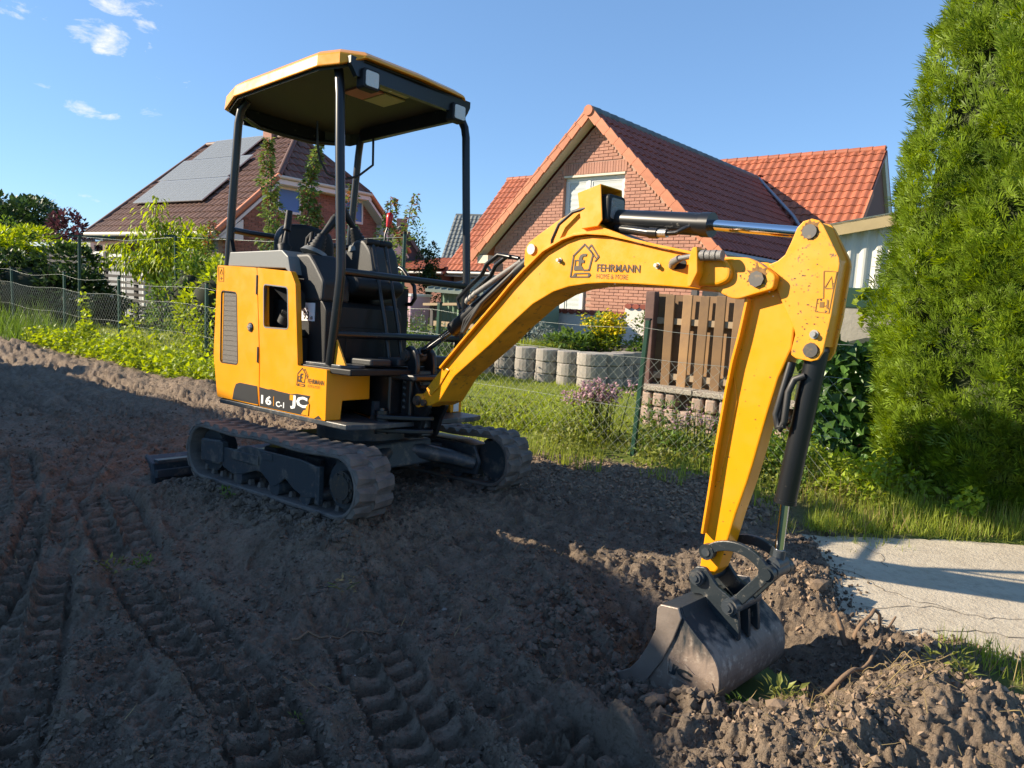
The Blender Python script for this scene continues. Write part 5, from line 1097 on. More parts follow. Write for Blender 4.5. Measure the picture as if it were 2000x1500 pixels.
for sg in (-1, 1):
    yc = sg * .569; tp_ = tpath(); n = len(tp_); mb = MB(); vs = []
    for (x, z, nx_, nz__) in tp_:
        for (yo, ro) in ((-.1145, -.022), (-.1145, 0), (.1145, 0), (.1145, -.022)): vs.append((x + nx_ * ro, yc + yo, z + nz__ * ro))
    mb.add(vs, [(i * 4 + k, i * 4 + (k + 1) % 4, ((i + 1) % n) * 4 + (k + 1) % 4, ((i + 1) % n) * 4 + k) for i in range(n) for k in range(4)])
    tk = part('track', mb, 'rubber', bevel=.006, seg=1)
    # lugs at even spacing, staggered left and right
    cum = [0]
    for i in range(n): a, b_ = tp_[i], tp_[(i + 1) % n]; cum.append(cum[-1] + math.hypot(b_[0] - a[0], b_[1] - a[1]))
    NL = 36; teeth = MB()
    for q in range(NL * 2):
        s_ = (q // 2 + (.5 if q % 2 else 0) + .12) / NL * cum[-1] % cum[-1]; i = max(j for j in range(n) if cum[j] <= s_); a, b_ = tp_[i], tp_[(i + 1) % n]; u = (s_ - cum[i]) / max(1e-6, cum[i + 1] - cum[i])
        x, z = a[0] + (b_[0] - a[0]) * u, a[1] + (b_[1] - a[1]) * u; nn = Vector((a[2] + (b_[2] - a[2]) * u, 0, a[3] + (b_[3] - a[3]) * u)).normalized(); yy_ = Vector((0, 1, 0)); tt = yy_.cross(nn)
        right = q % 2 == 0; o = link('track_lug', lug_me if right else lug_me2, tk); o.matrix_local = basis((x, yc + (-.053 if right else .053), z - 0.001), tt, yy_, nn)
        if right and z < TZ + 0.02:
            for yo in (-.035, .035): teeth.box((x - nn.x * .035, yc + yo, z - nn.z * .035), (.030, .030, .030), taper=.7)
    tag(part('guide_teeth', teeth, 'rubber', parent=tk), kind='stuff')
    # frame, idler, sprocket, rollers
    so_ = sg; ys = yc + sg * .088
    fr = MB(); fr.prism(rpoly([(-.42, .115), (-.30, .085), (-.22, .10), (-.10, .14), (-.04, .14), (.05, .085), (.09, .085), (.17, .145), (.24, .10), (.34, .072), (.43, .09), (.43, .245), (.30, .262), (-.20, .262), (-.28, .23), (-.42, .225)], .02), yc - .075, ys, 'y'); fo_ = part('track_frame', fr, 'frame', bevel=.010)
    f2 = MB(); f2.prism(rpoly([(-.64, .115), (-.43, .12), (-.43, .262), (-.64, .25)], .02), yc - .05, ys + sg * .006, 'y'); part('idler_guard', f2, 'frame', bevel=.012)
    f3 = MB(); f3.bx(.432, .462, yc - .07, ys + sg * .012, .062, .25); part('end_plate', f3, 'frame', bevel=.004); f3 = MB(); f3.bx(-.43, -.40, yc - .06, ys + sg * .012, .14, .255); part('end_plate', f3, 'frame', bevel=.004)
    f4 = MB(); f4.bx(-.31, -.06, ys, ys + sg * .010, .175, .225); f4.bx(-.02, .06, ys, ys + sg * .006, .215, .25); part('cover_plate', f4, 'frame', bevel=.006)
    mb = MB(); mb.cyl((HL, yc - .05, TZ), (HL, yc + .05, TZ), .115, n=22)
    for k in range(11): a = 2 * PI * k / 11; mb.box((HL + .125 * math.cos(a), yc, TZ + .125 * math.sin(a)), (.03, .05, .03), Matrix.Rotation(-a, 3, 'Y'))
    sp = part('sprocket', mb, 'frame'); mb = MB(); mb.cyl((HL + .03, yc + sg * .04, TZ), (HL + .03, ys + sg * .004, TZ), .078, n=20); mb.cyl((HL + .03, ys + sg * .004, TZ), (HL + .03, ys + sg * .014, TZ), .060, n=20)
    for k in range(9): a = 2 * PI * k / 9; mb.cyl((HL + .03 + .066 * math.cos(a), ys + sg * .003, TZ + .066 * math.sin(a)), (HL + .03 + .066 * math.cos(a), ys + sg * .012, TZ + .066 * math.sin(a)), .008, n=6)
    part('hub', mb, 'pin', parent=sp)
    mb = MB(); mb.cyl((-HL, yc - .04, TZ), (-HL, yc + .04, TZ), .122, n=22); mb.cyl((-HL, yc - .07, TZ), (-HL, yc + .07, TZ), .04, n=12); part('idler_wheel', mb, 'frame')
    for xx in (-.26, .08, .34):
        mb = MB(); mb.cyl((xx, yc - .085, .078), (xx, yc + .085, .078), .042, n=14); part('roller', mb, 'frame')
    inn = MB(); inn.prism([(-.1, .08), (.52, .08), (.55, .16), (.5, .26), (-.1, .26)], yc - sg * .12 - .012, yc - sg * .12 + .012, 'y'); part('inner_guard', inn, 'frame', bevel=.008)
# --- lower frame, slew ring, blade
mb = MB(); mb.prism([(-.36, .16), (.36, .16), (.33, .30), (-.33, .30)], -.24, .24, 'y'); mb.bx(.12, .24, -.50, .50, .13, .24); mb.bx(-.26, -.14, -.50, .50, .13, .24); part('undercarriage_frame', mb, 'frame', bevel=.012)
mb = MB(); mb.cyl((0, 0, .30), (0, 0, .40), .27, n=32); mb.cyl((0, 0, .40), (0, 0, .432), .31, n=32); part('slew_ring', mb, 'frame')
for yy_ in (-.2, .2):
    mb = MB(); mb.tube([(.30, yy_ * .5, .24), (.42, yy_ * 1.6, .19), (.50, yy_ * 2.2, .15)], [.05, .045, .04], 8); part('leg_strut', mb, 'frame')
    mb = MB(); mb.box((-.78, yy_, .085), (.85, .06, .07), Matrix.Rotation(-.13, 3, 'Y')); part('blade_arm', mb, 'frame', bevel=.006)
mb = MB(); mb.prism([(-1.245, .055), (-1.17, .015), (-1.14, -.05), (-1.14, -.11), (-1.175, -.185), (-1.20, -.185), (-1.165, -.10), (-1.17, -.04), (-1.19, .0), (-1.25, .035)], -.69, .69, 'y')
bl_ = part('dozer_blade', mb, 'frame', bevel=.004)
mb = MB()
for yy_ in (-.685, .665): mb.prism([(-1.255, .06), (-1.16, .015), (-1.13, -.05), (-1.13, -.12), (-1.17, -.19), (-1.205, -.19), (-1.185, -.11), (-1.19, -.03)], yy_, yy_ + .02, 'y')
mb.box((-1.12, 0, -.045), (.03, 1.36, .05)); mb.box((-1.125, 0, .035), (.06, 1.36, .02)); part('blade_rib', mb, 'frame', parent=bl_, bevel=.003)
# --- superstructure
mb = MB(); mb.prism([(-.82, -.485), (-.95, -.36), (-1.0, 0), (-.95, .36), (-.82, .485), (.50, .485), (.54, .38), (.54, -.38), (.50, -.485)], .418, .446, 'z'); part('deck_plate', mb, 'frame', XU, bevel=.005)
mb = MB()
def tail(z, k=1.0, o=0): return [(-.80 - o * .2, -.488 + o), (-.87 - o * .2, -.478 + o), (-.925, -.43 + o), (-.985 + o, -.26), (-1.01 + o, 0), (-.985 + o, .26), (-.925, .43 - o), (-.87 - o * .2, .478 - o), (-.80 - o * .2, .488 - o)]
mb.prism(tail(0), .452, 1.20, 'z'); mb.prism(tail(0), 1.20, 1.262, 'z', poly2=[(x * .965, y * .96) for x, y in tail(0)]); cw = part('counterweight', mb, 'yellow', XU, bevel=.012)
SEAM0, SEAM1 = -.405, -.338
door = rpoly([(-.882, 1.268), (SEAM0 - .003, 1.243), (SEAM1 - .012, .72), (SEAM1 - .004, .452), (-.843, .455), (-.905, .72), (-.895, .95)], .012, 2)
vent = rpoly([(-.822, 1.108), (-.637, 1.098), (-.599, .674), (-.814, .674)], .022, 3)
dr = part('rear_door', plate(door, [vent], -.490, -.470), 'yellow', XU)
mb = MB(); mb.prism(rpoly([(-.83, 1.118), (-.63, 1.107), (-.59, .665), (-.822, .665)], .02), -.482, -.474, 'y'); part('vent_grille', mb, 'mesh', XU, dr)
mb = ribbon(vent + vent[:1], .006, -.4915, -.482); part('vent_rim', mb, 'black_plastic', XU, dr)
mb = MB()
for k in range(14): z = .69 + k * .03; mb.bx(-.815 + .0 * k, -.612 - .0025 * k, -.4845, -.482, z, z + .003)
part('vent_slats', mb, 'mesh', XU, dr)
mb = MB(); mb.cyl((-.455, -.489, .90), (-.455, -.496, .90), .027, n=22); part('lock_ring', mb, 'black_plastic', XU, dr); mb = MB(); mb.cyl((-.455, -.496, .90), (-.455, -.503, .90), .020, .016, n=20); mb.bx(-.470, -.440, -.507, -.503, .897, .904); part('door_lock', mb, 'zinc', XU, dr)
side = rpoly([(SEAM0 + .003, 1.243), (-.045, 1.216), (.004, 1.15), (.049, .75), (.052, .712), (.325, .710), (.327, .445), (SEAM1 + .004, .449), (SEAM1 - .002, .72)], .008, 2)
win_ = rpoly([(-.321, 1.144), (-.075, 1.127), (-.055, .907), (-.307, .908)], .02, 3)
sp_ = part('side_panel', plate(side, [win_], -.490, -.458), 'yellow', XU)
mb = ribbon(win_ + win_[:1], .007, -.4915, -.470); part('window_seal', mb, 'lgrey_plastic', XU, sp_)
mb = MB(); mb.bx(-.35, -.03, -.457, -.345, .87, .905); mb.add([(-.30, -.466, 1.15), (-.03, -.466, 1.14), (-.03, -.466, 1.0), (-.10, -.34, 1.10), (-.03, -.34, 1.05)], [(0, 1, 3), (1, 2, 4, 3), (0, 3, 2)]); part('filler_well', mb, 'grey_plastic', XU, sp_)
mb = MB(); mb.bx(-.36, -.02, -.34, -.33, .87, 1.18); part('filler_back', mb, 'dark', XU, sp_)
mb = MB(); mb.tube([(-.12, -.42, .92), (-.12, -.42, .965)], [.05, .045], 16); mb.box((-.12, -.42, .975), (.085, .022, .024), Matrix.Rotation(.5, 3, 'Z')); part('fuel_cap', mb, 'black_plastic', XU @ Matrix.Translation((-.21, -.405, .955)) @ Matrix.Rotation(.45, 4, 'Y') @ Matrix.Translation((.12, .42, -.94)), sp_, bevel=.006)
for za, zb in ((1.09, 1.20), (.70, .79)):
    mb = MB(); zc_ = (za + zb) / 2; xs_ = SEAM0 + (1.243 - zc_) * (SEAM1 - SEAM0) / .79; mb.cyl((xs_, -.492, za), (xs_ + .008, -.492, zb)[:3] if False else (xs_, -.492, zb), .006, n=8); part('hinge', mb, 'pin', XU, sp_)
mb = MB(); mb.bx(-.88, -.06, -.325, -.28, .45, 1.2); mb.bx(-.88, -.37, -.466, -.325, .45, 1.2); mb.bx(-.36, -.0, -.466, -.325, .45, .86); mb.bx(-.88, -.2, .30, .47, .45, 1.2); mb.bx(-.86, -.56, -.30, .30, .45, 1.25); part('engine_bay', mb, 'dark', XU)
# front fender blocks
fp = [(-.4895, .709), (-.238, .713), (-.236, .683), (-.215, .68), (-.213, .549), (-.387, .545), (-.396, .445), (-.4895, .445)]
mb = MB(); mb.prism([(a, b_ + 0) for a, b_ in fp], .06, .3275, 'x'); part('front_fender', mb, 'yellow', XU, bevel=.006)
mb = MB(); mb.prism([(-a, b_) for a, b_ in fp], -.20, .3275, 'x'); lf = part('front_fender', mb, 'yellow', XU, bevel=.006)
mb = MB(); mb.bx(.328, .330, .418, .462, .452, .515); part('warning_plate', mb, 'white', XU, lf)
# left side panel, shorter so the operator can climb in
mb = MB(); mb.prism(rpoly([(-.86, 1.262), (-.353, 1.233), (-.27, 1.155), (-.225, .715), (-.20, .452), (-.843, .455)], .01), .470, .490, 'y'); mb.prism([(-.353, 1.230), (-.27, 1.155), (-.235, .815), (-.27, .815), (-.31, 1.14)], .40, .489, 'y'); part('side_panel', mb, 'yellow', XU, bevel=.004)
mb = MB()
for k in range(5): mb.prism([(.428 + .0, .84 + k * .055), (.488, .86 + k * .055), (.488, .885 + k * .055), (.428, .865 + k * .055)], -.226, -.222 + .0, 'x')
part('hazard_stripes', mb, 'white', XU)
mb = MB(); mb.tube([(-.40, .46, 1.345), (-.28, .46, 1.339), (-.245, .46, 1.32), (-.133, .46, 1.217), (-.12, .46, 1.14), (-.156, .46, 1.10), (-.32, .46, 1.10)], .013, 8); part('grab_handle', mb, 'black', XU)
# floor, foot plates, pedals, front casting
mb = MB(); mb.bx(-.25, .50, -.47, .47, .69, .722); part('floor_plate', mb, 'black_plastic', XU, bevel=.006)
mb = MB(); mb.prism(rpoly([(.05, -.46), (.40, -.46), (.44, -.36), (.40, -.30), (.05, -.30)], .02), .722, .738, 'z'); part('post_foot', mb, 'frame', XU, bevel=.003)
mb = MB(); mb.prism([(.30, .738), (.42, .738), (.31, .90)], -.445, -.435, 'y'); part('gusset', mb, 'yellow_worn', XU)
mb = MB()
for a, b_, c in ((-.12, .10, .03), (.14, .34, .045), (-.30, -.16, .025)): mb.prism(rpoly([(.25, a), (.44, a), (.44, b_), (.25, b_)], .02), .735, .745 + c, 'z')
part('pedal', mb, 'grey_plastic', XU, bevel=.008)
mb = MB(); mb.bx(.18, .44, -.17, .17, .44, .688); mb.prism([(.40, -.17), (.60, -.13), (.62, .10), (.40, .16)], .665, .70, 'z'); mb.bx(.45, .53, -.10, -.07, .45, .68); mb.bx(.45, .53, .07, .10, .45, .68); part('front_casting', mb, 'black', XU, bevel=.01)
mb = MB()
for k in range(5): z = .50 + k * .035; mb.tube([(.47, -.10, z + .02), (.53, -.05, z - .01), (.55, .0, z - .015), (.53, .07, z)], .014, 6)
part('hose_bundle', mb, 'hose', XU)
mb = MB(); mb.bx(.335, .36, -.205, -.11, .46, .54); part('data_plate', mb, 'frame', XU)
# seat, consoles, levers
mb = MB(); mb.prism(rpoly([(-.50, 1.07), (.12, 1.07), (.165, 1.02), (.165, .722), (-.50, .722)], .02), -.40, .12, 'y'); sb_ = part('seat_base', mb, 'black_plastic', XU, bevel=.008)
mb = MB(); mb.prism(rpoly([(-.27, .76), (-.02, .76), (-.02, .90), (-.27, .90)], .01), .1655, .169, 'x'); mb.prism(rpoly([(-.33, .93), (.09, .93), (.09, 1.04), (-.33, 1.04)], .01), .1655, .168, 'x'); part('access_panel', mb, 'black_plastic', XU, sb_, bevel=.002)
mb = MB(); mb.bx(-.062, .063, -.404, -.4005, .954, 1.053); stk = part('noise_label', mb, 'sticker', XU, sb_)
lettering('figures', '93', (-.045, -.4055, .962), (1, 0, 0), (0, 0, 1), .058, .046, 'ink', stk, XU, .012); lettering('small_letters', 'dB', (.022, -.4055, .963), (1, 0, 0), (0, 0, 1), .028, .018, 'ink', stk, XU, .01); lettering('letter', 'L', (-.012, -.4055, 1.018), (1, 0, 0), (0, 0, 1), .014, .016, 'ink', stk, XU, .012)
mb = MB(); mb.prism(rpoly([(-.32, 1.09), (.16, 1.11), (.215, 1.15), (.20, 1.20), (.10, 1.235), (-.50, 1.21), (-.52, 1.12)], .03), -.235, .10, 'y'); part('seat_cushion', mb, 'black_plastic', XU, bevel=.025, seg=3)
mb = MB(); mb.prism(rpoly([(-.26, 1.18), (.13, 1.18), (.13, 1.50), (.10, 1.575), (-.06, 1.605), (-.22, 1.585), (-.26, 1.51)], .06), -.64, -.52, 'x'); part('seat_back', mb, 'black_plastic', XU @ Matrix.Rotation(-.08, 4, 'Y') @ Matrix.Translation((.10, 0, .0)), bevel=.035, seg=3)
mb = MB(); mb.prism([(-.78, 1.262), (-.13, 1.235), (-.07, 1.20), (-.105, 1.30), (-.17, 1.338), (-.76, 1.345)], -.475, -.31, 'y'); part('console_cover', mb, 'lgrey_plastic', XU, bevel=.006)
mb = MB(); mb.prism(rpoly([(-.19, 1.06), (.13, 1.06), (.14, 1.17), (.06, 1.26), (-.01, 1.325), (-.15, 1.325), (-.20, 1.29)], .025), -.405, -.225, 'y'); part('right_console', mb, 'grey_plastic', XU, bevel=.018, seg=3)
def joystick(bx_, by_, bz_, dirv, name='joystick'):
    d = Vector(dirv).normalized(); b0 = Vector((bx_, by_, bz_)); mb = MB(); pts = []; rr = []
    for k in range(11): pts.append(b0 + d * (.0105 * k)); rr.append((.056 - .0030 * k) * (1.0 if k % 2 else .80))
    mb.tube(pts, rr, 14); bt = part('joystick', mb, 'black_plastic', XU)
    mb = MB(); mb.tube([b0 - d * .022, b0 + d * .004], [.082, .066], 20); part('boot_ring', mb, 'lgrey_plastic', XU, bt)
    mb = MB(); e = b0 + d * .10; d = (d + Vector((.02, d.y * .9, 0))).normalized(); q = (d + Vector((.25, 0, .05))).normalized(); mb.tube([e, e + d * .04, e + d * .075, e + d * .115 + q * .01, e + d * .135 + q * .028], [.017, .019, .022, .028, .018], 12); mb.ball(tuple(e + d * .125 + q * .012), (.030, .026, .026), 10, 7); part('grip', mb, 'black_plastic', XU, bt)
joystick(-.085, -.315, 1.345, (.06, .36, .93))
mb = MB(); mb.prism(rpoly([(-.36, 1.07), (-.06, 1.07), (-.04, 1.25), (-.08, 1.40), (-.16, 1.475), (-.26, 1.47), (-.37, 1.36)], .04), .06, .27, 'y'); part('left_console', mb, 'grey_plastic', XU, bevel=.022, seg=3)
joystick(-.27, .115, 1.452, (-.05, -.42, .90))
mb = MB(); mb.tube([(-.15, .215, 1.45), (-.15, .22, 1.52), (-.15, .24, 1.575)], .006, 6); lv = part('safety_lever', mb, 'black', XU); mb = MB(); mb.tube([(-.15, .237, 1.565), (-.15, .243, 1.59), (-.15, .249, 1.62), (-.15, .253, 1.645), (-.15, .255, 1.655)], [.010, .016, .021, .022, .012], 12); part('knob', mb, 'red', XU, lv)
mb = MB(); mb.tube([(-.36, -.345, 1.335), (-.36, -.345, 1.36), (-.36, -.345, 1.385), (-.36, -.34, 1.40), (-.36, -.335, 1.47)], [.05, .036, .042, .02, .011], 12); lv = part('blade_lever', mb, 'black_plastic', XU); mb = MB(); mb.tube([(-.36, -.335, 1.475), (-.36, -.333, 1.485), (-.36, -.328, 1.52), (-.36, -.322, 1.59)], [.026, .02, .021, .018], 12); part('grip', mb, 'black_plastic', XU, lv)
mb = MB(); mb.tube([(-.30, -.25, 1.34), (-.28, -.22, 1.42), (-.30, -.20, 1.47), (-.36, -.19, 1.45), (-.38, -.19, 1.34)], .016, 8); part('arm_rest', mb, 'black_plastic', XU)
for yy_ in (-.085, .005):
    mb = MB(); mb.tube([(.30, yy_ + .02, .74), (.26, yy_ + .012, .95), (.18, yy_ - .004, 1.26), (.145, yy_ - .012, 1.40)], [.010, .011, .011, .012], 8); lv = part('travel_lever', mb, 'black', XU); mb = MB(); mb.tube([(.14, yy_ - .055, 1.412), (.14, yy_ - .045, 1.414), (.14, yy_ + .025, 1.414), (.14, yy_ + .035, 1.41)], [.012, .020, .020, .012], 10); part('grip', mb, 'black_plastic', XU, lv)
# canopy frame
for sg in (-1, 1):
    mb = MB(); mb.tube([(.293, sg * .45, .735), (.317, sg * .45, .897), (.356, sg * .45, 1.17), (.357, sg * .45, 1.24), (.335, sg * .45, 1.52), (.312, sg * .45, 1.81), (.292, sg * .448, 2.10), (.280, sg * .445, 2.16), (.245, sg * .43, 2.235)], .0245, 12); part('canopy_post', mb, 'black', XU)
    mb = MB(); mb.tube([(-.842, sg * .44, 1.27), (-.82, sg * .44, 1.58), (-.79, sg * .44, 1.88), (-.766, sg * .44, 2.12), (-.745, sg * .435, 2.20), (-.70, sg * .42, 2.25)], .0245, 12); part('canopy_post', mb, 'black', XU)
    mb = MB(); mb.prism([(-.87, 1.262), (-.60, 1.262), (-.70, 1.275), (-.78, 1.36), (-.83, 1.48), (-.85, 1.48)], sg * .44 - .012, sg * .44 + .012, 'y'); part('post_bracket', mb, 'black', XU)
for z, xx in ((.893, .317), (1.214, .357)):
    mb = MB(); mb.tube([(xx, -.45, z), (xx, .45, z)], .020, 10); part('front_rail', mb, 'black', XU)
mb = MB(); mb.tube([(-.80, -.44, 1.485), (-.86, -.3, 1.488), (-.86, .3, 1.488), (-.80, .44, 1.485)], .020, 10); part('rear_rail', mb, 'black', XU)
oct_ = [(-.66, -.53), (.20, -.53), (.33, -.485), (.41, -.38), (.42, 0), (.395, .33), (.31, .44), (.18, .495), (-.66, .515), (-.90, .465), (-1.02, .30), (-1.035, 0), (-1.02, -.30), (-.90, -.465)]
def octs(k, dx=0.0): return [((x + .3) * k - .3 + dx, y * k) for x, y in oct_]
mb = MB(); N_ = len(oct_)
z_lo = [2.235 - .02 * (1 if x < -.7 else 0) + (.045 if x > .38 else 0) for x, y in oct_]
ring0 = [(x, y, z) for (x, y), z in zip(oct_, z_lo)]; ring1 = [(x, y, 2.298) for x, y in octs(.985)]; ring2 = [(x, y, 2.335) for x, y in octs(.90)]; ring3 = [(x, y, 2.352) for x, y in octs(.5)]; ringi = [(x, y, z + .002) for (x, y), z in zip(octs(.965), z_lo)]; ringj = [(x, y, 2.288) for x, y in octs(.95)]
mb.add(ring0 + ring1 + ring2 + ring3 + ringi + ringj, [(a * N_ + i, a * N_ + (i + 1) % N_, b_ * N_ + (i + 1) % N_, b_ * N_ + i) for a, b_ in ((0, 1), (1, 2), (2, 3), (4, 0), (5, 4)) for i in range(N_)] + [tuple(3 * N_ + i for i in range(N_)), tuple(5 * N_ + i for i in range(N_))])
part('canopy_roof', mb, 'yellow', XU, bevel=.008)
mb = MB(); ra = [(x, y, z - .012) for (x, y), z in zip(octs(.962), z_lo)]; rb_ = [(x, y, 2.284) for x, y in octs(.945)]; mb.add(ra + rb_, [(i, (i + 1) % N_, N_ + (i + 1) % N_, N_ + i) for i in range(N_)] + [tuple(N_ + i for i in range(N_))])
part('canopy_liner', mb, mat('canopy_lining', (.035, .038, .022), .6), XU)
mb = MB(); mb.prism([(-.45, 2.245), (-.41, 2.19), (.36, 2.19), (.39, 2.245), (.39, 2.28), (-.45, 2.28)], .345, .375, 'x'); mb.tube([(-.86, -.36, 2.2), (-.97, -.2, 2.19), (-.985, 0, 2.19), (-.97, .2, 2.19), (-.86, .36, 2.2)], .018, 8); mb.bx(-.7, .25, .40, .43, 2.20, 2.28); mb.prism([(-.30, 2.18), (.30, 2.18), (.30, 2.28), (-.30, 2.28)], -.985, -.97, 'x'); part('canopy_beam', mb, 'black', XU)
for yy_ in (-.335, .285):
    mb = MB(); mb.prism(rpoly([(yy_ - .052, 2.140), (yy_ + .052, 2.140), (yy_ + .052, 2.24), (yy_ - .052, 2.24)], .018), .335, .40, 'x', poly2=None); wl_ = part('work_lamp', mb, 'black_plastic', XU, bevel=.008); mb = MB(); mb.prism(rpoly([(yy_ - .040, 2.152), (yy_ + .040, 2.152), (yy_ + .040, 2.228), (yy_ - .040, 2.228)], .012), .400, .404, 'x'); part('lens', mb, 'lens', XU, wl_)
mb = MB(); mb.bx(.10, .32, -.20, .13, 2.275, 2.2825); part('load_chart', mb, 'stick_y', XU); mb = MB(); mb.bx(-.14, .06, -.14, .0, 2.275, 2.2825); part('warning_sheet', mb, 'stick_r', XU); mb = MB(); mb.bx(-.14, .06, .01, .16, 2.275, 2.2825); part('warning_sheet', mb, 'stick_y', XU)
mb = MB()
for k in range(9): mb.bx(.125 + .02 * (k % 5), .135 + .02 * (k % 5), -.18 + .033 * k, -.165 + .033 * k, 2.272, 2.2749)
part('chart_print', mb, 'white', XU)
mb = MB(); mb.tube([(-.6, .0, 2.22), (-.6, .005, 2.08), (-.6, .025, 1.99), (-.58, .07, 1.905), (-.55, .15, 1.88), (-.5, .25, 1.915), (-.45, .33, 2.0), (-.55, .4, 2.2)], .008, 6); part('hanging_cable', mb, 'hose', XU)
# decals and lettering of the side
mb = MB(); mb.prism([(-.647, .459), (-.631, .519), (-.607, .555), (-.563, .566), (-.362, .563), (-.3445, .459)], -.4925, -.4901, 'y'); part('black_decal', mb, 'decal', XU)
mb = MB(); mb.prism([(-.333, .561), (-.24, .556), (-.20, .561), (-.135, .556), (.0, .552), (.06, .560), (.182, .560), (.165, .535), (.178, .515), (.15, .504), (.158, .485), (.123, .470), (.148, .452), (-.325, .452)], -.4925, -.4901, 'y'); d2 = part('black_decal', mb, 'decal', XU)
mb = MB(); mb.prism([(.229, .447), (.296, .450), (.267, .466)], -.4925, -.4901, 'y'); part('decal_scrap', mb, 'decal', XU)
LX, LZ = (1, 0, 0), (0, 0, 1)
lettering('model_figures', '16', (-.309, -.4932, .468), LX, LZ, .112, .052, 'white', d2, XU, .03); mb = MB(); mb.bx(-.177, -.172, -.4932, -.4926, .468, .522); part('divider', mb, 'yellow', XU, d2); lettering('model_letters', 'C-1', (-.150, -.4932, .468), LX, LZ, .086, .032, 'white', d2, XU, .03)
lettering('maker_letters', 'JC', (-.002, -.4932, .474), LX, LZ, .165, .076, 'white', d2, XU, .045); mb = MB(); mb.bx(-.008, .026, -.4938, -.4934, .520, .549); part('maker_square', mb, 'yellow', XU, d2)
mb = MB(); mb.prism([(.108, .455), (.175, .455), (.18, .52), (.150, .50), (.155, .485), (.13, .478)], -.4945, -.4939, 'y') ; part('worn_patch', mb, 'yellow', XU, d2)
mb = ribbon([(-.866, 1.255), (-.803, 1.25), (-.797, 1.168), (-.857, 1.17), (-.866, 1.255)], .003, -.4925, -.4901); mb2 = ribbon([(-.845, 1.215), (-.828, 1.24), (-.812, 1.213), (-.845, 1.215)], .003, -.4925, -.4901); mb.add(mb2.v, mb2.f); mb.bx(-.845, -.812, -.4925, -.4901, 1.185, 1.188); mb.bx(-.83, -.827, -.4925, -.4901, 1.175, 1.195); part('warning_decal', mb, 'ink2', XU)
# emblem: house outline with digger; coordinates in its own unit square
def emblem(org, sx, sz, shear, y, xf, parent):
    # picture coordinates of the strokes, width about 12 units of 260
    T_ = lambda p: (org[0] + (p[0] - 740) / 220 * sx + (p[1] - 1010) / 310 * shear * 0, org[1] + (1010 - p[1]) / 310 * sz)
    mb = MB()
    def stroke(pts, w_):
        for a, b_ in zip(pts[:-1], pts[1:]):
            a, b_ = Vector(a), Vector(b_); d = (b_ - a).normalized(); n_ = Vector((-d.y, d.x)) * w_ / 2; e = d * w_ * .35; q = [a + n_ - e, b_ + n_ + e, b_ - n_ + e, a - n_ - e]; k = len(mb.v); mb.add([(T_(p)[0], y, T_(p)[1]) for p in q], [(0, 1, 2, 3)])
    def fill(pts): mb.add([(T_(p)[0], y - .0003, T_(p)[1]) for p in pts], [tuple(range(len(pts)))])
    stroke([(885, 948), (940, 948), (972, 800), (880, 702), (768, 805), (748, 1008), (800, 1008)], 15)
    stroke([(925, 738), (950, 712), (1030, 825)], 13); stroke([(940, 755), (1000, 835)], 9); fill([(1030, 800), (1038, 832), (1005, 868), (985, 872), (1010, 845)])
    fill([(782, 905), (862, 905), (890, 948), (780, 948)]); stroke([(788, 905), (790, 852), (828, 852)], 11)
    fill([(828, 905), (828, 830), (845, 800), (870, 792), (910, 792), (905, 815), (870, 818), (862, 848), (890, 850), (885, 880), (860, 878), (856, 905)])
    stroke([(795, 978), (945, 978), (958, 995), (940, 1012), (795, 1010), (782, 995), (795, 978)], 12); fill([(785, 985), (800, 978), (812, 995), (800, 1010), (785, 1006)]); fill([(930, 980), (950, 980), (955, 1005), (935, 1010)])
    return part('emblem', mb, 'ink', xf, parent)
emblem((.049, .606), .082, .096, 0, -.4916, XU, sp_)
lettering('owner_name', 'FEHRMANN', (.157, -.4916, .626), LX, LZ, .150, .025, 'ink', sp_, XU, .010); lettering('owner_line', 'HOME & MORE', (.158, -.4916, .605), LX, LZ, .112, .015, 'ink2', sp_, XU)
# --- swing post
mb = MB(); pl_ = rpoly([(-.085, .30), (-.06, .345), (-.02, .352), (.03, .315), (.045, .24), (.04, .16), (.07, .115), (.135, .10), (.165, .04), (.12, -.03), (.08, -.14), (-.02, -.15), (-.04, -.02), (-.012, .13), (-.03, .22)], .02)
for yy_ in (-.072, .044): mb.prism(pl_, yy_, yy_ + .028, 'y')
mb.prism([(-.005, -.14), (.06, -.14), (.04, .02), (.03, .22), (-.005, .22)], -.045, .045, 'y'); mb.cyl((-.02, -.02, -.15), (-.02, -.02, .16), .055, n=16); part('swing_post', mb, 'black', XB, bevel=.008)
mb = MB()
for z in (-.055, -.125): mb.prism(rpoly([(-.10, -.225), (-.05, -.26), (.0, -.235), (.11, -.10), (.15, -.02), (.02, .05), (-.03, -.06), (-.09, -.17)], .02), z + .012, z + .036, 'z')
mb.cyl((-.055, -.212, -.125), (-.055, -.212, .0), .038, n=14); part('swing_lug', mb, 'black', XB, bevel=.006)
mb = MB(); mb.cyl((-.055, -.212, -.06), (-.45, -.215, -.04), .017, n=14); sr = part('swing_ram', mb, 'chrome', XB); mb = MB(); mb.cyl((-.09, -.212, -.06), (-.135, -.2125, -.057), .026, n=12); mb.cyl((-.055, -.212, 0), (-.055, -.212, .012), .016, n=6); part('rod_end', mb, 'pin', XB, sr)
mb = MB(); mb.cyl((-.047, -.088, .295), (-.047, .085, .295), .032, n=16); mb.cyl((-.047, -.094, .295), (-.047, -.088, .295), .022, n=14); part('ram_pin', mb, 'pin', XB, bevel=.003)
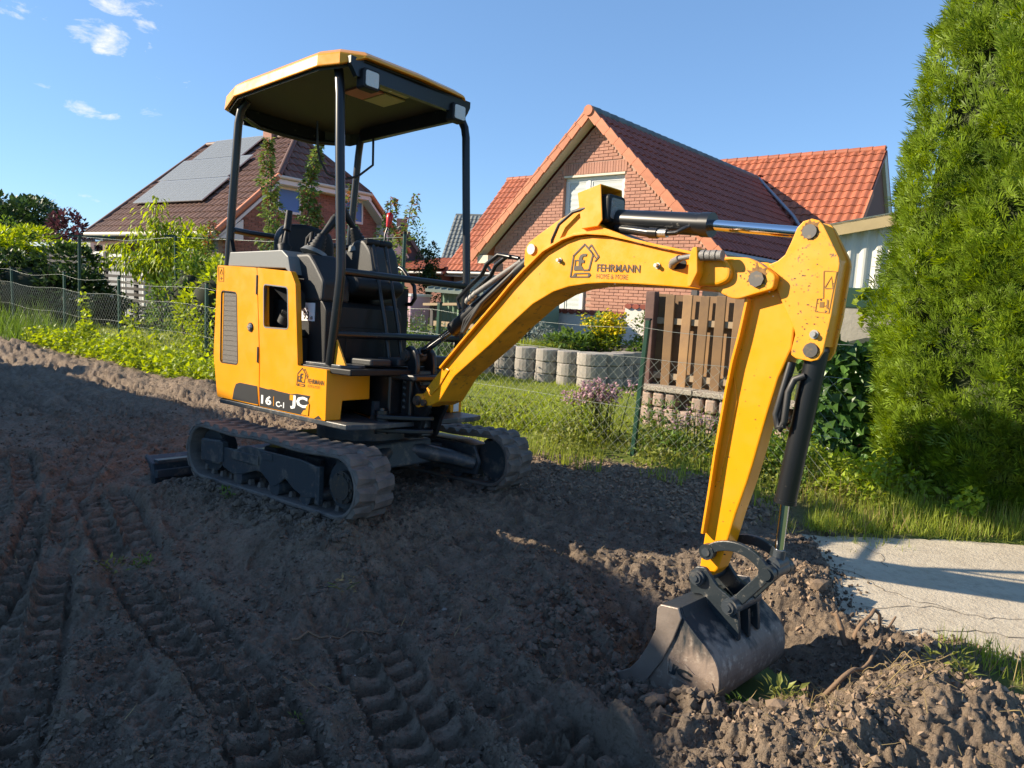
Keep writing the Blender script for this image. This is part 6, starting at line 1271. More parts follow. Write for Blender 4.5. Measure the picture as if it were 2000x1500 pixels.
# --- boom
lowp = [(.135, .043), (.185, .047), (.256, .076), (.345, .191), (.37, .218), (.625, .396), (.735, .483), (.876, .583), (.994, .638), (1.08, .66), (1.179, .671), (1.27, .674), (1.421, .668), (1.563, .659), (1.728, .646), (1.80, .645), (1.86, .66)]
upp = [(1.86, .735), (1.737, .756), (1.697, .766), (1.508, .807), (1.394, .835), (1.274, .862), (1.174, .872), (1.109, .869), (1.044, .854), (.936, .809), (.826, .728), (.745, .662), (.664, .588), (.545, .485), (.425, .380), (.276, .245), (.13, .108), (.088, .092), (.07, .066), (.084, .040), (.106, .035)]
poly = lowp + upp; mb = MB(); n = len(poly); mb.add([(x, -.084, z) for x, z in poly] + [(x, .084, z) for x, z in poly], [tuple(range(n))[::-1], tuple(range(n, 2 * n))])
for i in range(n): mb.add([], []); mb.f.append((i, (i + 1) % n, n + (i + 1) % n, n + i)); mb.sm.append(False); mb.mi.append(1 if i < len(lowp) - 1 else 0)
bo = part('boom', mb, ['yellow', 'yellow_worn'], XB, bevel=.005)
arc = [(1.70, .767), (1.508, .809), (1.394, .837), (1.274, .864), (1.174, .874), (1.109, .871), (1.044, .856), (.936, .811), (.826, .730), (.745, .664), (.664, .590), (.545, .487), (.425, .382), (.276, .247)]
part('top_flange', ribbon(arc, .011, -.106, .106, side=-1), 'yellow', XB, bo, bevel=.002)
mb = MB(); mb.prism([(.155, .135), (.29, .262), (.33, .245), (.255, .15), (.19, .10)], -.090, -.084, 'y'); mb.cyl((.106, -.100, .067), (.106, .100, .067), .036, n=20); part('foot_plate', mb, 'yellow_chip', XB, bo, bevel=.003)
mb = MB(); mb.cyl((.106, -.118, .067), (.106, .118, .067), .026, n=16); mb.cyl((.106, -.124, .067), (.106, -.118, .067), .018, n=12); mb.cyl((.150, -.108, .060), (.150, -.09, .060), .018, n=6); part('foot_pin', mb, 'pin', XB, bo, bevel=.003)
brk = [(.835, .738), (.802, .76), (.802, .830), (.825, .862), (.873, .888), (.975, .94), (1.106, .996), (1.147, .972), (1.241, .902), (1.316, .876), (1.388, .848)] + [(1.274, .868), (1.174, .878), (1.109, .875), (1.044, .860), (.936, .815)]
mb = MB()
for yy_ in (-.078, .060): mb.prism(brk, yy_, yy_ + .018, 'y')
mb.prism([(.975, .934), (1.106, .990), (1.147, .966), (1.241, .897), (1.10, .88), (1.044, .866)], -.06, .06, 'y'); br_ = part('ram_bracket', mb, 'yellow', XB, bo, bevel=.004)
mb = MB(); mb.cyl((.849, -.088, .829), (.849, .088, .829), .024, n=16); part('ram_pin', mb, 'zinc', XB, br_, bevel=.002)
mb = MB(); mb.tube([(1.150, -.088, .985), (1.09, -.098, .972), (1.02, -.102, .925), (.985, -.10, .86), (.975, -.088, .845)], .0075, 7); part('lamp_cable', mb, 'hose', XB, br_)
# lamp housing on the boom
mb = MB(); hs = [(1.106, 1.052), (1.227, 1.078), (1.246, .930), (1.225, .905), (1.140, .900)]
mb.prism(hs, -.094, -.088, 'y'); mb.prism(hs, .050, .056, 'y'); mb.prism([(1.106, 1.046), (1.227, 1.072), (1.227, 1.078), (1.106, 1.052)], -.088, .05, 'y'); mb.prism([(1.14, .900), (1.225, .905), (1.225, .911), (1.14, .906)], -.088, .05, 'y'); mb.prism([(1.106, 1.052), (1.112, 1.052), (1.146, .9), (1.14, .9)], -.088, .05, 'y'); mb.bx(1.16, 1.22, -.05, .03, .86, .905); lh = part('lamp_housing', mb, 'yellow', XB, bo, bevel=.004)
mb = MB(); mb.prism(rpoly([(-.078, .925), (.040, .925), (.040, 1.040), (-.078, 1.040)], .02), 1.195, 1.262, 'x'); part('lamp_body', mb, 'black_plastic', XB, lh, bevel=.008); mb = MB(); mb.prism(rpoly([(-.062, .940), (.024, .940), (.024, 1.025), (-.062, 1.025)], .012), 1.262, 1.266, 'x'); part('lens', mb, mat('dim_lens', (.22, .21, .20), .15, spec=.8, bump=.6, bscale=140), XB, lh)
# boom tip
ck = rpoly([(1.72, .648), (1.775, .642), (1.839, .614), (1.867, .611), (1.991, .646), (1.996, .691), (1.938, .734), (1.895, .754), (1.817, .760), (1.72, .758)], .012)
for yy_ in (-.084, .060):
    mb = MB(); mb.prism(ck, yy_ - (.012 if yy_ < 0 else 0), yy_ + (.024 if yy_ < 0 else .036), 'y'); part('tip_cheek', mb, 'yellow_chip', XB, bo, bevel=.004)
mb = MB(); mb.prism(rpoly([(1.690, .655), (1.80, .655), (1.842, .675), (1.845, .72), (1.81, .752), (1.690, .752)], .03), -.118, -.08, 'y'); part('hose_boss', mb, 'yellow', XB, bo, bevel=.012, seg=3)
mb = MB(); mb.prism(rpoly([(1.702, .650), (1.716, .650), (1.740, .700), (1.732, .79), (1.712, .79), (1.702, .75)], .008), -.165, -.086, 'y'); part('coupler_bracket', mb, 'yellow', XB, bo, bevel=.003)
mb = MB(); mb.prism(rpoly([(1.57, .722), (1.645, .722), (1.645, .758), (1.57, .758)], .016), -.0862, -.0846, 'y'); part('slot_shade_patch', mb, 'dark', XB, bo)  # flat dark patch paints the shade of a slot, no opening cut
mb = MB(); mb.tube([(1.585, -.083, .735), (1.610, -.118, .745), (1.645, -.135, .755)], [.015, .015, .014], 10); mb.tube([(1.645, -.135, .755), (1.715, -.142, .762)], .010, 8); part('coupler_hose', mb, 'ghose', XB, bo)
mb = MB(); mb.tube([(1.715, -.142, .762), (1.735, -.142, .762)], .015, 8)
for k in range(4): mb.tube([(1.737 + .022 * k, -.142, .762 - .001 * k), (1.755 + .022 * k, -.142, .762 - .001 * k)], .0195 - .001 * (k % 2), 14)
part('quick_coupler', mb, 'ghose', XB, bo)
for x, z in ((1.025, .773), (1.522, .737)):
    mb = MB(); mb.cyl((x, -.084, z), (x, -.106, z), .008, n=6); mb.cyl((x, -.084, z), (x, -.089, z), .012, n=12); part('bolt', mb, 'zinc', XB, bo)
mb = MB(); mb.cyl((1.932, -.106, .679), (1.932, .106, .679), .028, n=8); part('dipper_pin', mb, 'pin', XB, bo, bevel=.004)
emblem((1.085, .701), .112, .136, 0, -.0866, XB, bo)
lettering('owner_name', 'FEHRMANN', (1.229, -.0866, .7215), (1, 0, -.045), (0.0, 0, 1), .213, .031, 'ink', bo, XB, .010); lettering('owner_line', 'HOME & MORE', (1.227, -.0866, .6935), (1, 0, -.045), (0, 0, 1), .158, .020, 'ink2', bo, XB)
# boom ram
def ram(nm, p0, pj, p1, rb, rr, y=0.0):
    P0, PJ, P1 = [Vector((p[0], y, p[1])) for p in (p0, pj, p1)]; d = (P1 - P0).normalized(); mb = MB(); mb.cyl(P0, PJ - d * .014, rb, n=22); mb.cyl(PJ - d * .014, PJ, rb * 1.05, n=22); o = part(nm, mb, 'black', XB)
    mb = MB(); mb.cyl(PJ, P1, rr, n=18); part('rod', mb, 'chrome', XB, o); mb = MB(); mb.cyl((P1.x, y - .04, P1.z), (P1.x, y + .04, P1.z), rr * 1.7, n=14); mb.cyl(P1, P1 - d * .05, rr * 1.35, n=12); part('rod_eye', mb, 'frame', XB, o); return o
rm = ram('boom_ram', (.849, .829), (.247, .452), (-.045, .296), .040, .020)
mb = MB(); d_ = Vector((.602, 0, .377)).normalized(); n_ = Vector((-d_.z, 0, d_.x)); q0 = Vector((.36, -.02, .53))
for yy_ in (-.03, .03): mb.tube([q0 + Vector((0, yy_, 0)) + n_ * .03, q0 + d_ * .01 + n_ * .085 + Vector((0, yy_, 0)), q0 + d_ * .22 + n_ * .095 + Vector((0, yy_, 0)), q0 + d_ * .27 + n_ * .12 + Vector((0, yy_, 0)), q0 + d_ * .36 + n_ * .115 + Vector((0, yy_, 0)), q0 + d_ * .42 + n_ * .06 + Vector((0, yy_, 0))], .011, 7)
part('ram_guard', mb, 'black', XB, rm)
mb = MB(); mb.tube([q0 + d_ * .06 - Vector((0, .03, 0)) + n_ * .03, q0 + d_ * .14 + Vector((0, -.035, 0)) + n_ * .034, q0 + d_ * .30 + Vector((0, -.03, 0)) + n_ * .02, q0 + d_ * .45 + n_ * .02], .014, 8); part('ram_hose', mb, 'ghose', XB, rm)
mb = MB()
for k in range(3): mb.tube([q0 + d_ * (.07 + .028 * k) + Vector((0, -.03, 0)) + n_ * .032, q0 + d_ * (.09 + .028 * k) + Vector((0, -.031, 0)) + n_ * .033], .019, 8)
part('hose_fitting', mb, 'zinc', XB, rm)
mb = MB(); q1 = Vector((.35, -.03, .44))
for k in range(3): mb.tube([q1 + Vector((.02 * k, -.012 * k, 0)), q1 + Vector((.05 + .02 * k, -.03, .06)), q1 + Vector((.18, -.02 - .012 * k, .17 - .012 * k)), q1 + Vector((.35, 0, .30))], .011, 7)
part('boom_hose', mb, 'hose', XB, bo)
# dipper ram
dm = ram('dipper_ram', (1.13, .957), (1.69, .893), (2.084, .837), .043, .0205)
mb = MB(); mb.tube([(1.652, 0, .897), (1.692, 0, .893)], .047, 20); part('gland', mb, 'black', XB, dm)
mb = MB(); mb.tube([(1.27, -.02, .905), (1.38, -.045, .885), (1.45, -.05, .872)], .018, 8); mb.tube([(1.45, -.05, .872), (1.49, -.05, .868)], .022, 8); part('hose_collar', mb, 'black', XB, dm)
mb = MB(); mb.tube([(1.49, -.05, .868), (1.53, -.05, .865)], .017, 8); part('hose_fitting', mb, 'zinc', XB, dm); mb = MB(); mb.tube([(1.53, -.05, .865), (1.57, -.05, .864), (1.60, -.045, .878), (1.625, -.03, .892)], .010, 8); part('ram_pipe', mb, 'black', XB, dm)
mb = MB(); mb.prism([(1.20, .895), (1.30, .88), (1.42, .838), (1.36, .85), (1.25, .872)], -.05, .05, 'y'); part('hose_flap', mb, 'hose', XB, dm)
# --- dipper
lft = [(1.905, .70), (1.883, .604), (1.867, .491), (1.847, .389), (1.833, .286), (1.808, .051), (1.796, -.097), (1.778, -.293), (1.770, -.385)]
rgt = [(1.812, -.418), (1.843, -.378), (1.873, -.264), (1.896, -.159), (1.929, -.038), (1.946, .035), (1.983, .216), (2.012, .344), (2.05, .45), (2.055, .55), (2.00, .70)]
mb = MB(); mb.prism(lft + rgt, -.045, .045, 'y'); dp = part('dipper', mb, 'yellow', XB, bevel=.006)
part('edge_flange', ribbon([(1.886, .615), (1.867, .491), (1.847, .389), (1.833, .286), (1.808, .051), (1.796, -.097), (1.782, -.25)], .010, -.078, .078, side=1), 'yellow', XB, dp, bevel=.002)
part('inner_flange', ribbon([(1.893, .615), (1.874, .491), (1.850, .345), (1.866, .250), (1.856, .17), (1.826, -.03), (1.822, -.05), (1.808, -.06)], .004, -.050, -.045, side=1), 'yellow_chip', XB, dp)
gus = [(1.949, .732), (1.981, .744), (2.005, .764), (2.022, .804), (2.039, .852), (2.058, .873), (2.086, .880), (2.111, .872), (2.126, .855), (2.151, .810), (2.184, .749), (2.188, .729), (2.176, .563), (2.159, .442), (2.145, .416), (2.122, .409), (2.072, .416), (2.055, .426), (2.053, .44), (2.063, .495), (2.058, .512), (2.02, .581), (1.992, .635)]
for yy_ in (-.057, .043):
    mb = MB(); mb.prism(gus, yy_, yy_ + .014, 'y'); part('dipper_cheek', mb, 'yellow_chip', XB, dp, bevel=.003)
mb = MB(); mb.prism([(1.96, .70), (2.10, .80), (2.14, .74), (2.135, .58), (2.06, .56), (1.99, .66)], -.043, .043, 'y'); mb.prism([(2.10, .872), (2.118, .862), (2.176, .745), (2.164, .565), (2.152, .46), (2.14, .46), (2.15, .565), (2.163, .735)], -.043, .043, 'y'); part('cheek_web', mb, 'yellow', XB, dp)
for px_, pz_ in ((2.084, .837), (2.120, .446)):
    mb = MB(); mb.cyl((px_, -.064, pz_), (px_, .064, pz_), .024, n=18); part('cheek_pin', mb, 'pin', XB, dp, bevel=.002)
mb = MB(); mb.cyl((2.127, -.057, .499), (2.127, -.075, .499), .0095, n=10); mb.cyl((2.127, -.057, .499), (2.127, -.062, .499), .015, n=12); part('grease_nipple', mb, 'zinc', XB, dp)
mb = ribbon([(2.142, .705), (2.180, .703), (2.166, .57), (2.125, .575), (2.128, .615), (2.148, .617), (2.142, .705)], .003, -.0585, -.0571); mb2 = ribbon([(2.15, .652), (2.166, .685), (2.172, .650), (2.15, .652)], .004, -.0585, -.0571); mb.add(mb2.v, mb2.f); mb.bx(2.136, 2.15, -.0585, -.0571, .588, .606); mb.bx(2.158, 2.164, -.0585, -.0571, .585, .612); part('warning_decal', mb, 'ink2', XB, dp)
# bucket ram, links
bm_ = ram('bucket_ram', (2.120, .446), (2.053, -.09), (2.044, -.306), .036, .0155)
mb = MB(); mb.tube([(2.10, -.04, .36), (2.07, -.05, .345), (2.055, -.055, .30), (2.05, -.055, .20), (2.035, -.05, .17), (2.02, -.045, .19), (2.03, -.03, .30), (2.04, -.0, .40)], .0115, 8); mb.tube([(2.045, -.03, .40), (2.03, -.045, .30), (2.015, -.05, .22), (2.025, -.05, .175), (2.05, -.052, .185)], .0115, 8); part('ram_hose', mb, 'hose', XB, bm_)
cl = smooth_path([(1.812, -.310), (1.850, -.282), (1.905, -.268), (1.955, -.272), (2.005, -.294), (2.046, -.335)], 4)
def band(path, w_): 
    P = [Vector(p) for p in path]; a = []; b_ = []
    for i in range(len(P)): t = (P[min(i + 1, len(P) - 1)] - P[max(i - 1, 0)]).normalized(); n__ = Vector((-t.y, t.x)) * w_ / 2; a.append(tuple(P[i] + n__)); b_.append(tuple(P[i] - n__))
    return a + b_[::-1]
for yy_ in (-.080, .060):
    mb = MB(); mb.prism(band(cl, .036), yy_, yy_ + .02, 'y'); mb.cyl((1.812, yy_ - .004, -.312), (1.812, yy_ + .024, -.312), .029, n=18); mb.cyl((2.042, yy_ - .003, -.330), (2.042, yy_ + .023, -.330), .029, n=18); part('tipping_arm', mb, 'steel_blk', XB, bevel=.003)
    mb = MB(); y2 = -.060 if yy_ < 0 else .040; mb.prism(band([(1.925, -.478), (2.042, -.330)], .040), y2 - .002, y2 + .016, 'y'); mb.cyl((2.042, -.092 if yy_ < 0 else .074, -.330), (2.042, -.08 if yy_ < 0 else .09, -.330), .021, n=14); part('bucket_link', mb, 'steel_blk', XB, bevel=.003)
mb = MB(); mb.cyl((2.042, -.05, -.326), (2.042, .05, -.326), .03, n=14); mb.cyl((1.812, -.088, -.312), (1.812, .088, -.312), .016, n=12); part('link_pin', mb, 'frame', XB)
# --- bucket
bk = MB(); outer = [(1.750, -.484), (1.826, -.474)] + smooth_path([(1.842, -.508), (1.898, -.553), (1.950, -.592), (1.980, -.632), (1.991, -.687), (1.982, -.742), (1.950, -.785), (1.89, -.816), (1.80, -.840), (1.64, -.848)], 3)
inner = [(1.752, -.494), (1.820, -.484)] + [(1.86 + (x - 1.86) * .935 , -.68 + (z + .68) * .935) for x, z in outer[2:-2]] + [(1.79, -.829), (1.64, -.838)]
bk.prism(outer + inner[::-1], -.25, .25, 'y'); bu = part('bucket', bk, 'steel', XB)
sp2 = [(1.600, -.800), (1.644, -.762), (1.683, -.710), (1.713, -.650), (1.742, -.579), (1.743, -.500), (1.755, -.486), (1.824, -.474)] + outer[2:] + [(1.62, -.842)]
for yy_ in (-.262, .250):
    mb = MB(); mb.prism(sp2, yy_, yy_ + .012, 'y'); part('side_plate', mb, 'steel', XB, bu, bevel=.002)
    mb = MB(); y3 = -.272 if yy_ < 0 else .262; mb.prism([(1.578, -.815), (1.590, -.792), (1.642, -.758), (1.681, -.706), (1.711, -.648), (1.739, -.578), (1.740, -.498), (1.753, -.482), (1.824, -.474), (1.838, -.508), (1.812, -.590), (1.772, -.684), (1.690, -.82), (1.628, -.845)], y3, y3 + .010, 'y'); part('side_cutter', mb, 'lip', XB, bu, bevel=.003)
lettering('cast_letters', 'JC', (1.800, -.2665, -.716), (.99, 0, -.14), (.14, 0, .99), .085, .042, 'steel_blk', bu, XB, .05)
mb = ribbon([(1.798, -.664), (1.86, -.668), (1.90, -.69), (1.965, -.694), (1.975, -.715), (1.955, -.735), (1.90, -.728), (1.86, -.726), (1.80, -.722), (1.798, -.664)], .005, -.2665, -.262); part('cast_border', mb, 'steel', XB, bu)
for yy_ in (-.235, -.08, .08, .235):
    mb = MB(); mb.add([(1.66, yy_ - .028, -.848), (1.66, yy_ + .028, -.848), (1.66, yy_ + .028, -.818), (1.66, yy_ - .028, -.818), (1.560, yy_ - .018, -.806), (1.560, yy_ + .018, -.806), (1.562, yy_ + .018, -.794), (1.562, yy_ - .018, -.794)], [(0, 1, 2, 3), (4, 7, 6, 5), (0, 4, 5, 1), (1, 5, 6, 2), (2, 6, 7, 3), (3, 7, 4, 0)]); part('tooth', mb, 'lip', XB, bu, bevel=.004)
ear = rpoly([(1.752, -.420), (1.775, -.375), (1.815, -.368), (1.865, -.424), (1.930, -.455), (1.952, -.485), (1.962, -.555), (1.965, -.60), (1.90, -.556), (1.842, -.510), (1.81, -.470), (1.765, -.480)], .012)
for yy_ in (-.085, .067):
    mb = MB(); mb.prism(ear, yy_, yy_ + .018, 'y'); part('bucket_ear', mb, 'steel_blk', XB, bu, bevel=.003)
for x, z in ((1.790, -.410), (1.925, -.480)):
    mb = MB(); mb.cyl((x, -.100, z), (x, .100, z), .030, n=18); mb.cyl((x, -.110, z), (x, -.100, z), .022, n=14); mb.cyl((x, -.116, z), (x, -.110, z), .012, n=10); part('bucket_pin', mb, 'frame', XB, bu, bevel=.002)
mb = MB(); mb.prism([(1.86, -.53), (1.95, -.585), (1.965, -.60), (1.955, -.50)], -.008, .008, 'y'); part('rib', mb, 'steel_blk', XB, bu)

M_GR = mat('rusty_grime', (.30, .15, .045), .8, var=.6, vscale=60)
# grime round the pins and paint knocked off the arm
def splat(mb, x, z, y, r0, r1, n=26):
    P = []
    for k in range(n): a = 2 * PI * k / n; r_ = random.uniform(r0, r1) if k % 2 else r0 * random.uniform(.9, 1.05); P.append((x + r_ * math.cos(a), y, z + r_ * math.sin(a)))
    mb.add(P, [tuple(range(n))])
mb = MB(); splat(mb, 1.932, .690, -.0969, .030, .050); part('pin_grime', mb, M_GR, XB, bo)
mb = MB(); splat(mb, 2.084, .842, -.0575, .027, .040); part('pin_grime', mb, M_GR, XB, dp)
mb = MB(); splat(mb, 2.120, .446, -.0575, .025, .030); part('pin_grime', mb, M_GR, XB, dp)
def chips(nm, par, spots, y, n, seed):
    lr = random.Random(seed); mb = MB()
    for i in range(n):
        cx, cz, sx, sz = lr.choice(spots); x, z = lr.gauss(cx, sx), lr.gauss(cz, sz); r_ = lr.uniform(.0008, .0030); a0 = lr.uniform(0, 3); el = lr.uniform(1, 2.4)
        mb.add([(x + r_ * el * math.cos(a0 + k * 1.256 + lr.uniform(-.3, .3)) * lr.uniform(.6, 1), y, z + r_ * math.sin(a0 + k * 1.256) * lr.uniform(.6, 1.2)) for k in range(5)], [(0, 1, 2, 3, 4)])
    tag(part(nm, mb, 'ink', XB, par), kind='stuff')
chips('paint_chips', dp, [(2.10, .66, .025, .03), (2.14, .60, .018, .03), (2.08, .74, .03, .03), (2.10, .52, .03, .04)], -.0576, 70, 1)
chips('paint_chips', bo, [(1.96, .66, .02, .025), (1.90, .70, .02, .02)], -.0969, 40, 2); chips('paint_chips', bo, [(.16, .09, .035, .03), (.22, .13, .03, .03), (.32, .22, .06, .04)], -.0908, 34, 3)
chips('paint_chips', bo, [(1.3, .72, .15, .05), (.9, .68, .1, .06)], -.0846, 16, 4); chips('paint_chips', dp, [(1.95, .3, .05, .15), (1.87, -.1, .04, .12)], -.0456, 26, 5)
# ------------------------------------------------------------------ loose things on the earth
def lump(seed, sub=1):
    if sub == 0:
        lr = random.Random(seed); vs = np.array([(1, 0, 0), (-1, 0, 0), (0, 1, 0), (0, -1, 0), (0, 0, .7), (0, 0, -.7)], float) * .55 + np.array([[lr.uniform(-.2, .2) for _ in range(3)] for _ in range(6)])
        return vs, np.array([(0, 2, 4), (2, 1, 4), (1, 3, 4), (3, 0, 4), (2, 0, 5), (1, 2, 5), (3, 1, 5), (0, 3, 5)])
    bm = bmesh.new(); bmesh.ops.create_icosphere(bm, subdivisions=sub, radius=.5); lr = random.Random(seed)
    for v in bm.verts: v.co *= lr.uniform(.62, 1.22)
    vs = np.array([tuple(v.co) for v in bm.verts]) * [1, 1, .72]; fs = np.array([[v.index for v in f.verts] for f in bm.faces]); bm.free(); return vs, fs
def loose(name, label, P, smin, smax, m, seed, cat='soil', pw=3., sub=1, emb=.2):
    lr = np.random.default_rng(seed); s_ = smin + (smax - smin) * lr.random(len(P)) ** pw; P = P.copy(); P[:, 2] += s_ * (.36 - emb)
    parts = []
    for k in range(3):
        q = np.arange(len(P)) % 3 == k; v_, f_ = lump(seed * 10 + k, sub); d = rand_dirs(q.sum()); parts.append(scatter(v_, f_, P[q], frames(np.array([0, 1, 0]) + .4 * d, spin=lr.uniform(0, 6, q.sum())), s_[q])) if False else parts.append(scatter(v_, f_, P[q], frames(d), s_[q]))
    off = 0; Vs = []; Fs = []
    for v_, f_ in parts: Vs.append(v_); Fs.append(f_ + off); off += len(v_)
    return tag(link(name, arr_mesh(name, np.concatenate(Vs), np.concatenate(Fs), m, False)), label, cat, None, kind='stuff')
def fullz(X, Y): return np.stack([X, Y, ground(X, Y)[0]], -1)
def soilpts(n, seed, thr=.0):
    lr = np.random.default_rng(seed); y = np.exp(lr.uniform(math.log(1.5), math.log(6.5), n)); x = lr.uniform(-.8, .62, n) * y; k = (fbm(x, y, .35, 3, 300 + seed) > thr) & (.6 * x + .8 * y < 4.35) & (slab_mask(x, y) < .5) & ~((x > 1.75) & (y > 3.9)); return fullz(x[k], y[k])
loose('soil_clods', 'dark crumbs and clods of loose earth strewn over the yard', soilpts(52000, 1, -.15), .004, .024, M['clod'], 1, pw=3.5, sub=0)
loose('soil_clods', 'bigger dark clods of earth along the track ruts', soilpts(900, 2, .12), .015, .055, M['clod'], 2, pw=2.5, sub=2)
def around(n, lst, seed):
    lr = np.random.default_rng(seed); c = np.array(lst); i = lr.integers(0, len(c), n); return fullz(c[i, 0] + lr.normal(0, 1, n) * c[i, 2], c[i, 1] + lr.normal(0, 1, n) * c[i, 2])
loose('sandy_clods', 'light brown sandy clods on the mound at the lower right', around(5200, [(1.40, 2.13, .2), (1.78, 2.08, .17), (1.0, 2.0, .14), (.88, 1.88, .14), (1.36, 3.06, .09), (1.28, 3.2, .12), (1.58, 3.1, .08), (1.66, 3.6, .07), (1.7, 2.72, .1)], 3), 0.004, .032, M['clod_l'], 3, pw=4, sub=0)
lr_ = np.random.default_rng(4); s = lr_.uniform(-14, -1.2, 11000); t = 3.75 + .5 * sstep(-5.2, -2.6, s) + lr_.normal(0, .3, 11000); X, Y = S2W(s, t)
k_ = slab_mask(X, Y) < .5; loose('sandy_clods', 'dry brown crumbs on the sunlit earth bank along the fence', fullz(X[k_], Y[k_]), .006, .032, M['clod_l'], 4, pw=3.5, sub=0)
loose('pebbles', 'tiny pale pebbles and shell bits scattered in the dark earth', soilpts(420, 5, -.4), .003, .011, M['pebble'], 5, pw=2, cat='pebbles')
loose('bucket_spoil', 'dark crumbly earth heaped against the bucket teeth', around(1800, [(.30, 2.74, .12), (.62, 2.2, .12), (.5, 2.36, .08), (1.72, 3.7, .09), (.3, 2.85, .1)], 6), .008, .05, M['clod'], 6, pw=2.6)
for i, (x, y, r_, lab, mm) in enumerate(((.52, 2.17, .034, 'smooth grey stone lying in the earth left of the bucket bottom', 'clod'), (.06, 2.54, .014, 'small white pebble in the middle of the dug earth', 'white'), (-.24, 2.86, .012, 'tiny pale stone between the track prints', 'pebble'), (1.40, 3.02, .045, 'big dry brown clod at the edge of the concrete slab', 'clod_l'), (.83, 1.98, .034, 'brown upright clod at the near edge of the sandy mound', 'clod_l'), (1.92, 4.02, .035, 'dark clod of earth lying on the slab edge by the grass', 'clod'))):
    v_, f_ = lump(70 + i, 2 if 'stone' in lab or 'pebble' in lab else 1); o = link('stone' if 'clod' not in lab else 'clod', arr_mesh('stone', v_ * 2 * r_ * np.array([1.15, .9, .9 if 'clod' not in lab else 1.25]), f_, M[mm], 'clod' not in lab), None, (x, y, gz(x, y) + r_ * .35)); tag(o, lab, 'stone' if 'clod' not in lab else 'clod', 'stones and clods on the earth')
def twig(label, pts, r_, grp='roots and twigs on the earth', m='root'):
    q = smooth_path(pts, 5); mb = MB(); path = [(a, b_, gz(a, b_) + .012 + h_) for (a, b_), h_ in zip([(p[0], p[1]) for p in q], [0.0 if len(p) < 3 else p[2] for p in q])]; mb.tube(path, [r_ * (1 - .6 * k / len(path)) for k in range(len(path))], 5)
    o = mb.build('root', M[m]); tag(o, label, 'root', grp)
twig('long thin pale root lying right of the bucket', [(.72, 2.62, .02), (.86, 2.52, .03), (1.0, 2.5, .01), (1.1, 2.4, .0)], .006)
twig('thick brown root sticking out of the sandy mound', [(1.02, 2.22, .02), (1.16, 2.24, .04), (1.28, 2.33, .05), (1.36, 2.40, .09)], .010)
twig('knotted brown root stub at the slab edge', [(1.42, 2.70, .01), (1.50, 2.74, .06), (1.58, 2.78, .04), (1.66, 2.84, .09)], .010)
twig('short dark root beside the slab edge stub', [(1.40, 2.72, .0), (1.38, 2.76, .07), (1.36, 2.78, .10)], .014)
twig('thin twig lying across the middle track prints', [(-.78, 2.50, .0), (-.62, 2.6, .0), (-.45, 2.66, .0)], .006)
twig('thin root hair sticking up from the left ridge', [(.05, 3.25, .0), (.08, 3.27, .05), (.12, 3.28, .02)], .003)
for i in range(16):
    x, y = rng.uniform(.9, 1.9), rng.uniform(1.95, 2.35); a = rng.uniform(0, 6); l_ = rng.uniform(.08, .22); twig('fine dry root fibre on the sandy mound', [(x, y, .01), (x + math.cos(a) * l_ * .5, y + math.sin(a) * l_ * .3, .04), (x + math.cos(a) * l_, y + math.sin(a) * l_ * .6, .01)], .0022, 'fine root fibres on the mound', 'straw')
def weed(label, x, y, r_, n, m='g_mid', size=.03, grp='small weeds on the dug earth'):
    o = empty('weed', label, 'weed', (x, y, gz(x, y)), 0, grp); P, D = cloud(n, (0, 0, .02), (r_, r_, .03), .2, seed=int(abs(x * 100))); foliage('leaves', o, M[m], P, D + [0, 0, .5], rng.uniform(.6, 1.3, n) * size, LEAFN)
    mb = MB()
    for k in range(4): a = rng.uniform(0, 6); mb.tube([(0, 0, -.01), (math.cos(a) * r_ * .5, math.sin(a) * r_ * .5, .02), (math.cos(a) * r_, math.sin(a) * r_, .03)], .0018, 4)
    mb.build('stem', M['g_olive'], o)
weed('uprooted limp weed on the left of the dug earth', -1.76, 3.04, .07, 30, 'g_olive'); weed('bright green weed seedling right of the limp weed', -1.64, 3.06, .05, 60, 'g_mid', .026); weed('tiny weed before the right track', -1.48, 3.66, .05, 24); weed('dry pale weed tangle in the middle of the track prints', -.68, 2.9, .07, 26, 'straw', .03)
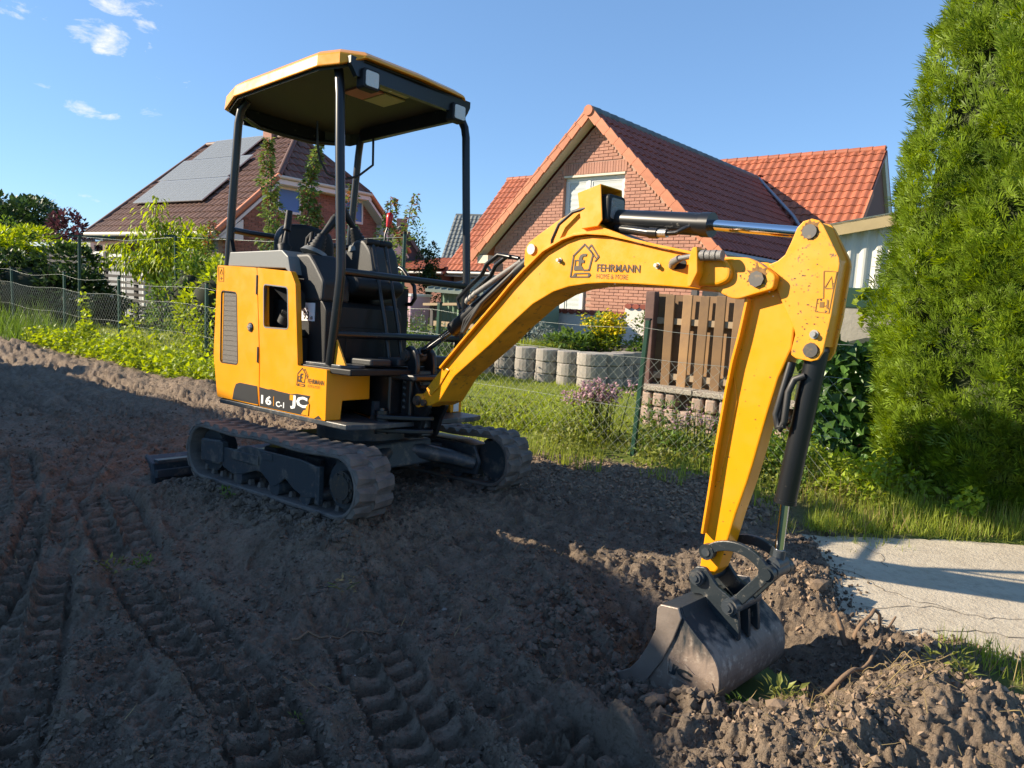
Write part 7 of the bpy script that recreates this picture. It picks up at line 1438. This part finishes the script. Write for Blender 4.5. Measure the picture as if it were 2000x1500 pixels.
weed('small weed sprig near the bottom edge', -.60, 2.02, .03, 16, 'g_mid', .022); weed('green leaf sprig in the hollow right of the bucket', 1.02, 2.62, .05, 22, 'g_mid', .032); weed('weed sprig behind the bucket', .98, 2.78, .05, 20, 'g_mid', .03); weed('torn green weeds at the foot of the sandy mound', .90, 2.12, .08, 60, 'g_olive', .035); weed('thin green weed right of the bucket bottom', .80, 2.20, .05, 26, 'g_mid', .03); weed('pale grassy weed on the sandy mound top', 1.5, 2.22, .09, 60, 'g_olive', .04)
n = 520; P = around(n, [(1.4, 2.15, .25), (.95, 2.1, .15), (-.5, 2.6, .9), (.2, 3.6, .6)], 11); v_, f_ = scatter(BLADE[0], BLADE[1], P + [0, 0, .006], frames(np.concatenate([rng.normal(0, 1, (n, 2)), rng.normal(.05, .12, (n, 1))], 1)), np.stack([np.full(n, .0028), rng.uniform(.03, .11, n), np.full(n, .03)], -1))
tag(link('straw_bits', arr_mesh('straw_bits', v_, f_, M['straw'])), 'bits of straw and dead roots strewn on the earth', 'straw', None, 'stuff')
n = 46; P = np.stack([rng.uniform(1.75, 2.1, n), rng.uniform(2.3, 2.62, n), np.zeros(n)], -1); P[:, 2] = ground(P[:, 0], P[:, 1])[0]
grass('seed_stalks', 'thin dry seed stalks at the right edge of the slab', P, .10, .28, .0022, 'straw', .35, 12)

lr_ = np.random.default_rng(31); n = 900; e = np.array(SLAB[:8]); i = lr_.integers(0, 7, n); u = lr_.random(n)[:, None]; q = e[i] * (1 - u) + e[i + 1] * u + lr_.normal(0, .055, (n, 2)); q[:, 0] += .04; k_ = slab_mask(q[:, 0], q[:, 1]) > .5; P = np.concatenate([q[k_], np.full((k_.sum(), 1), .022)], 1)
loose('spilled_soil', 'crumbs of soil spilled over the broken left edge of the concrete slab', P, .004, .026, M['clod'], 12, pw=3, sub=0, emb=.0)
n = 1500; a = lr_.uniform(-.85, .95, n); b_ = np.where(lr_.random(n) < .65, -.69 - np.abs(lr_.normal(0, .05, n)), .69 + np.abs(lr_.normal(0, .05, n))); X = MT.x + MR[0][0] * a + MR[0][1] * b_; Y = MT.y + MR[1][0] * a + MR[1][1] * b_
loose('track_clods', 'clods of dark earth squeezed out along the tracks', fullz(X, Y), .008, .05, M['clod'], 13, pw=2.5, sub=1)
